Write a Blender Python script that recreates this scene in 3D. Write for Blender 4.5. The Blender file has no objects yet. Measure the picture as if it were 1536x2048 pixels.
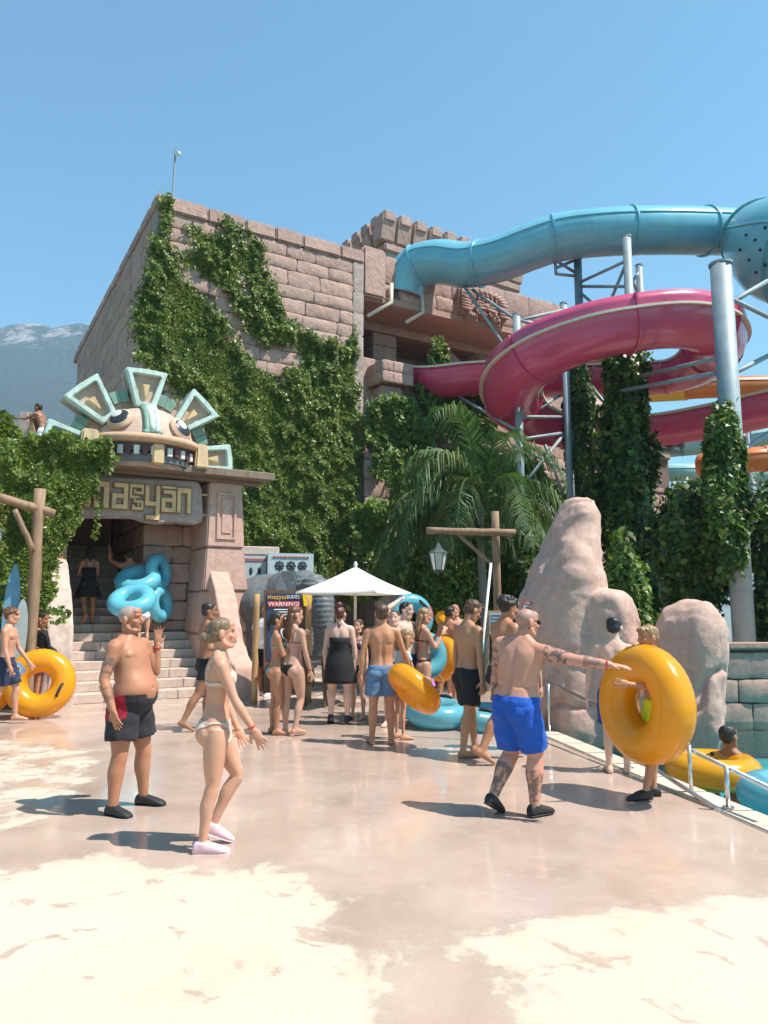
import bpy, bmesh, math, random
import numpy as np
from mathutils import Vector, Matrix, Quaternion
R = math.radians
SC = bpy.context.scene
COL = SC.collection
random.seed(7)
RNG = np.random.default_rng(7)

# ---------------------------------------------------------------- camera
FPX, PITCH, CAMH = 1480.0, R(7.54), 1.65
cam_d = bpy.data.cameras.new('camera')
cam_d.sensor_fit = 'HORIZONTAL'; cam_d.sensor_width = 36.0
cam_d.lens = 36.0 * FPX / 1536.0
cam_d.clip_start = 0.05; cam_d.clip_end = 20000
cam = bpy.data.objects.new('camera', cam_d); COL.objects.link(cam)
cam.location = (0, 0, CAMH); cam.rotation_euler = (R(90) + PITCH, 0, 0)
SC.camera = cam
# ---------------------------------------------------------------- sky and sun
SUN_EL, SUN_AZ = R(59), math.atan2(0.955, -0.297)          # azimuth from +Y towards +X
SDIR = Vector((math.sin(SUN_AZ) * math.cos(SUN_EL), math.cos(SUN_AZ) * math.cos(SUN_EL), math.sin(SUN_EL)))
w = bpy.data.worlds.new('World'); SC.world = w; w.use_nodes = True
nt = w.node_tree; nt.nodes.clear()
sky = nt.nodes.new('ShaderNodeTexSky'); sky.sky_type = 'NISHITA'; sky.sun_disc = False
sky.sun_elevation = SUN_EL; sky.sun_rotation = SUN_AZ
sky.altitude = 0; sky.air_density = 1.0; sky.dust_density = 0.6; sky.ozone_density = 1.6
bg = nt.nodes.new('ShaderNodeBackground'); bg.inputs[1].default_value = 0.102
wo = nt.nodes.new('ShaderNodeOutputWorld')
tint = nt.nodes.new('ShaderNodeMix'); tint.data_type = 'RGBA'; tint.blend_type = 'MULTIPLY'; tint.inputs[0].default_value = 1.0
tint.inputs[7].default_value = (0.55, 1.02, 1.0, 1)          # clear, slightly greenish summer blue all over
nt.links.new(sky.outputs[0], tint.inputs[6]); nt.links.new(tint.outputs[2], bg.inputs[0]); nt.links.new(bg.outputs[0], wo.inputs[0])
sd = bpy.data.lights.new('sun', 'SUN'); sd.energy = 4.2; sd.angle = R(0.53); sd.color = (1.0, 0.93, 0.84)
sun = bpy.data.objects.new('sun', sd); COL.objects.link(sun)
sun.rotation_euler = SDIR.to_track_quat('Z', 'Y').to_euler(); sun.location = (30, -10, 60)
vs = SC.view_settings; vs.view_transform = 'Standard'; vs.look = 'None'; vs.gamma = 1.0
vs.exposure = 0.96; vs.use_curve_mapping = False
SC.render.engine = 'CYCLES'
SC.cycles.use_denoising = True
SC.cycles.max_bounces = 7; SC.cycles.diffuse_bounces = 4; SC.cycles.glossy_bounces = 3
SC.cycles.transmission_bounces = 4; SC.cycles.transparent_max_bounces = 6; SC.cycles.volume_bounces = 1
SC.cycles.caustics_reflective = False; SC.cycles.caustics_refractive = False

# ---------------------------------------------------------------- measuring helpers
CT, ST = math.cos(PITCH), math.sin(PITCH)
CAM = np.array([0, 0, CAMH])
def ray(x, y):
    cx = (x - 768) / FPX; cy = (1024 - y) / FPX
    return np.array([cx, CT - cy * ST, ST + cy * CT])
def P(x, y, Y):                                   # point seen at x,y at world depth Y
    d = ray(x, y); return CAM + d * (Y / d[1])
def G(x, y, z=0.0):                               # point seen at x,y on the level z
    d = ray(x, y); return CAM + d * ((z - CAMH) / d[2])
class Frame:                                      # a level frame turned about z
    def __init__(s, o, ang=30.5):
        s.ang = R(ang); s.o = np.array([o[0], o[1], 0.0])
        s.u = np.array([math.cos(s.ang), math.sin(s.ang), 0]); s.v = np.array([-math.sin(s.ang), math.cos(s.ang), 0])
    def L(s, a, b, z): return s.o + s.u * a + s.v * b + np.array([0, 0, z])
    def pb(s, x, y, b):
        d = ray(x, y); t = ((s.o - CAM) @ s.v + b) / (d @ s.v); p = CAM + d * t
        return float((p - s.o) @ s.u), float(p[2])
    def pa(s, x, y, a):
        d = ray(x, y); t = ((s.o - CAM) @ s.u + a) / (d @ s.u); p = CAM + d * t
        return float((p - s.o) @ s.v), float(p[2])
T = Frame((-7.2, 22.0)); EF = Frame((-5.5, 13.3))

# ---------------------------------------------------------------- noise
def _hash(ix, iy, iz, s):
    n = (ix * 374761393 + iy * 668265263 + iz * 2147483647 + s * 974711) & 0xffffffff
    n = ((n ^ (n >> 13)) * 1274126177) & 0xffffffff
    return ((n ^ (n >> 16)) & 0xffff) / 65535.0
def vnoise(p, s=0):
    p = np.asarray(p, float); i = np.floor(p).astype(np.int64); f = p - i; f = f * f * (3 - 2 * f)
    o = 0
    for dx in (0, 1):
        for dy in (0, 1):
            for dz in (0, 1):
                wgt = (f[..., 0] if dx else 1 - f[..., 0]) * (f[..., 1] if dy else 1 - f[..., 1]) * (f[..., 2] if dz else 1 - f[..., 2])
                o = o + wgt * _hash(i[..., 0] + dx, i[..., 1] + dy, i[..., 2] + dz, s)
    return o * 2 - 1
def fbm(p, oct=4, s=0):
    p = np.asarray(p, float); o = 0; a = 0.5
    for k in range(oct):
        o = o + a * vnoise(p * 2 ** k + 17.3 * k, s + k); a *= 0.5
    return o
def inside(px, py, poly):
    poly = np.asarray(poly, float); r = np.zeros(np.shape(px), bool); n = len(poly)
    for i in range(n):
        x0, y0 = poly[i]; x1, y1 = poly[(i + 1) % n]
        c = ((y0 > py) != (y1 > py)); xi = (x1 - x0) * (py - y0) / (y1 - y0 + 1e-12) + x0
        r ^= c & (px < xi)
    return r
def sdist(px, py, poly):                           # signed distance, positive inside
    poly = np.asarray(poly, float); d = np.full(np.shape(px), 1e9)
    for i in range(len(poly)):
        a = poly[i]; b = poly[(i + 1) % len(poly)]; ab = b - a
        t = np.clip(((px - a[0]) * ab[0] + (py - a[1]) * ab[1]) / (ab @ ab + 1e-12), 0, 1)
        d = np.minimum(d, np.hypot(px - a[0] - t * ab[0], py - a[1] - t * ab[1]))
    return np.where(inside(px, py, poly), d, -d)

# ---------------------------------------------------------------- materials
class NT:
    def __init__(s, name):
        s.m = bpy.data.materials.new(name); s.m.use_nodes = True; s.t = s.m.node_tree
        s.b = s.t.nodes['Principled BSDF']; s.out = s.t.nodes['Material Output']; s._pos = None
    def n(s, typ, **kw):
        nd = s.t.nodes.new(typ)
        for k, v in kw.items():
            if k.startswith('i_'): nd.inputs[int(k[2:]) if k[2:].isdigit() else k[2:]].default_value = v
            else: setattr(nd, k, v)
        return nd
    def l(s, a, b): s.t.links.new(a, b)
    def pos(s):
        if s._pos is None: s._pos = s.n('ShaderNodeNewGeometry').outputs['Position']
        return s._pos
    def noise(s, scale, detail=4, rough=0.55, vec=None, dist=0.0):
        nd = s.n('ShaderNodeTexNoise'); nd.inputs['Scale'].default_value = scale
        nd.inputs['Detail'].default_value = detail; nd.inputs['Roughness'].default_value = rough
        nd.inputs['Distortion'].default_value = dist
        s.l(vec if vec is not None else s.pos(), nd.inputs['Vector']); return nd.outputs['Fac']
    def ramp(s, fac, stops):
        nd = s.n('ShaderNodeValToRGB'); e = nd.color_ramp.elements
        while len(e) < len(stops): e.new(0.5)
        for el, (p, c) in zip(e, stops):
            el.position = p; el.color = (c[0], c[1], c[2], 1) if isinstance(c, (tuple, list)) else (c, c, c, 1)
        s.l(fac, nd.inputs[0]); return nd.outputs[0]
    def mix(s, fac, a, b, mode='MIX'):
        nd = s.n('ShaderNodeMix', data_type='RGBA', blend_type=mode)
        for i, x in ((0, fac), (6, a), (7, b)):
            if isinstance(x, (int, float)): nd.inputs[i].default_value = x
            elif isinstance(x, (tuple, list)): nd.inputs[i].default_value = (*x[:3], 1)
            else: s.l(x, nd.inputs[i])
        return nd.outputs[2]
    def math(s, op, a, b=0.0, c=0.0, clamp=False):
        nd = s.n('ShaderNodeMath', operation=op, use_clamp=clamp)
        for i, x in enumerate((a, b, c)):
            if isinstance(x, (int, float)): nd.inputs[i].default_value = x
            else: s.l(x, nd.inputs[i])
        return nd.outputs[0]
    def bump(s, h, strength=0.5, dist=0.02, nrm=None):
        nd = s.n('ShaderNodeBump'); nd.inputs['Strength'].default_value = strength; nd.inputs['Distance'].default_value = dist
        s.l(h, nd.inputs['Height'])
        if nrm is not None: s.l(nrm, nd.inputs['Normal'])
        return nd.outputs[0]
    def set(s, **kw):
        for k, v in kw.items():
            k = {'col': 'Base Color', 'rough': 'Roughness', 'metal': 'Metallic', 'nrm': 'Normal', 'coat': 'Coat Weight',
                 'spec': 'Specular IOR Level', 'sss': 'Subsurface Weight', 'alpha': 'Alpha', 'trans': 'Transmission Weight', 'sheen': 'Sheen Weight'}.get(k, k)
            i = s.b.inputs[k]
            if isinstance(v, (int, float)): i.default_value = v
            elif isinstance(v, (tuple, list)): i.default_value = (*v[:3], 1)
            else: s.l(v, i)
        return s
def sh(c, k): return tuple(min(1, x * k) for x in c)
M = {}
def simple(name, col, rough=0.5, metal=0.0, var=0.12, nscale=6.0, bump=0.0, bscale=40.0, bdist=0.01, **kw):
    t = NT(name); f = t.noise(nscale, 5, 0.6)
    t.set(col=t.ramp(f, [(0.3, sh(col, 1 - var)), (0.7, sh(col, 1 + var))]), rough=rough, metal=metal, **kw)
    if rough > 0.05: t.set(rough=t.math('ADD', t.math('MULTIPLY', f, 0.18), rough - 0.09))
    if bump: t.set(nrm=t.bump(t.noise(bscale, 4, 0.6), bump, bdist))
    M[name] = t.m; return t.m
def stone(name, c1, c2, stain, bump=0.9, scale=1.0, rnd=0.45, streak=0.5):
    t = NT(name)
    big = t.noise(0.9 * scale, 4, 0.6); mid = t.noise(5 * scale, 6, 0.65); fine = t.noise(26 * scale, 5, 0.7)
    c = t.ramp(mid, [(0.32, c1), (0.68, c2)])
    oi = t.n('ShaderNodeObjectInfo').outputs['Random']
    c = t.mix(t.math('MULTIPLY', oi, rnd), c, sh(c1, 0.62))
    c = t.mix(t.ramp(big, [(0.45, 0.0), (0.75, streak)]), c, stain)
    c = t.mix(t.ramp(fine, [(0.28, 0.45), (0.45, 0.0)]), c, sh(c1, 0.42))
    mp = t.n('ShaderNodeMapping'); mp.inputs['Scale'].default_value = (2.4 * scale, 2.4 * scale, 0.32 * scale); t.l(t.pos(), mp.inputs[0])
    c = t.mix(t.ramp(t.noise(1.0, 6, 0.7, mp.outputs[0], 0.3), [(0.52, 0.0), (0.78, 0.5)]), c, sh(c1, 0.5))          # rain streaks
    c = t.mix(t.ramp(t.noise(3.1 * scale, 5, 0.7), [(0.58, 0.0), (0.72, 0.45)]), c, tuple(min(1, 0.6 * x + 0.30) for x in c2))     # bleached patches
    h = t.math('ADD', t.math('MULTIPLY', mid, 1.0), t.math('MULTIPLY', fine, 0.35))
    t.set(col=c, rough=0.88, spec=0.25, nrm=t.bump(h, bump, 0.05 / scale))
    M[name] = t.m; return t.m
stone('stone', (0.45, 0.285, 0.235), (0.60, 0.405, 0.34), (0.40, 0.30, 0.255), streak=.6)
stone('stone_grey', (0.40, 0.31, 0.275), (0.54, 0.44, 0.40), (0.34, 0.285, 0.255))
stone('rock', (0.49, 0.30, 0.24), (0.61, 0.405, 0.335), (0.47, 0.33, 0.27), bump=0.45, scale=1.6, rnd=0.0)
stone('stone_pale', (0.50, 0.38, 0.33), (0.60, 0.48, 0.42), (0.46, 0.36, 0.31), bump=0.5, scale=1.5, rnd=0.1)
stone('step_stone', (0.50, 0.385, 0.32), (0.60, 0.48, 0.41), (0.46, 0.37, 0.32), bump=0.3, scale=2.0, rnd=0.2)
stone('mortar', (0.16, 0.115, 0.095), (0.24, 0.17, 0.14), (0.14, 0.11, 0.09), bump=0.6)
stone('relief', (0.42, 0.255, 0.20), (0.54, 0.345, 0.275), (0.44, 0.30, 0.24), bump=0.35, scale=2.5)
simple('interior', (0.045, 0.035, 0.03), 0.9)
simple('galv', (0.26, 0.315, 0.345), 0.6, 0.15, 0.16, 3.0)
simple('galv_dark', (0.20, 0.23, 0.24), 0.5, 0.3, 0.2, 3.0)
simple('black_rubber', (0.02, 0.02, 0.021), 0.55, bump=0.2)
simple('white_paint', (0.78, 0.77, 0.74), 0.45, var=0.04)
simple('cream_rim', (0.66, 0.58, 0.47), 0.4, var=0.08)
def plastic(name, col, rough=0.22, var=0.06):
    t = NT(name); f = t.noise(1.6, 4, 0.6); g = t.noise(30, 3, 0.6); s2 = t.noise(0.5, 3, 0.5)
    c = t.ramp(f, [(0.3, sh(col, 1 - var)), (0.7, sh(col, 1 + var))])
    c = t.mix(t.ramp(s2, [(0.5, 0.0), (0.8, 0.22)]), c, tuple(0.75 * x + 0.1 for x in col))
    mp = t.n('ShaderNodeMapping'); mp.inputs['Scale'].default_value = (3.5, 3.5, 0.5); t.l(t.pos(), mp.inputs[0])
    c = t.mix(t.ramp(t.noise(1.0, 6, 0.7, mp.outputs[0], 0.4), [(0.50, 0.0), (0.75, 0.34)]), c, tuple(0.45 * x + 0.05 for x in col))      # water and dirt runs
    t.set(col=c, rough=t.math('ADD', t.math('MULTIPLY', g, 0.16), rough - 0.06), coat=0.25, nrm=t.bump(t.noise(2.2, 3, 0.5), 0.12, 0.05))
    M[name] = t.m
plastic('slide_blue', (0.165, 0.45, 0.56)); plastic('slide_teal', (0.16, 0.42, 0.47))
plastic('slide_magenta', (0.57, 0.072, 0.165)); plastic('slide_orange', (0.62, 0.165, 0.025)); plastic('slide_yellow', (0.70, 0.42, 0.02))
plastic('slide_mint', (0.36, 0.56, 0.54)); plastic('pool_teal', (0.06, 0.42, 0.48), 0.18)
def vinyl(name, col):
    t = NT(name); f = t.noise(4, 3, 0.5)
    t.set(col=t.ramp(f, [(0.3, sh(col, 0.95)), (0.7, sh(col, 1.05))]), rough=0.24, spec=0.5, coat=0.3, nrm=t.bump(t.noise(9, 3, 0.5), 0.08, 0.02))
    tr = t.n('ShaderNodeBsdfTranslucent'); tr.inputs[0].default_value = (*sh(col, 1.1), 1); mx = t.n('ShaderNodeMixShader'); mx.inputs[0].default_value = 0.34; t.l(t.b.outputs[0], mx.inputs[1]); t.l(tr.outputs[0], mx.inputs[2]); t.l(mx.outputs[0], t.out.inputs['Surface'])
    M[name] = t.m
vinyl('vinyl_yellow', (0.84, 0.40, 0.010)); vinyl('vinyl_blue', (0.18, 0.60, 0.74)); vinyl('vinyl_aqua', (0.16, 0.50, 0.60)); vinyl('vinyl_red', (0.7, 0.05, 0.05))
def wood(name, c1, c2, scale=1.0):
    t = NT(name); mp = t.n('ShaderNodeMapping'); mp.inputs['Scale'].default_value = (14 * scale, 14 * scale, 1.6 * scale)
    t.l(t.pos(), mp.inputs[0]); f = t.noise(1.0, 6, 0.65, mp.outputs[0], 0.6); b = t.noise(3, 3, 0.5)
    c = t.ramp(f, [(0.3, c1), (0.7, c2)]); c = t.mix(t.ramp(b, [(0.4, 0), (0.75, 0.4)]), c, sh(c1, 0.7))
    t.set(col=c, rough=0.8, nrm=t.bump(f, 0.5, 0.012)); M[name] = t.m
wood('log_wood', (0.19, 0.115, 0.065), (0.36, 0.235, 0.15)); wood('beam_wood', (0.16, 0.115, 0.08), (0.27, 0.205, 0.15)); wood('dark_wood', (0.10, 0.055, 0.028), (0.19, 0.11, 0.06))
wood('orange_wood', (0.34, 0.19, 0.08), (0.50, 0.30, 0.13))

# ---------------------------------------------------------------- object helpers
def tag(o, label=None, cat=None, group=None, kind=None):
    if label: o['label'] = label
    if cat: o['category'] = cat
    if group: o['group'] = group
    if kind: o['kind'] = kind
    return o
def empty(name, loc, label=None, cat=None, group=None):
    o = bpy.data.objects.new(name, None); COL.objects.link(o); o.location = Vector(loc); o.empty_display_size = 0.2
    return tag(o, label, cat, group)
def link(name, me, mat=None, parent=None):
    o = bpy.data.objects.new(name, me); COL.objects.link(o)
    if mat is not None and not me.materials: me.materials.append(M[mat] if isinstance(mat, str) else mat)
    if parent is not None:                          # geometry is in world coordinates: undo the chain of parents
        o.parent = parent
        off = Vector((0, 0, 0)); q = parent
        while q is not None: off += q.location; q = q.parent
        o.matrix_parent_inverse = Matrix.Translation(-off) if parent.type == 'EMPTY' else Matrix.Identity(4)
    return o
def mesh(name, verts, faces, smooth=False):
    me = bpy.data.meshes.new(name); me.from_pydata([tuple(map(float, v)) for v in verts], [], faces); me.update()
    if smooth: me.polygons.foreach_set('use_smooth', [True] * len(me.polygons))
    return me
def obj(name, verts, faces, mat, parent=None, smooth=False): return link(name, mesh(name, verts, faces, smooth), mat, parent)
class MB:                                           # collects shapes for ONE mesh
    def __init__(s): s.v = []; s.f = []
    def add(s, v, f):
        k = len(s.v); s.v += [tuple(map(float, x)) for x in v]; s.f += [tuple(i + k for i in q) for q in f]; return s
    def box8(s, p):                                 # 4 bottom corners ccw then 4 top
        return s.add(p, [(3, 2, 1, 0), (4, 5, 6, 7), (0, 1, 5, 4), (1, 2, 6, 5), (2, 3, 7, 6), (3, 0, 4, 7)])
    def fbox(s, fr, a0, a1, b0, b1, z0, z1, ta=0, tb=0):   # box in a frame; ta/tb taper the top
        return s.box8([fr.L(a0, b0, z0), fr.L(a1, b0, z0), fr.L(a1, b1, z0), fr.L(a0, b1, z0),
                       fr.L(a0 + ta, b0 + tb, z1), fr.L(a1 - ta, b0 + tb, z1), fr.L(a1 - ta, b1 - tb, z1), fr.L(a0 + ta, b1 - tb, z1)])
    def tube(s, pts, r, n=8, caps=True, r2=None):
        pts = [np.asarray(p, float) for p in pts]; rings = []; m = len(pts)
        t0 = pts[1] - pts[0]; up = np.array([0, 0, 1.0]) if abs(t0[2]) < 0.9 * np.linalg.norm(t0) else np.array([1.0, 0, 0])
        for i, p in enumerate(pts):
            t = pts[min(i + 1, m - 1)] - pts[max(i - 1, 0)]; t = t / (np.linalg.norm(t) + 1e-9)
            x = np.cross(t, up); x /= np.linalg.norm(x) + 1e-9; y = np.cross(x, t); up = y
            rr = r[i] if hasattr(r, '__len__') else (r if r2 is None else r + (r2 - r) * i / (m - 1))
            rings.append([p + rr * (math.cos(2 * math.pi * k / n) * x + math.sin(2 * math.pi * k / n) * y) for k in range(n)])
        v = [q for rg in rings for q in rg]
        f = [(i * n + k, i * n + (k + 1) % n, (i + 1) * n + (k + 1) % n, (i + 1) * n + k) for i in range(m - 1) for k in range(n)]
        if caps: f += [tuple(range(n - 1, -1, -1)), tuple((m - 1) * n + k for k in range(n))]
        return s.add(v, f)
    def ell(s, c, rad, ax=None, nu=16, nv=10):      # ellipsoid; ax = 3 axis rows
        c = np.asarray(c, float); ax = np.eye(3) if ax is None else np.asarray(ax); v = []; f = []
        v.append(c + ax[2] * rad[2])
        for j in range(1, nv):
            ph = math.pi * j / nv
            for i in range(nu):
                th = 2 * math.pi * i / nu
                v.append(c + ax[0] * rad[0] * math.sin(ph) * math.cos(th) + ax[1] * rad[1] * math.sin(ph) * math.sin(th) + ax[2] * rad[2] * math.cos(ph))
        v.append(c - ax[2] * rad[2]); e = len(v) - 1
        f += [(0, 1 + i, 1 + (i + 1) % nu) for i in range(nu)]
        for j in range(nv - 2):
            f += [(1 + j * nu + i, 1 + (j + 1) * nu + i, 1 + (j + 1) * nu + (i + 1) % nu, 1 + j * nu + (i + 1) % nu) for i in range(nu)]
        f += [(e, 1 + (nv - 2) * nu + (i + 1) % nu, 1 + (nv - 2) * nu + i) for i in range(nu)]
        return s.add(v, f)
    def prism(s, front, back):                      # two equal polygons
        n = len(front); return s.add(list(front) + list(back), [tuple(range(n)), tuple(range(2 * n - 1, n - 1, -1))] + [(i, i + n, (i + 1) % n + n, (i + 1) % n) for i in range(n)])
    def build(s, name, mat, parent=None, smooth=False, bevel=0.0, seg=1, auto=False):
        me = mesh(name, s.v, s.f, smooth)
        if bevel or auto:
            bm = bmesh.new(); bm.from_mesh(me); bmesh.ops.recalc_face_normals(bm, faces=bm.faces)
            if bevel: bmesh.ops.bevel(bm, geom=bm.edges[:], offset=bevel, segments=seg, affect='EDGES', clamp_overlap=True)
            bm.to_mesh(me); bm.free()
        return link(name, me, mat, parent)
def fix_normals(me):
    bm = bmesh.new(); bm.from_mesh(me); bmesh.ops.recalc_face_normals(bm, faces=bm.faces); bm.to_mesh(me); bm.free()
def remesh(mb, voxel, smooth_it=4, factor=0.5, name='m'):
    """union of overlapping closed shapes as one continuous surface"""
    me = mesh(name, mb.v, mb.f); fix_normals(me)
    o = bpy.data.objects.new(name + '_tmp', me); COL.objects.link(o)
    md = o.modifiers.new('r', 'REMESH'); md.mode = 'VOXEL'; md.voxel_size = voxel; md.adaptivity = 0
    if smooth_it:
        m2 = o.modifiers.new('s', 'SMOOTH'); m2.iterations = smooth_it; m2.factor = factor
    dg = bpy.context.evaluated_depsgraph_get(); out = bpy.data.meshes.new_from_object(o.evaluated_get(dg)); out.name = name
    bpy.data.objects.remove(o); bpy.data.meshes.remove(me)
    out.materials.clear()
    out.polygons.foreach_set('use_smooth', [True] * len(out.polygons)); return out
def vco(me):
    a = np.empty(len(me.vertices) * 3); me.vertices.foreach_get('co', a); return a.reshape(-1, 3)
def vno(me):
    a = np.empty(len(me.vertices) * 3); me.vertices.foreach_get('normal', a); return a.reshape(-1, 3)
def setco(me, a): me.vertices.foreach_set('co', np.ascontiguousarray(a, dtype=np.float32).ravel()); me.update()
def catmull(pts, n=8):
    pts = [np.asarray(p, float) for p in pts]; q = [2 * pts[0] - pts[1]] + pts + [2 * pts[-1] - pts[-2]]; o = []
    for i in range(1, len(q) - 2):
        for k in range(n):
            t = k / n; a, b, c, d = q[i - 1:i + 3]
            o.append(0.5 * (2 * b + (c - a) * t + (2 * a - 5 * b + 4 * c - d) * t * t + (3 * b - a - 3 * c + d) * t ** 3))
    o.append(pts[-1]); return o
# ================================================================ SETTING
def curb_x(Y): return 2.2 + (10.35 - Y) * 0.177
def gp(pts): return [G(x, y)[:2] for x, y in pts]
DRY_A = gp([(-500, 1745), (0, 1738), (110, 1706), (200, 1700), (330, 1722), (400, 1735), (560, 1715), (610, 1745), (640, 1775), (700, 1800), (688, 1850), (730, 1868), (800, 1880), (772, 1960), (800, 2060), (800, 2300), (-600, 2300)])
DRY_B = gp([(890, 1860), (1000, 1848), (1150, 1822), (1300, 1803), (1450, 1783), (1600, 1770), (2000, 1760), (2000, 2300), (1080, 2300), (1000, 2040), (960, 1960), (910, 1910)])
DRY_C = gp([(-500, 1480), (60, 1478), (210, 1500), (215, 1560), (150, 1600), (60, 1650), (-100, 1690), (-500, 1700)])
DRY_D = gp([(60, 1418), (400, 1412), (560, 1400), (900, 1395), (1000, 1350), (1000, 1330), (0, 1340)])
def build_ground():
    xs = np.linspace(-16, 16, 216); ys = np.concatenate([np.arange(0.6, 10.9, 0.14), [10.9], np.arange(11.1, 26.2, 0.28)])
    X, Y = np.meshgrid(xs, ys); n = len(xs); v = np.stack([X.ravel(), Y.ravel(), 0.006 * fbm(np.stack([X.ravel() * 0.7, Y.ravel() * 0.7, 0 * X.ravel()], 1), 3)], 1)
    me = bpy.data.meshes.new('plaza_floor')
    f = [(j * n + i, j * n + i + 1, (j + 1) * n + i + 1, (j + 1) * n + i) for j in range(len(ys) - 1) for i in range(n - 1)]
    me.from_pydata(v.tolist(), [], f)
    bm = bmesh.new(); bm.from_mesh(me)
    fs = [q for q in bm.faces if q.calc_center_median().y < 10.9]
    geom = list({e for q in fs for e in q.edges}) + list({e for q in fs for e in q.verts}) + fs
    bmesh.ops.bisect_plane(bm, geom=geom, plane_co=(2.2, 10.35, 0), plane_no=(1, 0.177, 0), clear_outer=True)
    bmesh.ops.delete(bm, geom=[q for q in bm.faces if q.calc_center_median().x > 3.2 and q.calc_center_median().y < 12.8 and q.calc_center_median().y > 10.9], context='FACES')
    bm.to_mesh(me); bm.free()
    c = vco(me); d = np.maximum.reduce([sdist(c[:, 0], c[:, 1], DRY_A), sdist(c[:, 0], c[:, 1], DRY_B),
                                        np.clip(sdist(c[:, 0], c[:, 1], DRY_C), -9, 0.16) - 0.05, np.clip(sdist(c[:, 0], c[:, 1], DRY_D), -9, 0.06) - 0.03])
    at = me.attributes.new('dry', 'FLOAT', 'POINT'); at.data.foreach_set('value', np.clip(d, -1.2, 1.2).astype(np.float32))
    t = NT('plaza_concrete')
    a = t.n('ShaderNodeAttribute', attribute_name='dry').outputs['Fac']
    mp = t.n('ShaderNodeMapping'); mp.inputs['Scale'].default_value = (1.0, 1.0, 0.0); t.l(t.pos(), mp.inputs[0]); pv = mp.outputs[0]
    n1 = t.noise(2.1, 7, 0.62, pv, 0.5); n2 = t.noise(7.0, 5, 0.6, pv); n3 = t.noise(60, 4, 0.7, pv); n4 = t.noise(0.6, 4, 0.5, pv)
    nn = t.math('ADD', t.math('MULTIPLY', t.math('SUBTRACT', n1, 0.5), 0.85), t.math('MULTIPLY', t.math('SUBTRACT', n2, 0.5), 0.35))
    s = t.math('SUBTRACT', t.math('ADD', a, nn), 0.09)
    dry = t.ramp(t.math('ADD', s, 0.5, clamp=True), [(0.415, 0.0), (0.49, 0.35), (0.54, 0.80), (0.63, 1.0)])
    # spots left wet inside the dry slabs
    sp = t.noise(3.3, 5, 0.6, pv, 0.9); spots = t.ramp(t.math('SUBTRACT', sp, t.math('MULTIPLY', a, 0.05)), [(0.565, 0.0), (0.615, 0.9)])
    dry2 = t.math('MULTIPLY', dry, t.math('SUBTRACT', 1.0, spots), clamp=True)
    wetc = t.ramp(t.noise(1.3, 6, 0.6, pv, 0.4), [(0.3, (0.38, 0.275, 0.222)), (0.5, (0.455, 0.335, 0.272)), (0.72, (0.53, 0.40, 0.33))])
    wetc = t.mix(t.ramp(t.noise(4.5, 5, 0.6, pv, 0.8), [(0.56, 0.0), (0.66, 0.35)]), wetc, (0.52, 0.43, 0.35))
    dryc = t.ramp(n4, [(0.3, (0.465, 0.405, 0.315)), (0.7, (0.525, 0.46, 0.365))])
    dryc = t.mix(t.ramp(n3, [(0.3, 0.25), (0.5, 0.0)]), dryc, (0.5, 0.42, 0.34))
    edge = t.ramp(t.math('ADD', s, 0.5, clamp=True), [(0.40, 0.0), (0.485, 0.4), (0.50, 0.0)])
    wetc = t.mix(edge, wetc, (0.30, 0.25, 0.20))
    col = t.mix(dry2, wetc, dryc); col = t.mix(t.ramp(n3, [(0.28, 0.30), (0.46, 0.0)]), col, (0.24, 0.175, 0.135)); col = t.mix(t.ramp(t.noise(160, 2, 0.5, pv), [(0.60, 0.0), (0.72, 0.22)]), col, (0.62, 0.54, 0.46)); col = t.mix(t.ramp(t.noise(1.1, 5, 0.65, pv, 1.2), [(0.60, 0.0), (0.70, 0.16)]), col, (0.25, 0.20, 0.165))
    film = t.ramp(t.noise(0.75, 4, 0.6, pv, 0.3), [(0.38, 0.035), (0.64, 0.26)])     # standing water lies unevenly
    rough = t.mix(dry2, film, (0.85, 0.85, 0.85))
    t.set(col=col, rough=rough, spec=t.mix(dry2, (0.5, 0.5, 0.5), (0.2, 0.2, 0.2)))
    hb = t.math('ADD', t.math('MULTIPLY', n2, 0.6), t.math('MULTIPLY', n3, 0.25))
    hb = t.math('MULTIPLY', hb, t.math('ADD', t.math('MULTIPLY', dry2, 0.8), 0.2))
    t.set(nrm=t.bump(hb, 0.35, 0.008))
    o = link('plaza_floor', me, t.m); me.polygons.foreach_set('use_smooth', [True] * len(me.polygons))
    tag(o, 'pinkish concrete plaza floor, wet and shiny with pale dried slabs', kind='structure')
    # pool coping
    stone('coping_stone', (0.56, 0.47, 0.38), (0.66, 0.57, 0.47), (0.5, 0.42, 0.34), bump=0.25, scale=2.5)
    Ys = list(np.arange(2.0, 10.7, 0.62))
    for y0, y1 in zip(Ys[:-1], Ys[1:]):
        y1 -= 0.008; x0, x1 = curb_x(y0), curb_x(y1)
        MB().box8([(x0 - 0.16, y0, -0.3), (x0 + 0.14, y0, -0.3), (x1 + 0.14, y1, -0.3), (x1 - 0.16, y1, -0.3),
                   (x0 - 0.16, y0, 0.022), (x0 + 0.14, y0, 0.022), (x1 + 0.14, y1, 0.022), (x1 - 0.16, y1, 0.022)]).build('coping_slab', 'coping_stone', o, bevel=0.014, seg=2)
    # pool: floor, side walls, water
    simple('pool_floor_paint', (0.12, 0.50, 0.58), 0.5)
    pv_ = [(curb_x(0) + 0.05, 0, -0.75), (14, 0, -0.75), (14, 15, -0.75), (curb_x(10.8) + 0.05, 10.8, -0.75), (1.9, 15, -0.75)]
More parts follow.
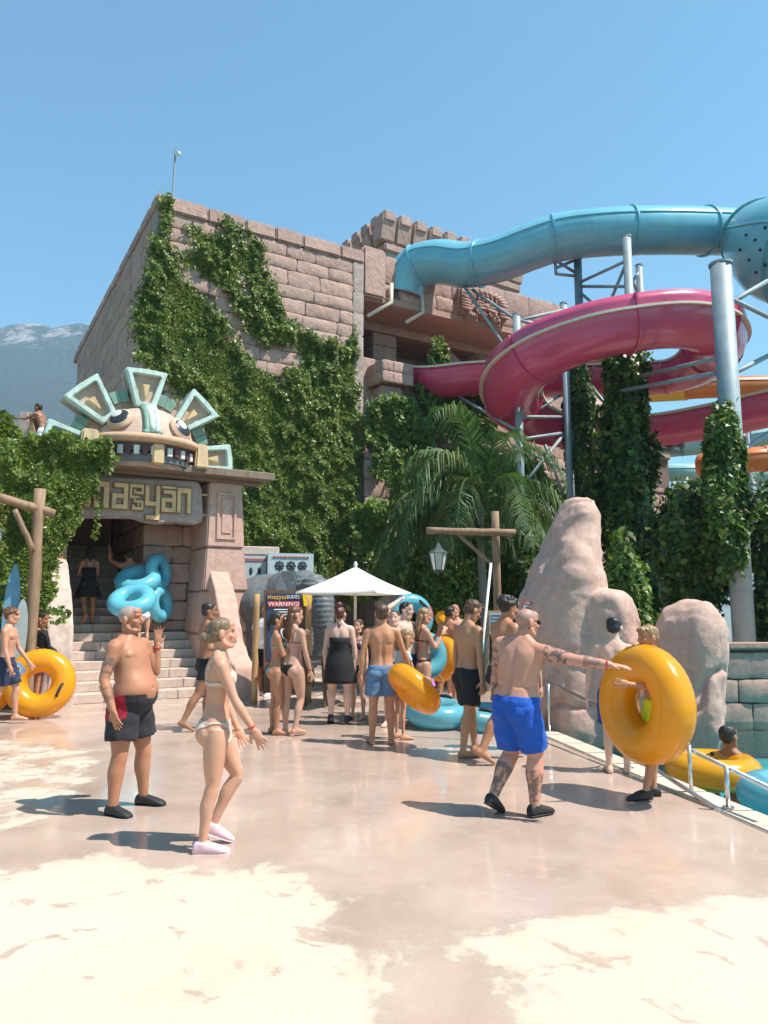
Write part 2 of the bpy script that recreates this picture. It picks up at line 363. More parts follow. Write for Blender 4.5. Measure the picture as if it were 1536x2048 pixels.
    MB().add([(2, 0, -0.75), (14, 0, -0.75), (14, 13, -0.75), (1, 13, -0.75)], [(0, 1, 2, 3)]).add(
        [(curb_x(0.0), 0.0, -0.76), (curb_x(10.9), 10.9, -0.76), (curb_x(10.9), 10.9, -0.02), (curb_x(0.0), 0.0, -0.02)], [(0, 1, 2, 3)]).build('pool_basin', 'pool_floor_paint')
    tag(bpy.data.objects['pool_basin'], 'turquoise painted pool basin beside the plaza', kind='structure')
    t = NT('pool_water'); t.set(col=(0.55, 0.88, 0.92), rough=0.03, trans=1.0); t.b.inputs['IOR'].default_value = 1.33
    t.set(nrm=t.bump(t.noise(5.5, 3, 0.5, None, 0.6), 0.35, 0.05)); M['pool_water'] = t.m
    # water is an ordinary transparent sheet so that the sun reaches the floor
    tr = t.n('ShaderNodeBsdfTransparent'); tr.inputs[0].default_value = (0.45, 0.80, 0.84, 1); gl = t.n('ShaderNodeBsdfGlossy'); gl.inputs['Roughness'].default_value = 0.05
    fr = t.n('ShaderNodeFresnel'); fr.inputs[0].default_value = 1.33; mx = t.n('ShaderNodeMixShader'); bn = t.bump(t.noise(5.5, 3, 0.5, None, 0.6), 0.5, 0.05)
    t.l(bn, gl.inputs['Normal']); t.l(bn, fr.inputs['Normal']); t.l(fr.outputs[0], mx.inputs[0]); t.l(tr.outputs[0], mx.inputs[1]); t.l(gl.outputs[0], mx.inputs[2]); t.l(mx.outputs[0], t.out.inputs['Surface'])
    o2 = obj('pool_water', [(curb_x(0) + 0.02, 0, -0.17), (14, 0, -0.17), (14, 13, -0.17), (curb_x(10.9) + 0.02, 10.9, -0.17), (1.8, 13, -0.17)], [(0, 1, 2, 3), (3, 2, 4)], 'pool_water')
    tag(o2, 'rippled turquoise pool water below the rocks', kind='structure')
    # wide ground out to the mountains
    t = NT('dry_ground'); f = t.noise(0.02, 6, 0.6); t.set(col=t.ramp(f, [(0.4, (0.06, 0.075, 0.03)), (0.6, (0.20, 0.16, 0.11))]), rough=0.95); M['dry_ground'] = t.m
    g = obj('ground', [(-2850, -50, -0.9), (2850, -50, -0.9), (2850, 2450, -0.9), (-2850, 2450, -0.9)], [(0, 1, 2, 3)], 'dry_ground')
    tag(g, 'dry ground reaching out to the mountain foot', kind='structure')
build_ground()

def build_mountain():
    xs = np.linspace(-2600, 2400, 260); ys = np.linspace(950, 2300, 110); X, Y = np.meshgrid(xs, ys); x = X.ravel(); y = Y.ravel()
    prof = np.clip((y - 950) / 650, 0, 1); prof = prof ** 0.9 * np.where(y > 1600, 1 - 0.25 * (y - 1600) / 700, 1)
    fall = 1 / (1 + np.exp((x + 120) / 130)); amp = 90 + 560 * fall
    p3 = np.stack([x / 420, y / 420, 0 * x], 1); h = prof * amp * (1 + 0.07 * fbm(p3, 5, 3)) + prof * 34 * (np.abs(fbm(p3 * 3.1, 5, 9)) - 0.2)
    n = len(xs); f = [(j * n + i, j * n + i + 1, (j + 1) * n + i + 1, (j + 1) * n + i) for j in range(len(ys) - 1) for i in range(n - 1)]
    t = NT('mountain_slope'); a = t.noise(0.016, 9, 0.72, None, 0.8); b = t.noise(0.06, 6, 0.7)
    sx = t.n('ShaderNodeSeparateXYZ'); t.l(t.pos(), sx.inputs[0])
    hz = t.math('MULTIPLY', t.math('SUBTRACT', sx.outputs[2], 330), 0.0009)
    rk = t.ramp(t.math('ADD', t.math('ADD', t.math('MULTIPLY', a, 0.85), t.math('MULTIPLY', b, 0.25)), hz, clamp=True), [(0.80, 0.0), (0.90, 0.85)])
    forest = t.ramp(t.noise(0.09, 4, 0.75), [(0.35, (0.018, 0.032, 0.018)), (0.7, (0.06, 0.072, 0.04))])
    t.set(col=t.mix(rk, forest, (0.42, 0.375, 0.33)), rough=0.95, spec=0.1, nrm=t.bump(b, 1.0, 12)); M['mountain_slope'] = t.m
    o = obj('mountain', np.stack([x, y, h - 2], 1), f, 'mountain_slope', smooth=True)
    tag(o, 'hazy blue forested mountain with pale bare rock along its ridge', kind='structure')
    t = NT('air'); t.t.nodes.remove(t.b); pvn = t.n('ShaderNodeVolumePrincipled'); pvn.inputs['Color'].default_value = (0.55, 0.75, 1.0, 1)
    pvn.inputs['Density'].default_value = 0.00028; pvn.inputs['Anisotropy'].default_value = 0.1; t.l(pvn.outputs[0], t.out.inputs['Volume']); M['air'] = t.m
    hb = MB().box8([(-2900, -60, -2), (2900, -60, -2), (2900, 2500, -2), (-2900, 2500, -2), (-2900, -60, 760), (2900, -60, 760), (2900, 2500, 760), (-2900, 2500, 760)]).build('haze', 'air')
    tag(hb, 'thin bluish haze lying over the far mountain', kind='stuff')
build_mountain()
# ================================================================ STONE BLOCKS
BLOCKS = []
def make_block_meshes():
    for k in range(9):
        nx, nz = 7, 5; v = []; f = []
        for j in range(nz):
            for i in range(nx):
                x = -0.5 + i / (nx - 1); z = -0.5 + j / (nz - 1); e = min(i, nx - 1 - i, j, nz - 1 - j)
                jit = 0.03 if e == 0 else 0.06
                corner = (i in (0, nx - 1)) and (j in (0, nz - 1))
                x2 = x + random.uniform(-jit, jit) * (0.5 if e == 0 else 0.9); z2 = z + random.uniform(-jit, jit) * (0.8 if e == 0 else 1)
                if corner: x2 *= 0.975; z2 *= 0.95
                y = -random.uniform(0.35, 0.6) if e == 0 else (-random.uniform(0.6, 1.0) if e == 1 else -random.uniform(0.55, 1.25))
                v.append((x2, y, z2))
        f = [(j * nx + i, j * nx + i + 1, (j + 1) * nx + i + 1, (j + 1) * nx + i) for j in range(nz - 1) for i in range(nx - 1)]
        per = [i for i in range(nx)] + [j * nx + nx - 1 for j in range(1, nz)] + [(nz - 1) * nx + i for i in range(nx - 2, -1, -1)] + [j * nx for j in range(nz - 2, 0, -1)]
        b0 = len(v); v += [(v[i][0], 1.0, v[i][2]) for i in per]; m = len(per)
        f += [(per[i], b0 + i, b0 + (i + 1) % m, per[(i + 1) % m]) for i in range(m)]
        me = mesh('stone_block', v, f, True); BLOCKS.append(me)
make_block_meshes()
BLOCKM = {}
def block(parent, fr, a, z, b, wd, ht, dep=0.07, mat='stone', side=False, name='stone_block', k=None):
    k = random.randrange(len(BLOCKS)) if k is None else k
    if (k, mat) not in BLOCKM:
        me = BLOCKS[k].copy(); me.name = 'stone_block'; me.materials.clear(); me.materials.append(M[mat]); BLOCKM[(k, mat)] = me
    o = bpy.data.objects.new(name, BLOCKM[(k, mat)]); COL.objects.link(o)
    o.parent = parent
    off = Vector((0, 0, 0)); q = parent
    while q is not None: off += q.location; q = q.parent
    o.matrix_parent_inverse = Matrix.Translation(-off) if parent.type == 'EMPTY' else Matrix.Identity(4)
    o.location = Vector(fr.L(a, b, z)); o.scale = (wd * random.choice((1, 1, -1)), dep, ht); o.rotation_euler = (0, 0, fr.ang + (R(-90) if side else 0))
    return o
def courses(parent, fr, b, a0, a1, z0, z1, ch, lo, hi, keep=lambda a, z: True, mat='stone', dep=0.07, gap=0.025, side=False, jit=0.12, cnt=None):
    z = z1; n = 0
    while z > z0 + 0.12:
        h = min(ch * random.uniform(1 - jit, 1 + jit), z - z0); a = a0
        while a < a1 - 0.05:
            wd = random.uniform(lo, hi)
            if a1 - (a + wd) < lo * 0.5: wd = a1 - a
            wd = min(wd, a1 - a); ac, zc = a + wd / 2, z - h / 2
            if keep(ac, zc):
                if side: block(parent, fr, b, zc, ac, wd - gap, h - gap, dep * random.uniform(0.7, 1.4), mat, True)
                else: block(parent, fr, ac, zc, b, wd - gap, h - gap, dep * random.uniform(0.7, 1.4), mat)
                n += 1
            a += wd
        z -= h
    return n
# ================================================================ TALL TOWER
# ivy outlines traced on the tower front, as wall coordinates (a, z)
IVY_PX = [(322, 470), (330, 395), (345, 395), (345, 470), (372, 440), (395, 425), (440, 440), (500, 465), (525, 500), (540, 560), (565, 600), (575, 640), (610, 670), (640, 690), (690, 700), (712, 650), (718, 700), (722, 780), (730, 900), (722, 1010), (715, 1110), (690, 1200), (520, 1200), (495, 1100), (430, 1050), (430, 900), (330, 760), (272, 720), (255, 640), (270, 590), (300, 540), (305, 480)]
HOLES_PX = [[(370, 545), (385, 540), (425, 600), (440, 645), (480, 700), (520, 735), (560, 745), (530, 700), (490, 660), (460, 600), (420, 570)],
            [(345, 440), (372, 470), (400, 500), (380, 505), (345, 490)], [(470, 555), (500, 575), (510, 620), (480, 590)],
            [(540, 690), (590, 690), (600, 730), (560, 735)], [(395, 430), (420, 445), (490, 490), (430, 470)], [(560, 760), (590, 780), (570, 800)]]
IVY_A = [T.pb(x, y, -0.05) for x, y in IVY_PX]; HOLES_A = [[T.pb(x, y, -0.05) for x, y in h] for h in HOLES_PX]
def ivy_depth(a, z):                                # signed distance to the ivy, positive = covered
    a = np.asarray(a, float); z = np.asarray(z, float); d = sdist(a, z, IVY_A)
    for h in HOLES_A: d = np.minimum(d, -sdist(a, z, h))
    return d
def build_tower():
    o = empty('stone_tower', T.L(3.7, 2, 0), 'tall pink stone block tower with ivy climbing over its front', 'tower')
    TW, TZ, TB = 7.45, 14.75, 16.0
    MB().fbox(T, 0.03, TW - 0.03, 0.06, TB, -0.2, TZ - 0.35).build('wall', 'mortar', o)
    keep = lambda a, z: float(ivy_depth(np.array([a]), np.array([z]))[0]) < 0.35
    n = courses(o, T, 0.0, 0.42, TW - 0.42, 3.0, TZ - 0.5, 0.52, 0.75, 1.7, keep)
    z = TZ - 0.5                                     # quoins on both corners
    while z > 4.0:
        h = random.uniform(0.75, 1.25)
        for a in (0.2, TW - 0.2):
            if a > 1 or z > 8.5: block(o, T, a, z - h / 2, -0.03, 0.42, h - 0.02, 0.05, 'stone_grey', name='quoin')
        block(o, T, 0.0, z - h / 2, 0.24, 0.50, h - 0.02, 0.05, 'stone_grey', True, name='quoin')
        z -= h
    a = -0.06                                        # cap course
    while a < TW:
        wd = min(random.uniform(1.0, 1.7), TW + 0.06 - a)
        MB().fbox(T, a, a + wd - 0.02, -0.10 - random.random() * 0.04, 0.7, TZ - 0.5, TZ + random.uniform(-0.03, 0.03), 0.01, 0.03).build('cap_stone', 'stone', o, bevel=0.05, seg=2); a += wd
    b = 0.02
    while b < TB:
        wd = random.uniform(1.2, 2.0)
        MB().fbox(T, -0.08, 0.5, b + 0.7, b + 0.7 + wd - 0.02, TZ - 0.5, TZ + random.uniform(-0.03, 0.03), 0.03, 0.01).build('cap_stone', 'stone', o, bevel=0.05, seg=2); b += wd
    n2 = courses(o, T, 0.0, 0.5, TB, 6.8, TZ - 0.5, 0.62, 0.9, 2.0, side=True)
    print('tower blocks', n, n2)
    return o
TOWER = build_tower()
def build_pole():
    o = empty('camera_pole', P(350, 390, 22.8), 'thin pole with a small white camera on the tower top', 'pole')
    p0 = P(345, 392, 22.8); p1 = P(350, 300, 22.8); p1[0] = p0[0] + 0.04; p0[2] = 14.6
    MB().tube([p0, p1], 0.035, 8).build('mast', 'galv', o)
    MB().tube([p1 + [0, 0, -0.05], p1 + [0.12, 0, -0.08]], 0.02, 6).build('bracket', 'galv', o)
    MB().ell(p1 + [0.12, -0.02, -0.15], (0.07, 0.09, 0.07)).build('camera_housing', 'white_paint', o, True)
build_pole()
# ================================================================ MIDDLE BUILDING (balcony, frieze, relief)
def rough_box(name, mat, parent, fr, a0, a1, b0, b1, z0, z1, bevel=0.05, ta=0.0, tb=0.0):
    return MB().fbox(fr, a0, a1, b0, b1, z0, z1, ta, tb).build(name, mat, parent, bevel=bevel, seg=2)
def build_mid():
    o = empty('temple_building', T.L(12, 4, 0), 'stepped pink stone temple building with open gallery behind the slides', 'building')
    A0, A1 = 7.5, 21.5
    t = lambda x, y, b=0.6: T.pb(x, y, b)
    BP = 0.30
    ztop = T.pb(735, 503, BP)[1]; zfr = T.pb(729, 596, BP)[1]; zb1 = zfr - 0.42
    zg = T.pb(900, 775, 2.0)[1]
    # parapet with its frieze of blocks, hanging out over the gallery
    rough_box('parapet_core', 'mortar', o, T, A0, A1, BP + 0.1, 2.3, zfr + 0.02, ztop - 0.05, 0)
    courses(o, T, BP + 0.04, A0 + 0.9, A1, zfr + 0.25, ztop, 0.95, 0.8, 1.9, lambda a, z: a > 8.9, dep=0.10)
    courses(o, T, BP + 0.04, A0 + 0.9, 8.9, zfr + 0.25, zfr + 0.75, 0.5, 0.5, 0.8, dep=0.08)
    rough_box('corner_pillar', 'stone', o, T, A0, A0 + 1.0, BP - 0.25, 1.4, zfr + 0.02, ztop + 0.12, 0.09)
    MB().fbox(T, A0 - 0.05, A1, BP - 0.04, 2.2, zfr - 0.06, zfr + 0.26).build('soffit_slab', 'relief', o, bevel=0.04, seg=2)
    rough_box('gallery_beam', 'relief', o, T, A0, A1, 2.0, 2.9, zb1, zfr - 0.05, 0.03)
    aa = A0 + 0.2
    while aa < A1:                                   # small bricks along the gallery beam
        wd = random.uniform(0.5, 0.8); block(o, T, aa + wd / 2, zfr - 0.24, 1.99, wd - 0.03, 0.34, 0.04, 'stone', name='beam_brick'); aa += wd
    # dark gallery behind columns
    MB().fbox(T, A0, A1 + 0.4, 5.2, 5.4, 4.0, zfr).build('gallery_back_wall', 'relief', o)
    MB().fbox(T, A1 + 0.1, A1 + 0.4, 0.9, 5.2, 4.0, zfr - 0.06).build('gallery_end_wall', 'stone', o)
    MB().fbox(T, A0, A1, 2.9, 5.3, zb1 - 0.02, zfr - 0.05).build('gallery_ceiling', 'relief', o)
    MB().fbox(T, A0, A1 + .4, 0.5, 5.3, zg - 2.0, zg).build('gallery_floor', 'stone', o, bevel=0.04)
    a0 = T.pb(745, 690, 2.1)[0]; a1 = T.pb(792, 690, 2.1)[0]; z = zg
    while z < zb1 - 0.01:
        h = min(0.62, zb1 - 0.005 - z); rough_box('column_stone', 'stone', o, T, a0, a1, 2.05, 2.85, z, z + h - 0.02, 0.03); z += h
    for x0, x1 in ((868, 893), (950, 973), (1035, 1058), (1120, 1140)):     # slanting buttresses
        a0 = T.pb(x0, 690, 2.0)[0]; a1 = T.pb(x1, 690, 2.0)[0]
        MB().box8([T.L(a0 + 0.75, 0.6, zg - .02), T.L(a1 + 0.75, 0.6, zg - .02), T.L(a1 + 0.75, 2.4, zg - .02), T.L(a0 + 0.75, 2.4, zg - .02),
                   T.L(a0, 2.02, zb1 + .02), T.L(a1, 2.02, zb1 + .02), T.L(a1, 2.8, zb1 + .02), T.L(a0, 2.8, zb1 + .02)]).build('buttress', 'stone', o, bevel=0.04, seg=2)
    # projecting pedestal in front of the first column
    a0, z1 = T.pb(742, 712, -0.6); a1, z0 = T.pb(828, 772, -0.6)
    rough_box('pedestal', 'stone', o, T, a0 + 0.5, a1 - 0.03, -0.52, 1.4, z0 + 0.03, z1 - 0.03, 0.02)
    for i in range(3):
        for j in range(2):
            wd = (a1 - a0 - 0.5) / 3; hh = (z1 - z0) / 2
            block(o, T, a0 + 0.5 + wd * (i + 0.5), z0 + hh * (j + 0.5), -0.55, wd - 0.02, hh - 0.02, 0.06, 'stone', name='pedestal_stone')
    for j in range(2): block(o, T, a0 + 0.5, z0 + (z1 - z0) * (j + .5) / 2, 0.3, 1.5, (z1 - z0) / 2 - .02, 0.05, 'stone', True, name='pedestal_stone')
    rough_box('pedestal_foot', 'stone', o, T, a0 + 0.65, a1 - 0.25, -0.25, 1.4, z0 - 0.75, z0 - 0.01, 0.06)
    # stepped lower terraces, each with block facing
    zs = [z0 - 0.75, z0 - 2.6, z0 - 4.6, 0.0]
    for i, (zt, zb_) in enumerate(zip(zs[:-1], zs[1:])):
        bb = 0.45 - i * 0.75
        MB().fbox(T, A0 - 0.1, A1 + 3, bb + 0.08, 5, zb_ - 0.2, zt - 0.06).build('terrace_core', 'mortar', o)
        courses(o, T, bb, A0 - 0.1, A1 + 2, zb_, zt - 0.25, 0.62, 0.6, 1.3, lambda a, z, i=i: (a < 12.5 or z > 5.0 or a > 16), dep=0.08)
        MB().fbox(T, A0 - 0.1, A1 + 3, bb - 0.12, bb + 0.7, zt - 0.24, zt).build('terrace_coping', 'stone', o, bevel=0.05, seg=2)
    # downpipes on the parapet, bracket like
    for x0, y0, x1, y1, x2, y2 in ((783, 567, 783, 605, 735, 632), (843, 580, 846, 625, 812, 645)):
        pts = [T.L(*(lambda q: (q[0], 0.12, q[1]))(T.pb(x, y, 0.12))) for x, y in ((x0, y0), (x1, y1), (x2, y2))]
        MB().tube(pts, 0.075, 8).build('drain_pipe', 'cream_rim', o, True)
    # carved relief: a slab with a face, feathers and scroll teeth
    ra0, rz1 = T.pb(919, 570, 0.05); ra1, rz0 = T.pb(1014, 655, 0.05)
    rough_box('relief_slab', 'relief', o, T, ra0, ra1, 0.0, 0.5, rz0 + 0.15, rz1, 0.08)
    W, Hh = ra1 - ra0, rz1 - rz0; rl = lambda u_, v_, d=0.0: T.L(ra0 + W * u_, 0.0 - d, rz0 + Hh * v_)
    for i in range(13):                              # feather fan over the head
        th = math.pi * (0.04 + 0.92 * i / 12); c = (0.5, 0.60)
        p = [rl(c[0] + r * 0.52 * math.cos(th) * (1.0 if abs(math.cos(th)) < .8 else .95), c[1] + r * 0.40 * math.sin(th), 0.07) for r in (0.60, 0.8, 1.0)]
        MB().tube(p, [0.07, 0.085, 0.06], 6).build('relief_feather', 'relief', o, True)
    for j in range(5):
        for s in (0.10, 0.90):
            MB().tube([rl(s - 0.09, 0.62 - j * 0.09, 0.05), rl(s, 0.60 - j * 0.09, 0.10), rl(s + 0.09, 0.62 - j * 0.09, 0.05)], 0.06, 6).build('relief_band', 'relief', o, True)
    for j in range(3):
        for i in range(6): MB().ell(rl(0.27 + i * 0.092, 0.80 - 0.07 * j, 0.06), (0.075, 0.075, 0.07), None, 8, 6).build('relief_bead', 'relief', o, True)
    for s in (0.38, 0.62):
        mb = MB()
        for k in range(13): pass
        ring = [rl(s + 0.075 * math.cos(q), 0.50 + 0.06 * math.sin(q), 0.12) for q in np.linspace(0, 2 * math.pi, 13)]
        MB().tube(ring, 0.035, 6).build('relief_eye', 'relief', o, True)
        MB().ell(rl(s, 0.50, 0.08), (0.07, 0.07, 0.06), None, 8, 6).build('relief_pupil', 'relief', o, True)
    MB().ell(rl(0.5, 0.43, 0.10), (0.14, 0.12, 0.16)).build('relief_nose', 'relief', o, True)
    MB().tube([rl(0.26, 0.33, 0.08), rl(0.5, 0.36, 0.14), rl(0.74, 0.33, 0.08)], 0.07, 6).build('relief_lip', 'relief', o, True)
    for s in (0.30, 0.44, 0.56, 0.70):
        MB().tube([rl(s, 0.30, 0.10), rl(s + 0.02, 0.20, 0.12), rl(s + 0.05, 0.16, 0.10), rl(s + 0.06, 0.20, 0.1)], 0.045, 6).build('relief_scroll', 'relief', o, True)
    for s in (0.26, 0.74):
        for k in range(3): MB().tube([rl(s - 0.05 + 0.05 * k, 0.16, 0.06), rl(s - 0.05 + 0.05 * k, 0.0, 0.05)], 0.05, 6).build('relief_tassel', 'relief', o, True)
        rough_box('relief_pendant', 'relief', o, T, ra0 + W * (s - 0.10), ra0 + W * (s + 0.10), -0.01, 0.4, rz0 - 0.1, rz0 + 0.3, 0.04)
    return o
MID = build_mid()
# ================================================================ BATTLEMENT TOWER BEHIND
def build_battlement():
    F2 = Frame(P(772, 500, 31)[:2], 33)
    o = empty('battlement_tower', F2.L(2, 2, 0), 'square stone turret with sloping battlement blocks behind the tall tower', 'tower')
    zt = F2.pb(772, 425, -0.35)[1]; zb = zt - 1.15
    W_, D_ = 8.0, 4.2
    MB().fbox(F2, 0, W_, 0, D_, 9.0, zb + 0.25).build('wall', 'stone_grey', o, bevel=0.04)
    MB().fbox(F2, -0.12, W_, -0.12, D_, zb - 0.45, zb - 0.05).build('string_course', 'stone', o, bevel=0.06, seg=2)
    a = -0.4
    while a < W_:                                    # leaning merlons along both faces
        MB().box8([F2.L(a, -0.12, zb), F2.L(a + 0.78, -0.12, zb), F2.L(a + 0.78, 0.4, zb), F2.L(a, 0.4, zb), F2.L(a, -0.34, zt), F2.L(a + 0.80, -0.34, zt), F2.L(a + 0.80, 0.4, zt), F2.L(a, 0.4, zt)]).build('merlon', 'stone', o, bevel=0.05, seg=2)
        MB().fbox(F2, a + 0.12, a + 0.68, -0.36, 0.2, zt - 0.3, zt + 0.16).build('merlon_cap', 'stone', o, bevel=0.04); a += 0.86
    b = 0.05
    while b < D_ - 0.4:
        MB().box8([F2.L(-0.12, b + .1, zb), F2.L(0.4, b + .1, zb), F2.L(0.4, b + 0.78, zb), F2.L(-0.12, b + 0.78, zb), F2.L(-0.34, b + .1, zt), F2.L(0.4, b + .1, zt), F2.L(0.4, b + 0.80, zt), F2.L(-0.34, b + 0.80, zt)]).build('merlon', 'stone', o, bevel=0.05, seg=2)
        MB().fbox(F2, -0.36, 0.2, b + 0.2, b + 0.7, zt - 0.3, zt + 0.16).build('merlon_cap', 'stone', o, bevel=0.04); b += 0.86
build_battlement()
# ================================================================ ENTRANCE: stair, walls, pier, roof
simple('mint_paint', (0.47, 0.60, 0.55), 0.65, bump=0.3, bscale=25, var=0.15); simple('green_paint', (0.15, 0.27, 0.215), 0.6, bump=0.3, bscale=25, var=0.2)
simple('face_paint', (0.50, 0.36, 0.29), 0.8, bump=0.4, bscale=20, var=0.12); simple('rim_paint', (0.54, 0.33, 0.21), 0.8, bump=0.4, bscale=20, var=0.12)
simple('amber_paint', (0.60, 0.43, 0.24), 0.7, bump=0.4, bscale=20, var=0.12); simple('mouth_grey', (0.13, 0.14, 0.145), 0.6, bump=0.2, var=0.2)
simple('tooth_white', (0.72, 0.71, 0.68), 0.5); simple('eye_black', (0.025, 0.027, 0.03), 0.35); simple('letter_amber', (0.64, 0.44, 0.22), 0.6, var=0.15); simple('letter_brown', (0.27, 0.155, 0.07), 0.6)
def weathered(*names):
    for n in names:
        m = M[n]; t = m.node_tree; b = t.nodes['Principled BSDF']; src = b.inputs['Base Color'].links[0].from_socket
        T_ = NT.__new__(NT); T_.m, T_.t, T_.b, T_._pos = m, t, b, None; mp = T_.n('ShaderNodeMapping'); mp.inputs['Scale'].default_value = (5, 5, 1.1); T_.l(T_.pos(), mp.inputs[0])
        g = T_.ramp(T_.noise(1.0, 6, .68, mp.outputs[0], .5), [(.50, 0.0), (.72, .55)]); c = T_.mix(g, src, (.22, .18, .15)); w_ = T_.ramp(T_.noise(11, 5, .7), [(.60, 0.0), (.68, .5)]); T_.l(T_.mix(w_, c, (.55, .45, .38)), b.inputs['Base Color'])
weathered('mint_paint', 'green_paint', 'face_paint', 'rim_paint', 'amber_paint', 'letter_amber', 'tooth_white')
def build_entrance():
    o = empty('entrance_stairs', EF.L(1.3, 1, 0), 'wide pale stone stairs climbing under the carved sign', 'stairs')
    for i in range(19):
        a0, a1 = (0.0, 2.62) if i < 7 else ((0.0, 2.62 - 0.0) if i < 8 else (0.05, 1.56))
        b0 = 0.3 * i; z1 = 0.17 * (i + 1); a = a0
        while a < a1 - 0.01:
            wd = random.uniform(0.55, 1.05); wd = a1 - a if a1 - a - wd < 0.3 else wd
            MB().fbox(EF, a, a + wd - 0.008, b0 - 0.02, b0 + 0.34, z1 - 0.168, z1).build('step_stone', 'step_stone', o, bevel=0.012); a += wd
        MB().fbox(EF, a0 + .01, a1 - .01, b0 + 0.02, b0 + 0.33, z1 - 0.4 if i else -0.1, z1 - 0.15).build('step_core', 'mortar', o)
    # walls of the entrance
    o = empty('entrance_wall', EF.L(2.3, 2.2, 0), 'pink block wall between the dark stairway and the entrance pier', 'wall')
    MB().fbox(EF, 1.60, 2.95, 2.07, 6.0, 0, 4.4).build('wall_core', 'mortar', o)
    courses(o, EF, 2.02, 1.57, 2.95, 1.2, 4.3, 0.42, 0.45, 0.85, dep=0.05)
    courses(o, EF, 1.62, 2.05, 5.5, 1.2, 4.3, 0.42, 0.5, 0.95, dep=0.05, side=True)
    l = empty('stair_side_wall', EF.L(-1.2, 2, 0), 'stone wall beside the stairs buried under ivy', 'wall')
    MB().fbox(EF, -0.42, -0.02, 1.3, 6.0, 0, 4.35).build('wall', 'stone', l, bevel=0.05)
    MB().fbox(EF, -5.5, -0.5, 0.15, 1.2, 0, 4.15).build('wall', 'stone', l, bevel=0.05)
    MB().fbox(EF, -0.42, 3.0, 5.9, 6.2, 0, 4.5).build('back_wall', 'stone', l)
    MB().fbox(EF, -0.20, -0.06, 1.0, 1.27, 1.4, 2.72).build('door_post', 'orange_wood', l, bevel=0.01)
    # pier with its sunk panel
    p = empty('entrance_pier', EF.L(3.1, 1.3, 0), 'tapering pink stone pier with a carved panel beside the stairs', 'pillar')
    lv = [(0.0, 1.18, 2.48, 3.70), (1.18, 2.05, 2.50, 3.60), (2.05, 2.95, 2.54, 3.50), (2.95, 4.34, 2.58, 3.40)]
    lv2 = lv[1:] + [(4.34, 0, 2.62, 3.33)]
    for (z0, z1, x0, x1), (_, _, y0, y1) in zip(lv, lv2):
        MB().box8([EF.L(x0, .78, z0), EF.L(x1, .78, z0), EF.L(x1, 1.95, z0), EF.L(x0, 1.95, z0), EF.L(y0, .8, z1 - .012), EF.L(y1, .8, z1 - .012), EF.L(y1, 1.92, z1 - .012), EF.L(y0, 1.92, z1 - .012)]).build('pier_stone', 'rock', p, bevel=0.03, seg=2)
    fr = MB(); a0, a1, z0, z1 = 2.78, 3.20, 3.12, 4.10
    for q in ((a0, a1, z1 - .05, z1), (a0, a1, z0, z0 + .05), (a0, a0 + .05, z0 + .05, z1 - .05), (a1 - .05, a1, z0 + .05, z1 - .05)): fr.fbox(EF, q[0], q[1], .755, .85, q[2], q[3])
    fr.build('panel_frame', 'rock', p); MB().fbox(EF, a0 + .10, a1 - .10, .765, .85, z0 + .12, z1 - .12).build('panel', 'rock', p, bevel=0.015)
    # rails: smooth rock balustrades falling along the stairs
    def rail(name, label, aa, prof, wid, mat):
        r = empty(name, EF.L(aa, 0, 0), label, 'balustrade', 'rock balustrades of the entrance stairs'); mb = MB()
        for (b0, z0), (b1, z1) in zip(prof[:-1], prof[1:]):
            mb.box8([EF.L(aa - wid * .6, b1, -.1), EF.L(aa + wid * .6, b1, -.1), EF.L(aa + wid * .6, b0, -.1), EF.L(aa - wid * .6, b0, -.1), EF.L(aa - wid * .42, b1, z1), EF.L(aa + wid * .42, b1, z1), EF.L(aa + wid * .42, b0, z0), EF.L(aa - wid * .42, b0, z0)])
        me = remesh(mb, 0.035, 5); c = vco(me); setco(me, c + vno(me) * (0.035 * fbm(c * 3, 4, 5))[:, None]); link('rail', me, mat, r)
    rail('stair_balustrade', 'sloping pink rock balustrade ending at the entrance pier', 2.86, [(0.85, 2.50), (0.45, 2.12), (0.1, 1.62), (-0.25, 1.12), (-0.5, .8), (-0.62, 0.72), (-0.95, 0.62), (-1.0, 0.3)], 0.5, 'rock')
    rail('stair_balustrade', 'pale curved rock balustrade growing out of the ivy wall', -0.26, [(1.6, 2.72), (1.0, 2.62), (0.5, 2.3), (0.1, 1.9), (-0.2, 1.4), (-0.32, 1.0), (-.36, .6)], 0.5, 'stone_pale')
    # roof beam, slab, sign
    b = empty('entrance_roof', EF.L(1.4, 1.2, 4.3), 'weathered timber beam roof carrying the carved head', 'roof')
    MB().fbox(EF, -1.0, 3.92, 0.42, 0.72, 4.40, 4.56).build('beam', 'beam_wood', b, bevel=0.015)
    MB().fbox(EF, -1.0, 3.75, 0.75, 1.02, 4.33, 4.50).build('beam', 'beam_wood', b, bevel=0.015)
    MB().fbox(EF, -0.9, 3.4, 1.05, 6.1, 4.40, 4.56).build('roof_slab', 'stone_grey', b, bevel=0.02)
    s = empty('stone_sign', EF.L(1.2, 0.9, 3.4), 'grey stone sign with raised amber lettering over the stairs', 'sign')
    pl = [EF.pb(x, y, 0.85) for x, y in ((120, 950), (395, 962), (404, 975), (407, 1040), (395, 1049), (350, 1044), (310, 1048), (285, 1042), (270, 1036), (120, 1034))]
    MB().prism([EF.L(a, .85, z) for a, z in pl], [EF.L(a, 1.1, z) for a, z in pl]).build('slab', 'stone_grey', s, bevel=0.03, seg=2)
    for y in (990, 1030): a, z = EF.pb(408, y, .95); MB().fbox(EF, a - .05, a + .14, .93, .97, z - .02, z + .02).build('bracket', 'letter_amber', s)
    # letters as bars on a grid: (x0,y0,x1,y1) in letter units, 0..1 wide, 0..1 tall
    t_ = 0.20
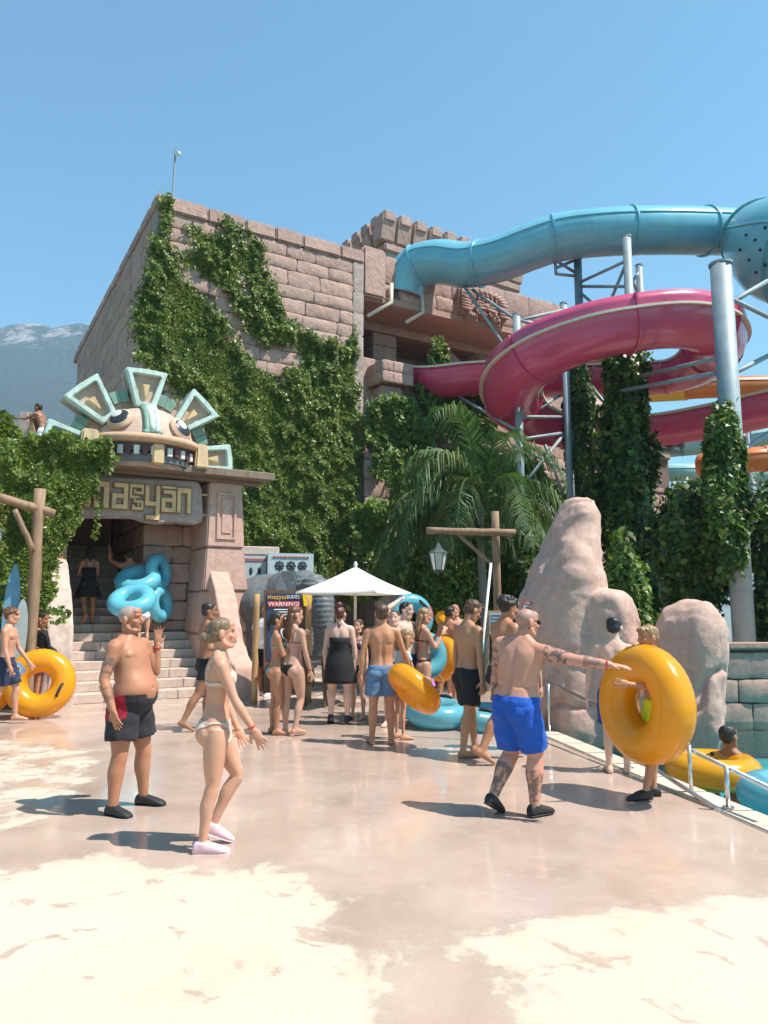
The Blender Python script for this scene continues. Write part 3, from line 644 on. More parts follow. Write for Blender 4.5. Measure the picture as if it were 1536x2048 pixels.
    L = {'m': [(0, 0, .22, 1), (.39, 0, .61, .86), (.78, 0, 1, 1), (.22, .8, .78, 1)], 'n': [(0, 0, .26, 1), (.74, 0, 1, .95), (.26, .8, 1, 1)],
         'a': [(.74, 0, 1, 1), (0, 0, .26, .58), (.26, 0, .74, .16), (.26, .42, .74, .58), (.1, .84, .74, 1)],
         'A': [(.74, 0, 1, .86), (0, 0, .26, .55), (.26, 0, .74, .15), (.26, .40, .74, .55), (.1, .72, .74, .86), (0, .93, 1, 1.02)],
         'y': [(0, .2, .26, 1), (.74, -.35, 1, 1), (.26, .2, .74, .36), (.1, -.35, .74, -.19)],
         'g': [(0, .88, 1, 1), (.86, .62, 1, .88), (.3, .62, .86, .72), (.3, .72, .42, .80), (0, .45, .14, .88), (.14, .45, .7, .54), (.28, .28, .42, .45), (.42, .28, 1, .37), (.86, 0, 1, .28), (.2, 0, .86, .11), (.2, .11, .34, .18), (.58, .16, .7, .28)]}
    za, zb = EF.pb(300, 1022, .85)[1], EF.pb(300, 972, .85)[1]
    for ch, x0, x1 in (('m', 168, 216), ('a', 223, 254), ('g', 258, 285), ('y', 289, 318), ('A', 322, 350), ('n', 353, 380)):
        a0 = EF.pb(x0, 1000, .85)[0]; a1 = EF.pb(x1, 1000, .85)[0]; wd = a1 - a0; hh = zb - za; m1, m2 = MB(), MB()
        for k, (u0, v0, u1, v1) in enumerate(L[ch]):
            e = 0.022; d = 0.0015 * k
            m1.fbox(EF, a0 + wd * u0 - e, a0 + wd * u1 + e, .81 - d, .87, za + hh * v0 - e, za + hh * v1 + e)
            m2.fbox(EF, a0 + wd * u0, a0 + wd * u1, .775 - d, .84, za + hh * v0, za + hh * v1)
        lt = m1.build('letter', 'letter_brown', s); link('letter_face', mesh('letter_face', m2.v, m2.f), 'letter_amber', lt)
build_entrance()
# ================================================================ CARVED HEAD
def build_head():
    o = empty('carved_sun_head', EF.L(1.2, 0.9, 4.56), 'large painted stone head with round eyes, teeth and a fan of framed rays', 'sculpture')
    CA, CZ = 1.18, 4.62
    pol = lambda r, th, b: EF.L(CA + r * math.cos(th), b, CZ + r * math.sin(th))
    # backing half disc and green arc segments
    ths = np.linspace(-0.05, math.pi + 0.05, 40)
    MB().prism([pol(1.30, t, .80) for t in ths], [pol(1.30, t, 1.35) for t in ths]).build('backing', 'face_paint', o)
    for t0, t1 in ((R(160), R(146)), (R(118), R(103)), (R(78), R(62)), (R(36), R(20))):
        for k in range(2):
            s0 = t0 + (t1 - t0) * k / 2; s1 = t0 + (t1 - t0) * (k + .94) / 2; tt = np.linspace(s0, s1, 5)
            m = MB(); fr = [pol(1.20, t, .70 + .03 * k) for t in tt] + [pol(1.44, t, .70 + .03 * k) for t in tt[::-1]]; bk = [pol(1.20, t, 1.3) for t in tt] + [pol(1.44, t, 1.3) for t in tt[::-1]]
            m.prism(fr, bk).build('arc_band', 'green_paint', o, auto=True)
    # five framed rays
    for th, r0, r1, w0, w1 in ((R(171), .98, 1.82, .17, .30), (R(133), .96, 1.80, .17, .40), (R(90), 1.02, 1.80, .19, .41), (R(47), .98, 1.80, .16, .38), (R(6), 1.05, 1.80, .23, .30)):
        er = np.array([math.cos(th), math.sin(th)]); et = np.array([-math.sin(th), math.cos(th)])
        q = lambda r, t, b: EF.L(CA + er[0] * r + et[0] * t, b, CZ + er[1] * r + et[1] * t)
        m = MB(); out = [(r0, -w0), (r1, -w1), (r1 + .02, 0), (r1, w1), (r0, w0)]; k = .10
        inn = [(r0 + k * 1.1, -w0 + k * .8), (r1 - k, -w1 + k * 1.25), (r1 - k, 0), (r1 - k, w1 - k * 1.25), (r0 + k * 1.1, w0 - k * .8)]
        n = 5; v = [q(*p, .50) for p in out] + [q(*p, .50) for p in inn] + [q(*p, .95) for p in out] + [q(*p, .66) for p in inn]
        f = [(i, (i + 1) % n, n + (i + 1) % n, n + i) for i in range(n)] + [(i, 2 * n + i, 2 * n + (i + 1) % n, (i + 1) % n) for i in range(n)] + [(n + i, n + (i + 1) % n, 3 * n + (i + 1) % n, 3 * n + i) for i in range(n)]
        ry = m.add(v, f).build('ray_frame', 'mint_paint', o, bevel=0.018, seg=2)
        MB().prism([q(*p, .64) for p in out], [q(*p, 1.05) for p in out]).build('ray_panel', 'face_paint', ry, auto=True)
        mid = (r0 + r1) / 2; cz = [(mid - .20, -.03), (mid + .14, -.13), (mid + .16, .13), (mid - .20, .03)]
        cz2 = [(mid - .14, -.01), (mid + .10, -.06), (mid + .10, .06), (mid - .14, .01)]
        MB().prism([q(*p, .545) for p in cz2], [q(*p, .70) for p in cz]).build('ray_wedge', 'amber_paint', ry, auto=True)
    # head bulge
    fc = lambda a, z, d=0.0: None
    cen = EF.L(1.27, .78, 4.78); rad = (.98, .74, .93); ax = [EF.u, -EF.v, np.array([0, 0, 1.0])]
    def surf(a, z, d=0.0):
        da = (a - 1.27) / rad[0]; dz = (z - 4.78) / rad[2]; k = math.sqrt(max(0.02, 1 - da * da - dz * dz)); return EF.L(a, .78 - rad[1] * k - d, z)
    def nrm(a, z):
        da = (a - 1.27) / rad[0] ** 2; dz = (z - 4.78) / rad[2] ** 2; k = math.sqrt(max(0.02, 1 - ((a - 1.27) / rad[0]) ** 2 - ((z - 4.78) / rad[2]) ** 2))
        n = EF.u * da - EF.v * k / rad[1] + np.array([0, 0, dz]); return n / np.linalg.norm(n)
    m = MB().ell(cen, rad, ax, 40, 24); me = mesh('face', m.v, m.f, True); c = vco(me); lo = c[:, 2] < 4.86; c[lo, 2] = 4.86 + (c[lo, 2] - 4.86) * 0.02; setco(me, c); link('face', me, 'face_paint', o)
    def disc(name, a, z, r, d0, d1, mat, parent, round_=0.5):
        n = nrm(a, z); x = np.cross(n, [0, 0, 1.0]); x /= np.linalg.norm(x); y = np.cross(n, x); p = surf(a, z); return MB().ell(p + n * d0, (r, r, d1), [x, y, n], 28, 12).build(name, mat, parent, True)
    for a, z in ((.68, 5.31), (1.82, 5.22)):
        e = disc('eye', a, z, .27, .0, .085, 'rim_paint', o); disc('sclera', a, z, .225, .04, .06, 'face_paint', e); disc('iris', a, z, .205, .05, .062, 'eye_black', e)
        disc('pupil', a - .02, z + .045, .115, .085, .04, 'tooth_white', e)
    # nose: two green scroll bands running over the brow
    for da in (-.085, .075):
        pts = [surf(1.23 + da * 1.25, z, .03) for z in (5.66, 5.5, 5.35, 5.2, 5.08, 5.02)]
        MB().tube(pts, [.075, .06, .055, .055, .06, .05], 10).build('nose_scroll', 'green_paint' if da < 0 else 'mint_paint', o, True)
        MB().ell(surf(1.23 + da * 1.6, 5.03, .05), (.075, .075, .065), None, 12, 8).build('nostril', 'green_paint', o, True)
    MB().tube([surf(1.23, z, .01) for z in (5.62, 5.4, 5.2, 5.05)], .07, 8).build('nose_ridge', 'mint_paint', o, True)
    # lip rim, mouth band, teeth, jaw
    def arc(z, ra, rb, t0=R(180), t1=R(360), n=26): return [EF.L(1.27 + ra * math.cos(t), .78 + rb * math.sin(t), z - 0.03 * math.cos(t) * 0) for t in np.linspace(t0, t1, n)]
    MB().tube(arc(4.93, 1.0, .80), .085, 10).build('upper_lip', 'rim_paint', o, True)
    def band(name, z0, z1, ra, rb, mat, ins=0.0):
        p = arc(0, ra, rb); k = len(p); v = []; 
        for q in p: v += [(q[0], q[1], z0), (q[0], q[1], z1)]
        c0 = EF.L(1.27, .78, z0); c1 = EF.L(1.27, .78, z1); v += [c0, c1]; e = 2 * k
        f = [(2 * i, 2 * i + 2, 2 * i + 3, 2 * i + 1) for i in range(k - 1)] + [(2 * i + 2, 2 * i, e) for i in range(k - 1)] + [(2 * i + 1, 2 * i + 3, e + 1) for i in range(k - 1)]
        return obj(name, v, f, mat, o)
    band('gum', 4.70, 4.90, .90, .66, 'mouth_grey'); band('throat', 4.60, 4.75, .82, .58, 'mouth_grey'); band('jaw', 4.50, 4.64, .90, .68, 'mouth_grey'); band('chin', 4.42, 4.50, .82, .60, 'face_paint')
    simple('tooth_dark', (0.12, 0.03, 0.03), 0.5)
    n = 17
    for i in range(n):
        t = R(192 + 156 * i / (n - 1)); p = EF.L(1.27 + .93 * math.cos(t), .78 + .69 * math.sin(t), 4.70); tn = EF.u * -math.sin(t) * .93 + EF.v * math.cos(t) * .69; tn /= np.linalg.norm(tn); nn = np.cross(tn, [0, 0, 1.0])
        wd = .052; hgt = .085
        MB().box8([p - tn * wd - nn * .03 + [0, 0, -hgt], p + tn * wd - nn * .03 + [0, 0, -hgt], p + tn * wd + nn * .05 + [0, 0, -hgt], p - tn * wd + nn * .05 + [0, 0, -hgt],
                   p - tn * wd - nn * .03 + [0, 0, hgt], p + tn * wd - nn * .03 + [0, 0, hgt], p + tn * wd + nn * .05 + [0, 0, hgt], p - tn * wd + nn * .05 + [0, 0, hgt]]).build('tooth', 'tooth_white' if i % 2 == 0 else 'tooth_dark', o, bevel=0.01)
    p = EF.L(1.36, .05, 0); MB().fbox(EF, 1.24, 1.46, .0, .2, 4.44, 4.84).build('fang', 'amber_paint', o, bevel=0.025, seg=2)
    MB().fbox(EF, -.02, .33, .32, .8, 4.58, 5.06, .03, .03).build('cheek_block', 'amber_paint', o, bevel=0.03, seg=2)
    MB().fbox(EF, 2.16, 2.44, .32, .8, 4.50, 5.0, .03, .03).build('cheek_block', 'amber_paint', o, bevel=0.03, seg=2)
build_head()
# ledge above the ivy wall where a boy climbs
def build_ledge():
    o = empty('rock_ledge', P(45, 870, 16.5), 'pale stone pier stub rising out of the ivy wall top', 'pillar')
    q = [P(x, y, 16.5) for x, y in ((30, 885), (68, 885), (57, 824), (38, 822))]; 
    MB().prism(q, [p + [0.1, .9, 0] for p in q]).build('stub', 'stone_pale', o, bevel=.03, seg=2)
    bd = [P(x, y, 16.2) for x, y in ((62, 880), (74, 882), (62, 824), (56, 826))]
    w_ = empty('leaning_board', bd[0], 'narrow brown board leaning on the pale stone stub', 'board'); MB().prism(bd, [p + [.03, .5, 0] for p in bd]).build('plank', 'orange_wood', w_, bevel=.01)
build_ledge()
# ================================================================ SLIDES
def sweep(path, section, r=1.0, closed=True):
    """sweep a section of (left, up) points along a path; r may vary"""
    n = len(path); v = []; m = len(section)
    for i, p in enumerate(path):
        t = path[min(i + 1, n - 1)] - path[max(i - 1, 0)]; t = t / np.linalg.norm(t)
        rt = np.cross(t, [0, 0, 1.0]); rt /= np.linalg.norm(rt); up = np.cross(rt, t); rr = r[i] if hasattr(r, '__len__') else r
        v += [p - rt * l * rr + up * u * rr for l, u in section]
    f = []
    for i in range(n - 1):
        for k in range(m if closed else m - 1): f.append((i * m + k, i * m + (k + 1) % m, (i + 1) * m + (k + 1) % m, (i + 1) * m + k))
    return v, f
def circ(n, r=1.0): return [(r * math.cos(2 * math.pi * k / n), r * math.sin(2 * math.pi * k / n)) for k in range(n)]
def pth(pts, n=8): return catmull([P(x, y, Y) for x, y, Y in pts], n)
def arclen(path): return np.concatenate([[0], np.cumsum([np.linalg.norm(b - a) for a, b in zip(path[:-1], path[1:])])])
def tube_slide(name, label, pts, r, mat, flange_every=2.2, rs=None, th=0.04, first=0.2, group=None):
    path = pth(pts, 8); s = arclen(path); o = empty(name, path[0], label, 'water slide', group)
    rr = r if rs is None else np.interp(np.linspace(0, 1, len(path)), np.linspace(0, 1, len(rs)), rs)
    out, inn = circ(36), circ(36, (r - th) / r)
    v, f = sweep(path, out, rr); v2, f2 = sweep(path, inn, rr); k = len(v); f2 = [q[::-1] for q in f2]
    v += v2; f += [tuple(i + k for i in q) for q in f2]
    f += [(i, k + i, k + (i + 1) % 36, (i + 1) % 36) for i in range(36)]; e = (len(path) - 1) * 36
    f += [(e + i, e + (i + 1) % 36, k + e + (i + 1) % 36, k + e + i) for i in range(36)]
    obj('tube', v, f, mat, o, True)
    d = first
    while d < s[-1]:                                 # bolted flanges between the sections
        i = int(np.argmin(abs(s - d))); i = max(1, min(i, len(path) - 2)); t = path[i + 1] - path[i - 1]; t /= np.linalg.norm(t)
        q = rr[i] if hasattr(rr, '__len__') else rr
        v, f = sweep([path[i] - t * 0.035, path[i] - t * 0.034, path[i] + t * 0.034, path[i] + t * 0.035], circ(36), [q * 0.995, q * 1.075, q * 1.075, q * 0.995]); obj('flange', v, f, mat, o); d += flange_every
    for sg in (1, -1):                               # seam where the two half shells are bolted
        rt = []
        for i, p in enumerate(path):
            t = path[min(i + 1, len(path) - 1)] - path[max(i - 1, 0)]; t /= np.linalg.norm(t); x = np.cross(t, [0, 0, 1.0]); x /= np.linalg.norm(x); u = np.cross(x, t); q = rr[i] if hasattr(rr, '__len__') else rr
            rt.append(p + x * q * 1.01 * math.cos(0.35) * sg + u * q * 1.01 * math.sin(0.35))
        MB().tube(rt, 0.035, 6).build('seam', mat, o, True)
    return o, path
def trough_slide(name, label, pts, r, mat, rim='cream_rim', wall=0.0, flange_every=3.0, th=0.035, group=None):
    path = pth(pts, 8); s = arclen(path); o = empty(name, path[0], label, 'water slide', group)
    a = np.linspace(math.pi, 2 * math.pi, 19)        # from the right rim under to the left rim; left is +
    out = [(-r * math.cos(t) * -1, r * math.sin(t)) for t in a]; out = [(r * math.cos(t), r * math.sin(t)) for t in a]
    inn = [(l * (r - th) / r, u * (r - th) / r) for l, u in out]
    if wall: out += [(r * 1.02, wall * .5), (r * 1.0, wall)]; inn += [(r * 1.02 - th, wall * .5), (r * 1.0 - th, wall)]
    v, f = sweep(path, out + inn[::-1]); m = len(out) * 2
    f += [tuple(range(m)), tuple((len(path) - 1) * m + k for k in range(m - 1, -1, -1))]
    obj('trough', v, f, mat, o, True)
    for sec in ([(r - .02, -.035), (r + .10, -.035), (r + .10, .035), (r - .02, .035)], [(-r - .10, -.035), (-r + .03, -.035), (-r + .03, .035), (-r - .10, .035)]):
        v, f = sweep(path, sec); n = len(path); f += [(0, 1, 2, 3), tuple((n - 1) * 4 + k for k in (3, 2, 1, 0))]; obj('rim', v, f, rim, o)
    d = 0.8
    while d < s[-1]:
        i = max(1, min(int(np.argmin(abs(s - d))), len(path) - 2)); t = path[i + 1] - path[i - 1]; t /= np.linalg.norm(t)
        aa = np.linspace(math.pi, 2 * math.pi, 15); o1 = [(r * 1.075 * math.cos(q), r * 1.075 * math.sin(q)) for q in aa]; i1 = [(r * math.cos(q), r * math.sin(q)) for q in aa]
        if wall: o1 += [(r * 1.085, wall)]; i1 += [(r * 1.0, wall)]
        v, f = sweep([path[i] - t * .03, path[i] + t * .03], o1 + i1[::-1]); m = len(o1) * 2; f += [tuple(range(m - 1, -1, -1)), tuple(m + k for k in range(m))]; obj('flange', v, f, mat, o); d += flange_every
    return o, path
BLUE, BPATH = tube_slide('tube_slide', 'pale blue closed tube slide leaving the temple parapet high over the plaza', [(805, 592, 27.6), (812, 560, 27.5), (836, 533, 27.3), (880, 524, 26.8), (935, 530, 26.2), (1000, 517, 25.6), (1060, 494, 25.2), (1120, 475, 24.9), (1200, 465, 24.6), (1300, 461, 24.6), (1400, 462, 24.9), (1480, 465, 25.4), (1560, 468, 25.8)], 0.83, 'slide_blue', 2.75, first=1.3)
BIG, _ = tube_slide('funnel_slide', 'wide teal slide funnel with rivets joining the pale blue tube', [(1505, 466, 24.9), (1530, 480, 23.6), (1575, 497, 22.4), (1660, 512, 21), (1780, 530, 19)], 1.0, 'slide_teal', 3.2, rs=[0.95, 1.35, 1.72, 1.8, 1.8], first=1.1)
def rivets():
    for x, y in ((1492, 470), (1510, 480), (1498, 520), (1520, 500), (1530, 455), (1512, 545), (1480, 500), (1530, 530)):
        # push each rivet onto the near skin of the funnel
        d = ray(x, y); best = None
        for Y in np.arange(19, 24.5, 0.02):
            p = CAM + d * Y / d[1]; a = P(1575, 497, 22.4); b = P(1660, 512, 21); c = P(1530, 480, 23.6); e = P(1505, 466, 24.9)
            pts = np.array([e, c, a, b]); rr = [0.95, 1.35, 1.72, 1.8]; m = 1e9
            for i in range(3):
                ab = pts[i + 1] - pts[i]; t = np.clip((p - pts[i]) @ ab / (ab @ ab), 0, 1); q = np.linalg.norm(p - pts[i] - t * ab) - (rr[i] + (rr[i + 1] - rr[i]) * t); m = min(m, q)
            if m < 0.03: best = p; break
        if best is not None: MB().ell(best, (.05, .05, .05), None, 10, 6).build('rivet', 'black_rubber', BIG, True)
rivets()
MAG, MPATH = trough_slide('open_slide', 'magenta open slide with cream rim winding in a loop beside the temple', [(838, 742, 27.7), (880, 748, 27.1), (940, 742, 26.7), (1000, 740, 26.5), (1080, 745, 26.6), (1200, 745, 26.8), (1330, 737, 26.4), (1400, 716, 25), (1432, 680, 23), (1412, 646, 21.2), (1355, 632, 20.4), (1265, 639, 20.2), (1175, 658, 20.3), (1095, 692, 20.8), (1038, 738, 21.9), (1022, 785, 23.4), (1045, 818, 24.7), (1100, 840, 25.4), (1200, 848, 25.6), (1310, 842, 25.2), (1420, 824, 24.3), (1536, 798, 23), (1660, 770, 21.5)], 0.92, 'slide_magenta', wall=0.42, flange_every=2.9)
trough_slide('open_slide', 'yellow open slide seen through the magenta loop', [(1040, 800, 36), (1120, 795, 35.5), (1200, 788, 35), (1290, 782, 34.2), (1375, 777, 33.4)], 0.55, 'slide_yellow', rim='slide_yellow', flange_every=2.4)
tube_slide('tube_slide', 'orange closed tube slide joined to the yellow slide', [(1368, 778, 33.4), (1420, 775, 33.1), (1500, 773, 33), (1600, 772, 33), (1700, 775, 33)], 0.50, 'slide_orange', 2.1)
tube_slide('tube_slide', 'short orange tube slide behind the vine covered column', [(1402, 932, 31), (1440, 928, 30.4), (1500, 920, 30), (1580, 915, 30), (1680, 910, 30)], 0.52, 'slide_orange', 2.4)
tube_slide('tube_slide', 'mint tube slide running low beyond the vines', [(1200, 950, 47), (1300, 947, 46), (1360, 945, 45), (1430, 946, 45), (1540, 950, 45)], 0.55, 'slide_mint', 3.0)
tube_slide('tube_slide', 'mint tube slide rising behind the vine covered column', [(1250, 905, 44), (1340, 897, 42), (1440, 888, 41), (1540, 872, 40), (1640, 860, 40)], 0.5, 'slide_mint', 3.2)
# ================================================================ STEEL SUPPORTS
def post(o, x, ytop, Y, r, name='post', zb=-0.3):
    p = P(x, ytop, Y); MB().tube([[p[0], p[1], zb], p], r, 14).build(name, 'galv', o, True)
    MB().tube([p + [0, 0, -.06], p + [0, 0, .0]], r * 1.12, 14).build('cap', 'galv', o)
def brace(o, a, b, r=0.06): MB().tube([P(*a), P(*b)], r, 8).build('brace', 'galv', o, True)
def build_supports():
    o = empty('slide_column', [*P(1440, 1024, 18)[:2], 0], 'thick grey steel column with vines around its lower half', 'column')
    post(o, 1441, 527, 18, 0.265)
    brace(o, (1450, 612, 18.1), (1560, 548, 21), .075); brace(o, (1450, 592, 18.1), (1570, 650, 20), .06); brace(o, (1450, 755, 18.1), (1560, 700, 21), .07); brace(o, (1440, 715, 18.1), (1270, 755, 22), .06); brace(o, (1440, 745, 18.1), (1240, 782, 22), .06)
    brace(o, (1450, 925, 18.2), (1560, 850, 21), .06); brace(o, (1450, 950, 18.2), (1560, 985, 21), .05)
    o = empty('slide_support_tower', [*P(1200, 1024, 25)[:2], 0], 'braced steel support tower under the pale blue tube', 'support')
    post(o, 1155, 516, 25.6, .145); post(o, 1253, 472, 23.5, .145); post(o, 1278, 530, 26.6, .13)
    for a, b in (((1157, 566, 25.6), (1252, 522, 23.5)), ((1157, 573, 25.6), (1252, 573, 23.5)), ((1157, 582, 25.6), (1252, 665, 23.5)), ((1253, 525, 23.5), (1205, 640, 25)), ((1253, 540, 23.5), (1278, 590, 26.6)), ((1278, 545, 26.6), (1255, 575, 23.5)), ((1110, 520, 25.2), (1150, 545, 25.6)), ((1112, 548, 25.2), (1150, 552, 25.6)), ((1110, 520, 25.2), (1112, 548, 25.2)), ((1115, 535, 25.2), (1150, 520, 25.6)), ((1157, 740, 25.6), (1252, 860, 23.5)), ((1253, 745, 23.5), (1157, 880, 25.6)), ((1157, 900, 25.6), (1252, 900, 23.5))): brace(o, a, b, .055)
    o = empty('slide_support_tower', [*P(1080, 1024, 23)[:2], 0], 'braced steel support tower between the temple and the magenta loop', 'support')
    post(o, 1033, 628, 22.6, .12); post(o, 1127, 606, 24.2, .12); post(o, 1143, 860, 24.4, .12)
    for a, b in (((928, 572, 26.2), (1022, 712, 24.2)), ((945, 580, 26.2), (1033, 640, 22.6)), ((1033, 642, 22.6), (1127, 620, 24.2)), ((1036, 640, 22.6), (1122, 662, 24.2)), ((1033, 648, 22.6), (1058, 700, 22.8)), ((1033, 834, 22.6), (1127, 834, 24.2)), ((1033, 880, 22.6), (1127, 866, 24.2)), ((1033, 892, 22.6), (1127, 940, 24.2)), ((1127, 870, 24.2), (1050, 965, 22.8)), ((1090, 890, 23.6), (1127, 990, 24.2)), ((920, 795, 26.4), (1033, 860, 22.6)), ((1060, 830, 23.5), (1120, 790, 24.4)), ((990, 800, 25.5), (1040, 800, 23))): brace(o, a, b, .055)
    o = empty('truss_bracket', P(1370, 905, 25), 'steel truss bracket under the lower magenta loop', 'bracket')
    for a, b in (((1310, 895, 25.5), (1366, 908, 25)), ((1310, 890, 25.5), (1370, 892, 25)), ((1362, 890, 25), (1368, 910, 25)), ((1335, 892, 25.2), (1350, 903, 25.1))): brace(o, a, b, .06)
    for x, y, Y in ((1490, 780, 33.3), (1520, 960, 46), (1345, 950, 46.2)):
        o = empty('slide_post', [*P(x, y, Y)[:2], 0], {1490: 'thin post under the orange tube beside the yellow slide', 1520: 'thin far post under the low mint tube', 1345: 'thin far post beneath the mint tube near the pale wall'}[x], 'post'); post(o, x, y, Y, .14)
    # pale far building behind the vines
    simple('pale_wall', (0.50, 0.58, 0.62), 0.7, var=0.08); F3 = Frame(P(1335, 1100, 52)[:2], 8); o = empty('pale_building', F3.L(5, 2, 0), 'pale blue plain building beyond the vines', 'building')
    MB().fbox(F3, 0, 11, 0, 6, -.5, F3.pb(1380, 985, 0)[1]).build('wall', 'pale_wall', o); MB().fbox(F3, -.3, 11.3, -.3, 6.3, F3.pb(1380, 985, 0)[1] + .002, F3.pb(1380, 978, 0)[1]).build('roof', 'galv', o)
build_supports()
# ================================================================ FOLIAGE
def leaf_mat(name, c0, c1, c2, trans=0.25, rough=0.42):
    t = NT(name); a = t.n('ShaderNodeAttribute', attribute_name='rnd').outputs['Fac']; big = t.noise(0.9, 3, 0.5)
    f = t.math('ADD', t.math('MULTIPLY', a, 0.75), t.math('MULTIPLY', t.math('SUBTRACT', big, 0.4), 0.8), clamp=True)
    c = t.ramp(f, [(0.1, c0), (0.5, c1), (0.92, c2)]); c = t.mix(t.ramp(a, [(0.965, 0.0), (0.985, 0.7)]), c, (0.20, 0.10, 0.03))
    t.set(col=c, rough=rough, spec=0.45); tr = t.n('ShaderNodeBsdfTranslucent'); t.l(t.mix(1.0, c, (1.0, 1.25, 0.55), 'MULTIPLY'), tr.inputs[0])
    mx = t.n('ShaderNodeMixShader'); mx.inputs[0].default_value = trans; t.l(t.b.outputs[0], mx.inputs[1]); t.l(tr.outputs[0], mx.inputs[2]); t.l(mx.outputs[0], t.out.inputs['Surface']); M[name] = t.m
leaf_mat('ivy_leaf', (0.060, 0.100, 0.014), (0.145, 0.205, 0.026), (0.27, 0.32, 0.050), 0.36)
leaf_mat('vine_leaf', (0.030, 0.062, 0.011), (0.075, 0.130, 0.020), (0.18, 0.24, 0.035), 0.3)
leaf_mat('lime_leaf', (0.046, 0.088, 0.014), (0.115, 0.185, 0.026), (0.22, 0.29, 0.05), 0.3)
leaf_mat('palm_leaf', (0.036, 0.075, 0.020), (0.075, 0.135, 0.040), (0.15, 0.21, 0.075), 0.25, 0.6)
simple('vine_stem', (0.10, 0.07, 0.045), 0.85)
def leaves(name, c, nrm, size, mat, parent, droop=0.6, ratio=0.72):
    n = len(c); r = RNG; nrm = nrm + r.normal(0, 0.55, (n, 3)); nrm[:, 2] += 0.25; nrm /= np.linalg.norm(nrm, axis=1)[:, None]
    d = r.normal(0, 0.6, (n, 3)); d[:, 2] -= droop; d -= nrm * (d * nrm).sum(1)[:, None]; d /= np.linalg.norm(d, axis=1)[:, None] + 1e-9
    sd_ = np.cross(nrm, d); L = (size * r.uniform(0.5, 1.55, n))[:, None]
    v = np.empty((n, 4, 3)); v[:, 0] = c - d * L * 0.5; v[:, 2] = c + d * L * 0.55; mid = c + nrm * L * 0.10 - d * L * 0.14
    v[:, 1] = mid - sd_ * L * 0.5 * ratio - nrm * L * 0.16; v[:, 3] = mid + sd_ * L * 0.5 * ratio - nrm * L * 0.16
    idx = np.arange(n)[:, None] * 4; tris = np.concatenate([idx + [0, 1, 2], idx + [0, 2, 3]], 1).reshape(-1, 3)
    me = bpy.data.meshes.new(name); me.vertices.add(n * 4); me.vertices.foreach_set('co', v.astype(np.float32).ravel())
    me.loops.add(n * 6); me.loops.foreach_set('vertex_index', tris.astype(np.int32).ravel()); me.polygons.add(n * 2)
    me.polygons.foreach_set('loop_start', np.arange(0, n * 6, 3, dtype=np.int32)); me.polygons.foreach_set('loop_total', np.full(n * 2, 3, dtype=np.int32))
    me.update(calc_edges=True); at = me.attributes.new('rnd', 'FLOAT', 'POINT'); at.data.foreach_set('value', np.repeat(r.random(n), 4).astype(np.float32))
    o = link(name, me, mat, parent); o['kind'] = 'stuff'; return o
def wall_ivy(name, label, fr, b, depth_fn, box, n, size, mat, thick=0.35, cat='ivy', edge=0.35, amp=0.35, bspread=0.0, droop=0.6, seed=1, group=None, stems=10, thr=0.0):
    a = RNG.uniform(box[0], box[1], n * 3); z = RNG.uniform(box[2], box[3], n * 3)
    p3 = np.stack([a * 1.3, z * 1.0, 0 * a], 1); nz = fbm(p3, 4, seed); fine = fbm(p3 * 4.0, 3, seed + 5)
    s = depth_fn(a, z); k = s + amp * nz + 0.12 * fine > thr - min(.32, .8 * amp) * RNG.random(len(a)) ** 5; a, z, s, nz, fine = a[k][:n], z[k][:n], s[k][:n], nz[k][:n], fine[k][:n]
    th = thick * np.clip(0.35 + 1.1 * nz + 0.6 * fine + 0.35 * vnoise(np.stack([a * 2.6, z * 1.7, 0 * a], 1), seed + 9), 0.08, 1.4) * np.clip((s + 0.45) / edge, 0.25, 1)
    off = b - th * (1 - RNG.random(len(a)) ** 2.2 * 0.9) + bspread * RNG.normal(0, 1, len(a))
    c = fr.o + a[:, None] * fr.u + off[:, None] * fr.v; c[:, 2] = z
    nrm = np.tile(-fr.v, (len(a), 1)); e = 0.25                      # lean the leaves with the clump surface
    o = empty(name, fr.L(float(a.mean()), b, 0), label, cat, group); leaves('leaves', c, nrm, size, mat, o, droop)
    for _ in range(stems):                                              # woody stems on the wall
        i = RNG.integers(len(a)); aa, zz = a[i], z[i]; pts = []
        for q in range(7): pts.append(fr.L(aa, b - 0.03, max(0.05, zz))); aa += RNG.normal(0, 0.12); zz -= 0.28
        MB().tube(pts, 0.02, 5).build('stem', 'vine_stem', o)
    return o
wall_ivy('ivy', 'dense green ivy spreading over the tall tower front', T, -0.06, ivy_depth, (-1.4, 7.7, 0.6, 14.8), 115000, 0.100, 'ivy_leaf', 0.36, amp=0.5, seed=3, thr=0.20)
def poly_fn(fr, px, b):
    pl = [fr.pb(x, y, b) for x, y in px]; return lambda a, z: sdist(a, z, pl)
def bounds(fr, px, b):
    pl = np.array([fr.pb(x, y, b) for x, y in px]); return (pl[:, 0].min() - .4, pl[:, 0].max() + .4, pl[:, 1].min() - .4, pl[:, 1].max() + .4)
def patch(label, px, b, n, size, mat, fr=T, thick=0.35, amp=0.25, seed=1, **kw):
    kw.setdefault('stems', 0)
    return wall_ivy('ivy', label, fr, b, poly_fn(fr, px, b), bounds(fr, px, b), n, size, mat, thick, amp=amp, seed=seed, **kw)
patch('thick glossy ivy burying the wall left of the stairs', [(-160, 895), (0, 886), (60, 874), (120, 876), (170, 884), (200, 880), (220, 898), (216, 935), (196, 948), (182, 985), (168, 1020), (160, 1060), (142, 1075), (124, 1105), (116, 1120), (112, 1180), (100, 1250), (100, 1320), (60, 1335), (-160, 1335)], 0.05, 34000, 0.088, 'ivy_leaf', EF, 0.38, 0.10, 11)
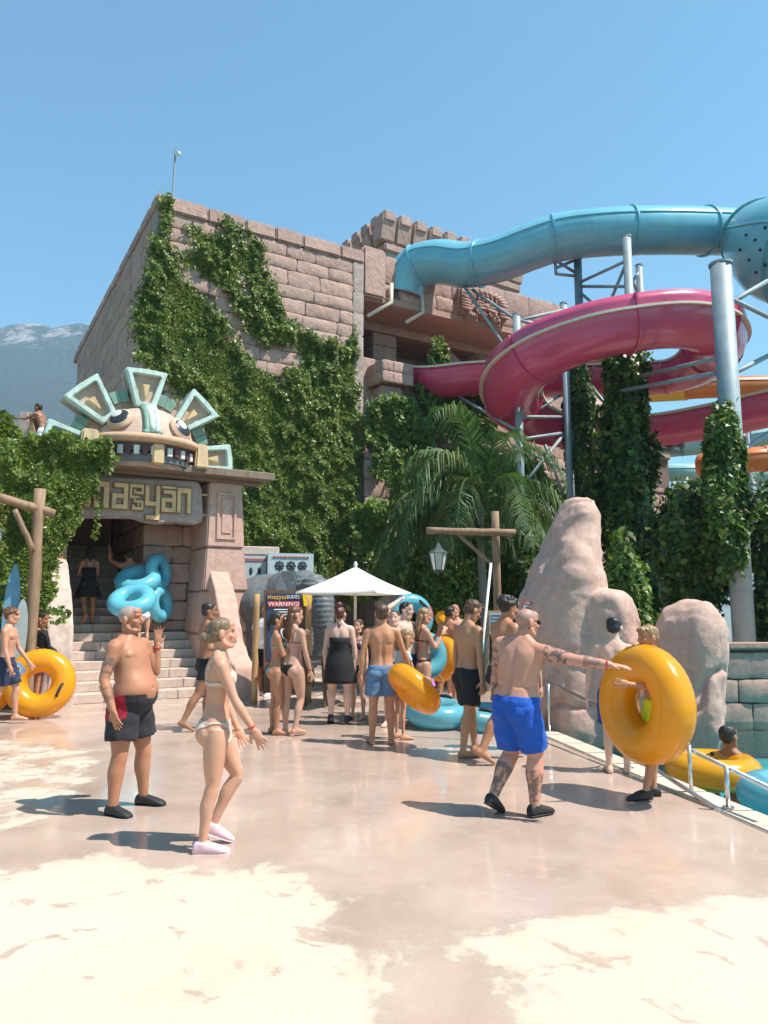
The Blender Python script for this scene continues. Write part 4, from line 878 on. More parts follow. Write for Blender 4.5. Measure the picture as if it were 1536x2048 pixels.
patch('ivy strand hanging beside the amber letters', [(186, 960), (196, 960), (201, 1010), (196, 1060), (186, 1080), (184, 1060), (191, 1010)], 0.55, 260, 0.085, 'ivy_leaf', EF, 0.1, 0.03, 12)
patch('small ivy tuft on the pale rock balustrade', [(100, 1215), (128, 1210), (138, 1222), (125, 1240), (104, 1250)], -0.7, 320, 0.09, 'lime_leaf', EF, 0.15, 0.05, 13)
patch('ivy clump behind the pale stone stub', [(-60, 840), (-10, 825), (22, 826), (30, 850), (28, 885), (-60, 885)], 2.6, 2600, 0.12, 'ivy_leaf', EF, 0.5, 0.1, 14)
patch('sunlit ivy patch under the temple pedestal', [(740, 812), (800, 805), (848, 812), (850, 860), (842, 896), (760, 905), (738, 880)], -0.42, 5200, 0.17, 'lime_leaf', T, 0.5, 0.3, 21)
patch('ivy draped along the middle temple terrace', [(745, 915), (800, 905), (905, 902), (925, 950), (900, 985), (850, 1000), (780, 975), (745, 950)], -1.15, 6500, 0.17, 'lime_leaf', T, 0.5, 0.3, 22)
patch('tall bright ivy beside the white parasol', [(712, 1020), (760, 1012), (815, 1010), (830, 1060), (815, 1150), (735, 1200), (705, 1200), (708, 1100)], -1.3, 9000, 0.17, 'lime_leaf', T, 0.7, 0.3, 23)
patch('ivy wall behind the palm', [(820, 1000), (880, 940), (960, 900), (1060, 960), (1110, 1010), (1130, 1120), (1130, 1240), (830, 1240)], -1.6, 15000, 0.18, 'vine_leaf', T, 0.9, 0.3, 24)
patch('ivy hanging in the temple gallery', [(862, 678), (880, 676), (888, 720), (905, 760), (880, 775), (850, 770), (855, 720)], 0.3, 2400, 0.15, 'ivy_leaf', T, 0.4, 0.1, 25)
patch('ivy under the magenta slide mouth', [(835, 780), (960, 790), (1000, 830), (980, 880), (900, 880), (860, 840)], -0.35, 4200, 0.17, 'lime_leaf', T, 0.5, 0.35, 26)
patch('scattered ivy on the temple wall by the steel tower', [(1030, 900), (1060, 930), (1130, 985), (1135, 1040), (1080, 1010), (1030, 960)], -1.2, 4200, 0.17, 'lime_leaf', T, 0.5, 0.3, 27)
def vine_column(name, label, axis, prof, n, size, mat, seed, cat='vine', squash=1.0, lean=0.25):
    """foliage wrapped round an axis; prof = (z, radius, dx) stations"""
    pr = np.array(prof); z = RNG.uniform(pr[0, 0], pr[-1, 0], n * 2); rad = np.interp(z, pr[:, 0], pr[:, 1]); k = RNG.random(n * 2) < (rad / pr[:, 1].max()) ** 0.8 + 0.05
    z, rad = z[k][:n], rad[k][:n]; th = RNG.uniform(0, 2 * math.pi, len(z)); dx = np.interp(z, pr[:, 0], pr[:, 2])
    q = np.stack([np.cos(th) * 1.6, np.sin(th) * 1.6, z * 0.95], 1); cl = fbm(q, 4, seed); cl2 = vnoise(q * 2.3, seed + 4)
    rr = rad * np.clip(0.72 + 0.75 * cl + 0.22 * cl2, 0.15, 1.5) * (1 - RNG.random(len(z)) ** 2 * 0.75)
    c = np.stack([axis[0] + dx + rr * np.cos(th), axis[1] + rr * np.sin(th) * squash, z + 0.2 * RNG.normal(0, 1, len(z))], 1)
    nrm = np.stack([np.cos(th), np.sin(th), 0 * th + lean], 1); o = empty(name, (axis[0], axis[1], 0), label, cat); leaves('leaves', c, nrm, size, mat, o)
    for j in range(4):
        t0 = j * 1.6; MB().tube([[axis[0] + pr[0, 2] * (1 - s) + 0.18 * math.cos(t0 + 5 * s), axis[1] + 0.18 * math.sin(t0 + 5 * s), pr[0, 0] + (pr[-1, 0] - pr[0, 0]) * s * 0.9] for s in np.linspace(0, 1, 14)], 0.03, 5).build('stem', 'vine_stem', o)
    return o
def zat(y, Y): return float(P(768, y, Y)[2])
def xat(x, Y, z): return float((x - 768) / FPX * (Y * CT + (z - CAMH) * ST))
def vcol(label, Y, rows, n, size, mat, seed, ground=False, **kw):     # rows: (y, xl, xr) outline top to bottom
    st = []
    for y, xl, xr in rows[::-1]:
        z = zat(y, Y); a, b = xat(xl, Y, z), xat(xr, Y, z); st.append((z, (b - a) / 2, (a + b) / 2))
    if ground: st = [(0.0, st[0][1], st[0][2])] + [q for q in st if q[0] > 0.1]
    ax = (st[0][2], Y); return vine_column('climbing_vine', label, ax, [(z, r, c - ax[0]) for z, r, c in st], n, size, mat, seed, **kw)
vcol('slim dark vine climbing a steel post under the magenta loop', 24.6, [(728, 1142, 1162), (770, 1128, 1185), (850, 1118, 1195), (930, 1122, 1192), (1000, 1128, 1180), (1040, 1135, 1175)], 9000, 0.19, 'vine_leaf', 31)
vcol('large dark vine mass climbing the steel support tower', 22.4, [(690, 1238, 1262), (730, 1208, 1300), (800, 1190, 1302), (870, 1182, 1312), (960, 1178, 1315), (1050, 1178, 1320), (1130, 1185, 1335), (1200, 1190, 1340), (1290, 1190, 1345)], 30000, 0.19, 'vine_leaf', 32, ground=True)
vcol('lime green vine wrapped round the thick steel column', 17.9, [(835, 1425, 1475), (870, 1408, 1490), (950, 1402, 1502), (1030, 1395, 1508), (1090, 1400, 1500), (1130, 1410, 1490)], 13000, 0.15, 'lime_leaf', 33)
vcol('broad dark shrub spreading at the foot of the thick column', 19.0, [(985, 1340, 1420), (1020, 1310, 1470), (1080, 1300, 1500), (1140, 1300, 1510), (1190, 1320, 1480), (1230, 1340, 1440)], 17000, 0.16, 'vine_leaf', 34, squash=0.6, ground=True)
vcol('dark shrub at the pool wall behind the thick column', 18.6, [(985, 1500, 1600), (1050, 1490, 1640), (1120, 1490, 1650), (1200, 1480, 1660), (1290, 1480, 1660)], 9000, 0.16, 'vine_leaf', 35, ground=True)
vcol('leafy shrub between the tall rock and the vine tower', 14.6, [(1100, 1215, 1260), (1150, 1200, 1290), (1210, 1205, 1310), (1280, 1215, 1320), (1330, 1220, 1320)], 7000, 0.13, 'lime_leaf', 36, ground=True)
vcol('clipped green hedge behind the hanging lantern', 16.5, [(1140, 800, 945), (1165, 790, 960), (1230, 790, 965), (1300, 790, 965)], 14000, 0.12, 'lime_leaf', 37, squash=0.5, ground=True)
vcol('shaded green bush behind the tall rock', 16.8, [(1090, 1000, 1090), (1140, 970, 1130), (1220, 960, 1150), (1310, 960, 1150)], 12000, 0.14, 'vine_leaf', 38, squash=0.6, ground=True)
# ---------------------------------------------------------------- palms
def frond(parent, base, d0, length, droop, seed, leaf=0.85, nl=54):
    rs = np.random.default_rng(seed); pts = []; p = np.array(base, float); d = np.array(d0, float); d /= np.linalg.norm(d); n = 16
    for i in range(n + 1):
        pts.append(p.copy()); p = p + d * length / n; d = d + np.array([0, 0, -droop / n * (0.5 + 1.6 * i / n)]); d /= np.linalg.norm(d)
    mb = MB().tube(pts, [0.028 * (1 - 0.85 * i / n) for i in range(n + 1)], 5); pa = np.array(pts); rn = []
    rn += [0.5] * len(mb.v)
    for j in range(nl):
        s = 0.10 + 0.90 * j / (nl - 1); f = s * n; i = min(int(f), n - 1); q = pa[i] + (pa[i + 1] - pa[i]) * (f - i); t = pa[i + 1] - pa[i]; t /= np.linalg.norm(t)
        sd_ = np.cross(t, [0, 0, 1.0]); sd_ /= np.linalg.norm(sd_) + 1e-9
        ll = leaf * math.sin(math.pi * (0.12 + 0.82 * s)) ** 0.6 * rs.uniform(.8, 1.15)
        for g in (1, -1):
            e = sd_ * g * 0.75 + t * 0.55 + rs.normal(0, .10, 3); e /= np.linalg.norm(e); a = q + e * ll * 0.45; e2 = e + np.array([0, 0, -1.9 - rs.random() * .6]); e2 /= np.linalg.norm(e2); b = a + e2 * ll * 0.6
            wv = np.cross(e, [0, 0, 1.0]) * 0.0 + t * 0.018 + np.array([0, 0, .008])
            mb.add([q - wv, q + wv, a + wv * .9, a - wv * .9, b], [(0, 1, 2, 3), (3, 2, 4)]); rn += [rs.random()] * 5
    o = mb.build('frond', 'palm_leaf', parent, True); at = o.data.attributes.new('rnd', 'FLOAT', 'POINT'); at.data.foreach_set('value', np.array(rn, np.float32)); return o
def build_palm(label, x, ybase, Y, crown_y, fronds, tr=0.13):
    c = P(x, crown_y, Y); o = empty('palm_tree', [c[0], c[1], 0], label, 'palm')
    pts = [[c[0] + 0.03 * math.sin(k * .5), c[1], -.2 + (c[2] + .2) * k / 10] for k in range(11)]; pts[-1] = list(c)
    MB().tube(pts, [tr * (1.15 - 0.03 * k) + 0.012 * (k % 2) for k in range(11)], 12).build('trunk', 'palm_trunk', o, True)
    for k, (dx, dy, dz, L, dr) in enumerate(fronds): frond(o, c + np.array([0, 0, .05]), (dx, dy, dz), L, dr, seed=int(x + k))
simple('palm_trunk', (0.15, 0.14, 0.12), 0.85, bump=0.6, bscale=14, bdist=.03)
build_palm('feathery palm with a tall arching frond behind the log lamp post', 962, 1210, 15.6, 1010, [(-.10, -.1, 1, 2.9, 3.0), (.10, -.3, 1, 2.8, 3.2), (-.4, -.3, 1, 2.8, 3.4), (-.28, .2, 1, 2.9, 3.2), (-.9, -.3, .85, 2.6, 3.2), (.35, -.1, 1, 2.8, 3.4), (.8, -.2, .8, 2.6, 3.2), (1, .2, .5, 2.5, 2.6), (.3, -.8, .9, 2.5, 3.4), (-.35, -.8, .8, 2.5, 3.4), (.1, .8, .9, 2.6, 2.8), (.7, .6, .5, 2.4, 2.6), (-.7, .6, .5, 2.4, 2.6), (.8, -.6, .1, 2.0, 1.8), (-.6, -.7, .1, 2.0, 1.8), (.5, -.9, .2, 2.2, 2.0)], 0.085)
build_palm('small palm with drooping fronds beside the temple terrace', 890, 1210, 16.6, 1075, [(-.3, -.2, 1, 2.2, 3.2), (.3, -.3, 1, 2.3, 3.2), (-.9, -.2, .9, 2.2, 3.0), (.9, -.2, .9, 2.2, 3.0), (0, -.9, .9, 2.0, 3.2), (-.6, -.6, .9, 2.2, 3.2), (.6, -.7, .8, 2.1, 3.0), (0, .8, .8, 2.0, 2.6), (-1, -.3, .4, 1.9, 2.2)], 0.08)
# ================================================================ ROCKS
def loft_rows(mb, rows, Y, depth, n=40, zb=None, off=0.0):
    """closed lump through outline rows (y, xl, xr) seen at depth Y"""
    st = []
    for y, xl, xr in rows:
        z = zat(y, Y); a, b = xat(xl, Y, z), xat(xr, Y, z); st.append(((a + b) / 2, z, (b - a) / 2))
    if zb is not None: st.append((st[-1][0], zb, st[-1][2]))
    st = np.array(st); k = len(st); t = np.linspace(0, k - 1, k * 5); q = np.stack([np.interp(t, range(k), st[:, i]) for i in range(3)], 1)
    v = []; f = []
    for c, z, r in q:
        for i in range(n):
            th = 2 * math.pi * i / n; v.append((c + r * math.cos(th), Y + off + depth * min(1, r * 1.6 + .15) * math.sin(th), z))
    m = len(q)
    f += [(j * n + i, j * n + (i + 1) % n, (j + 1) * n + (i + 1) % n, (j + 1) * n + i) for j in range(m - 1) for i in range(n)] + [tuple(range(n)), tuple((m - 1) * n + i for i in range(n - 1, -1, -1))]
    mb.add(v, f)
def build_rocks():
    A = [(996, 1150, 1175), (1003, 1130, 1186), (1018, 1118, 1190), (1060, 1096, 1190), (1110, 1076, 1192), (1160, 1052, 1197), (1190, 1037, 1206), (1240, 1030, 1215), (1330, 1025, 1225), (1430, 1035, 1240), (1500, 1060, 1260)]
    A2 = [(1185, 1130, 1240), (1192, 1120, 1258), (1215, 1110, 1270), (1280, 1110, 1276), (1400, 1120, 1300), (1520, 1180, 1320)]
    B = [(1197, 1375, 1400), (1203, 1360, 1415), (1220, 1344, 1432), (1262, 1324, 1450), (1330, 1318, 1456), (1400, 1316, 1450), (1480, 1320, 1440), (1540, 1335, 1425)]
    Cc = [(1305, 1262, 1330), (1318, 1240, 1345), (1400, 1220, 1360), (1500, 1240, 1380), (1540, 1250, 1390)]
    def rock(name, label, parts, seed, px):
        mb = MB()
        for rows, Y, dep in parts: loft_rows(mb, rows, Y, dep, zb=-0.7)
        me = remesh(mb, 0.03, 6, 0.6, 'rock'); c = vco(me); nn = vno(me)
        d = 0.15 * fbm(c * 1.1, 3, seed) + 0.055 * fbm(c * 2.6, 4, seed + 3) - 0.07 * np.clip(np.abs(fbm(c * np.array([1.1, 1.1, 1.5]), 3, seed + 20)) * 3 - .25, 0, 1) + 0.010 * fbm(c * 8, 3, seed + 30)
        w1 = vnoise(c * np.array([1.2, 1.2, 2.0]) + 0.5 * vnoise(c * 1.5, seed + 8)[:, None], seed + 6); crack = np.exp(-(w1 / 0.03) ** 2) * np.clip(vnoise(c * .8, seed + 12) * 3 + .5, 0, 1)
        setco(me, c + nn * (d - 0.075 * crack)[:, None]); o = link(name, me, 'rock'); tag(o, label, 'rock'); return o
    rock('rock_formation', 'tall pink artificial rock with a rounded peak at the pool edge', [(A, 11.1, 0.9), (A2, 10.9, 0.8)], 5, 0)
    rock('rock_formation', 'shorter rounded pink rock standing in the pool beside the tall rock', [(B, 9.9, 0.75), (Cc, 10.4, 0.6)], 15, 0)
build_rocks()
# ================================================================ POOL WALL, RAIL
def build_pool_side():
    F4 = Frame((3.2, 12.5), 0); o = empty('pool_wall', F4.L(4, 0, 0), 'grey stone block wall closing the pool behind the rocks', 'wall')
    MB().fbox(F4, 0, 9, 0.06, 0.45, -.75, 1.0).build('wall_core', 'mortar', o); courses(o, F4, 0.0, 0, 9, -.75, 0.95, 0.42, 0.5, 0.95, mat='relief', dep=0.05)
    MB().fbox(F4, -.05, 9, -.08, .5, 1.0, 1.1).build('coping', 'stone', o, bevel=.03, seg=2)
    simple('steel_rail', (0.62, 0.63, 0.63), 0.25, 0.9, 0.05)
    r = empty('handrail', [curb_x(8), 8, 0], 'steel handrail sloping down along the pool coping', 'handrail')
    for q, (y0, y1) in enumerate((((1096, 1362, 10.3), (1550, 1582, 5.95)), ((1250, 1500, 7.9), (1560, 1698, 5.7)))):
        MB().tube([P(*y0), P(*y1)], 0.02, 10).build('rail', 'steel_rail', r, True)
    for Y, top in ((10.3, (1096, 1362)), (7.95, (1254, 1440)), (6.4, (1452, 1532))):
        p = P(*top, Y); MB().tube([p, [p[0], p[1], 0.02]], 0.02, 10).build('post', 'steel_rail', r, True); MB().tube([[p[0], p[1], .02], [p[0], p[1], .035]], .05, 12).build('base_plate', 'steel_rail', r)
    p = P(1378, 1490, 6.95); q = G(1380, 1592); MB().tube([p, [p[0], p[1], .02]], .018, 10).build('post', 'steel_rail', r, True)
build_pool_side()
# ================================================================ SWIM RINGS
TOR = {}
def torus_mesh(R_, r_, mat, wr=0.006):
    k = (R_, r_, mat)
    if k in TOR: return TOR[k]
    nu, nv = 96, 28; v = []
    for i in range(nu):
        u = 2 * math.pi * i / nu
        for j in range(nv):
            a = 2 * math.pi * j / nv; e = math.exp(-(((a + math.pi) % (2 * math.pi) - math.pi) / .5) ** 2) + math.exp(-((a - math.pi) / .6) ** 2) * 1.3
            rr = r_ * (1 + .015 * math.sin(3 * u + 1)) + wr * e * (1 if i % 2 else -1) * (0.5 + 0.5 * math.sin(u * 7.3) ** 2); seam = -0.006 * math.exp(-(((a + math.pi) % (2 * math.pi) - math.pi) / .07) ** 2)
            v.append(((R_ + (rr + seam) * math.cos(a)) * math.cos(u), (R_ + (rr + seam) * math.cos(a)) * math.sin(u), rr * math.sin(a)))
    f = [(i * nv + j, ((i + 1) % nu) * nv + j, ((i + 1) % nu) * nv + (j + 1) % nv, i * nv + (j + 1) % nv) for i in range(nu) for j in range(nv)]
    TOR[k] = mesh('tube', v, f, True); TOR[k].materials.append(M[mat]); return TOR[k]
def ring(label, c, normal, R_=.345, r_=.175, mat='vinyl_yellow', double=None, handles=2, hand_rot=0.6, group=None, name=None, prints=()):
    """normal = axis of the ring; double = direction towards the second ring"""
    o = empty(name or ('double_swim_ring' if double is not None else 'swim_ring'), c, label, 'swim ring', group)
    zq = Vector(normal).normalized(); ref = Vector(double if double is not None else (0, 0, 1)); x = ref - zq * ref.dot(zq); x.normalize(); y = zq.cross(x)
    rot = Matrix((x, y, zq)).transposed().to_quaternion(); cs = [Vector((0, 0, 0))] if double is None else [x * -(R_ + r_ * .55), x * (R_ + r_ * .55)]
    for off in cs:
        t = bpy.data.objects.new('tube', torus_mesh(R_, r_, mat)); COL.objects.link(t); t.parent = o; t.location = off; t.rotation_mode = 'QUATERNION'; t.rotation_quaternion = rot
    for k in range(handles):
        a = hand_rot + math.pi * k; e = x * math.cos(a) + y * math.sin(a); tg = -x * math.sin(a) + y * math.cos(a); off = cs[k % len(cs)]; base = off + e * R_ + zq * r_
        mb = MB().tube([base - tg * .10 - zq * .012, base - tg * .07 + zq * .018, base + zq * .026, base + tg * .07 + zq * .018, base + tg * .10 - zq * .012], .022, 8)
        h = bpy.data.objects.new('handle', mesh('handle', mb.v, mb.f, True)); h.data.materials.append(M['black_rubber']); COL.objects.link(h); h.parent = o
    for off, u0, u1, a0, a1, pm in prints:             # flat prints on the vinyl
        v = []; nu, na = 14, 10
        for i in range(nu + 1):
            for j in range(na + 1):
                u = u0 + (u1 - u0) * i / nu; a = a0 + (a1 - a0) * j / na; q = Vector(((R_ + (r_ + .004) * math.cos(a)) * math.cos(u), (R_ + (r_ + .004) * math.cos(a)) * math.sin(u), (r_ + .004) * math.sin(a))); v.append(cs[off] + rot @ q)
        pr = bpy.data.objects.new('print', mesh('print', v, [(i * (na + 1) + j, (i + 1) * (na + 1) + j, (i + 1) * (na + 1) + j + 1, i * (na + 1) + j + 1) for i in range(nu) for j in range(na)], True)); pr.data.materials.append(M[pm]); COL.objects.link(pr); pr.parent = o
    va = 4.0; e = x * math.cos(va) + y * math.sin(va); vp = cs[0] + e * (R_ - r_ * .55) + zq * r_ * .80; mb = MB().tube([vp - zq * .005, vp + zq * .012 - e * .004], .014, 10); vb = bpy.data.objects.new('valve', mesh('valve', mb.v, mb.f)); vb.data.materials.append(M[mat]); COL.objects.link(vb); vb.parent = o
    return o
RINGS = {}
vinyl('print_blue', (0.25, 0.42, 0.70)); vinyl('print_white', (0.78, 0.78, 0.76)); vinyl('print_amber', (0.62, 0.30, 0.02)); vinyl('print_pink', (0.70, 0.16, 0.20))
RINGS['boy'] = ring('large yellow swim ring held upright by the boy in yellow shorts', P(1290, 1408, 6.75), (-.94, -.40, .05), .345, .178, handles=0)
g = G(80, 1432); RINGS['left'] = ring('yellow swim ring with dark handles standing on edge by the stairs', (P(80, 1366, 11.7)), (.22, -.95, .18), .345, .178, hand_rot=1.2, prints=((0, .75, 1.15, 1.0, 2.1, 'print_blue'), (0, .86, 1.04, 1.25, 1.75, 'print_white'), (0, 3.0, 3.5, .55, .85, 'print_amber')))
RINGS['left2'] = ring('yellow swim ring pushed along by the boy with curly hair', P(-46, 1372, 11.6), (.2, -.95, .2), .345, .178)
RINGS['denim'] = ring('yellow swim ring carried low beside blue denim shorts', P(828, 1378, 9.25), (.66, .28, .70), .24, .14, hand_rot=2.6, prints=((0, 3.4, 4.0, .2, .6, 'print_amber'),))
RINGS['pool'] = ring('yellow swim ring floating in the pool under a seated man', P(1428, 1566, 8.3) * np.array([1, 1, 0]) + [0, 0, -.06], (0, 0, 1), .33, .16, hand_rot=.8)
RINGS['far1'] = ring('yellow swim ring tucked behind the blue double ring', P(884, 1318, 13.0), (-.75, -.6, .2), .26, .13, handles=0)
RINGS['far2'] = ring('yellow swim ring carried at the shoulder in the crowd', P(906, 1250, 14.6), (.5, -.3, .8), .28, .11, handles=0)
RINGS['b1'] = ring('sky blue double swim ring carried flat over the stairs', P(270, 1180, 15.0), (0, -.55, .83), .31, .16, 'vinyl_blue', (.15, -.82, -.54), 0)
RINGS['b2'] = ring('sky blue double swim ring held upright on the stairs', P(318, 1176, 15.6), (.93, -.25, .1), .26, .13, 'vinyl_blue', (0.05, 0.0, 1), 0)
RINGS['b3'] = ring('aqua double swim ring leaning upright around the embracing couple', P(836, 1272, 11.6), (.35, -.92, .15), .24, .125, 'vinyl_aqua', (.30, 0.1, -1), 2, 2.0, prints=((1, 4.3, 4.6, .2, 1.3, 'print_pink'), (0, 1.2, 1.8, .6, 1.0, 'print_pink')))
gl = G(930, 1456); RINGS['b4'] = ring('aqua double swim ring lying on the wet floor', (gl[0], gl[1], .17), (.05, -.1, 1), .31, .16, 'vinyl_aqua', (1, -.3, 0), 2, 1.4, prints=((0, 3.3, 3.9, .7, 1.1, 'print_pink'), (0, .9, 1.5, .9, 1.3, 'print_pink'), (1, 4.4, 4.9, .7, 1.0, 'print_white')))
RINGS['b5'] = ring('aqua swim ring in the pool beneath the handrail', P(1600, 1612, 7.1) * np.array([1, 1, 0]) + [0, 0, -.05], (0, 0, 1), .36, .17, 'vinyl_aqua', None, 0)
# printed red marks on the aqua rings
def decal(o, pts, mat='vinyl_red'):
    pass
# ================================================================ LOG LAMP POSTS
def log(mb, a, b, r, n=12, seg=9, seed=0):
    a, b = np.asarray(a, float), np.asarray(b, float); rs = np.random.default_rng(seed); pts = [a + (b - a) * t + rs.normal(0, r * .08, 3) for t in np.linspace(0, 1, seg)]; return mb.tube(pts, [r * (1 + rs.uniform(-.08, .08)) for _ in range(seg)], n)
def lantern(o, top, s=1.0):
    t = np.asarray(top, float); simple('lantern_iron', (0.055, 0.075, 0.07), 0.5) if 'lantern_iron' not in M else 0
    if 'lantern_glass' not in M:
        g_ = NT('lantern_glass'); g_.set(col=(0.75, 0.76, 0.72), rough=0.3, trans=0.35); M['lantern_glass'] = g_.m
    MB().tube([t, t + [0, 0, -.16 * s]], .008, 6).build('chain', 'lantern_iron', o)
    z = t[2] - .16 * s
    def ringz(z0, r): return [(t[0] + r * math.cos(k * math.pi / 3), t[1] + r * math.sin(k * math.pi / 3), z0) for k in range(6)]
    def fr(z0, r0, z1, r1, nm, mt): MB().add(ringz(z0, r0) + ringz(z1, r1), [(k, (k + 1) % 6, 6 + (k + 1) % 6, 6 + k) for k in range(6)] + [tuple(range(5, -1, -1)), tuple(range(6, 12))]).build(nm, mt, o)
    fr(z, .02 * s, z - .06 * s, .055 * s, 'finial', 'lantern_iron'); fr(z - .06 * s, .05 * s, z - .10 * s, .075 * s, 'cap', 'lantern_iron'); fr(z - .10 * s, .07 * s, z - .17 * s, .17 * s, 'roof', 'lantern_iron')
    fr(z - .175 * s, .140 * s, z - .44 * s, .085 * s, 'glass', 'lantern_glass'); fr(z - .445 * s, .095 * s, z - .48 * s, .06 * s, 'base', 'lantern_iron'); fr(z - .48 * s, .03 * s, z - .53 * s, .012 * s, 'drop', 'lantern_iron')
    for k in range(6):
        a, b = ringz(z - .17 * s, .150 * s)[k], ringz(z - .445 * s, .092 * s)[k]; MB().tube([a, b], .008 * s, 5).build('glazing_bar', 'lantern_iron', o)
def build_logs():
    Y = 11.9; o = empty('log_lamp_post', [*P(992, 1220, Y)[:2], 0], 'bark brown log post with crossbar holding a glass lantern before the palm', 'lamp post'); p = P(991, 1023, Y)
    log(MB(), [p[0], Y, -.1], p, .062, seed=1).build('post', 'log_wood', o, True); log(MB(), P(853, 1061, Y - .13), P(1031, 1066, Y - .13), .056, seed=2).build('crossbar', 'log_wood', o, True); log(MB(), P(914, 1066, Y - .05), P(985, 1130, Y - .05), .03, seed=3).build('brace', 'log_wood', o, True); lantern(o, P(876, 1066, Y - .13), .98)
    o = empty('log_lamp_post', [*P(62, 1240, 12.3)[:2], 0], 'bark brown log post with crossbar against the ivy wall', 'lamp post'); p = P(80, 978, 12.3)
    log(MB(), [p[0], 12.3, -.1], p, .09, seed=4).build('post', 'log_wood', o, True); log(MB(), P(-60, 978, 11.6), P(107, 1026, 12.45), .078, seed=5).build('crossbar', 'log_wood', o, True); log(MB(), P(28, 1018, 12.0), P(67, 1102, 12.2), .047, seed=6).build('brace', 'log_wood', o, True); lantern(o, P(-14, 1010, 11.75), 1.3)
    # small notice board at the foot of the log post
    Y = 11.2; o = empty('notice_board', [*P(990, 1250, Y)[:2], 0], 'small framed notice on a stand before the log lamp post', 'sign'); q = [P(974, 1272, Y), P(1008, 1272, Y), P(1008, 1221, Y), P(974, 1221, Y)]
    MB().prism(q, [v + [0, .05, 0] for v in q]).build('frame', 'orange_wood', o); q2 = [P(979, 1267, Y - .012), P(1003, 1267, Y - .012), P(1003, 1226, Y - .012), P(979, 1226, Y - .012)]; simple('paper_blue', (0.42, 0.52, 0.58), 0.6); simple('ink', (0.10, 0.14, 0.2), .6)
    MB().prism(q2, [v + [0, .012, 0] for v in q2]).build('sheet', 'paper_blue', o)
    for k in range(5): a = P(981, 1230 + 7 * k, Y - .016); b = P(1001 - 4 * (k % 2), 1233 + 7 * k, Y - .016); MB().prism([[a[0], a[1], a[2]], [a[0], a[1], b[2]], [b[0], b[1], b[2]], [b[0], b[1], a[2]]], [[a[0], a[1] + .003, a[2]], [a[0], a[1] + .003, b[2]], [b[0], b[1] + .003, b[2]], [b[0], b[1] + .003, a[2]]]).build('text_line', 'ink', o)
    c = P(991, 1272, Y + .03); MB().tube([[c[0], c[1], 0], c], .03, 8).build('stand', 'dark_wood', o)
    # pale pole propped up in the crowd
    a = P(982, 1126, 9.75); b = P(963, 1310, 9.75); d = (b - a) / abs(b[2] - a[2]); b2 = a + d * a[2]; o = empty('long_pole', b2, 'long pale pole standing aslant behind the boy in black trunks', 'pole'); MB().tube([a, b2], .017, 8).build('shaft', 'white_paint', o, True); MB().tube([a + d * 1.0, a + d * 1.3], .02, 8).build('grip', 'vinyl_blue', o, True)
build_logs()
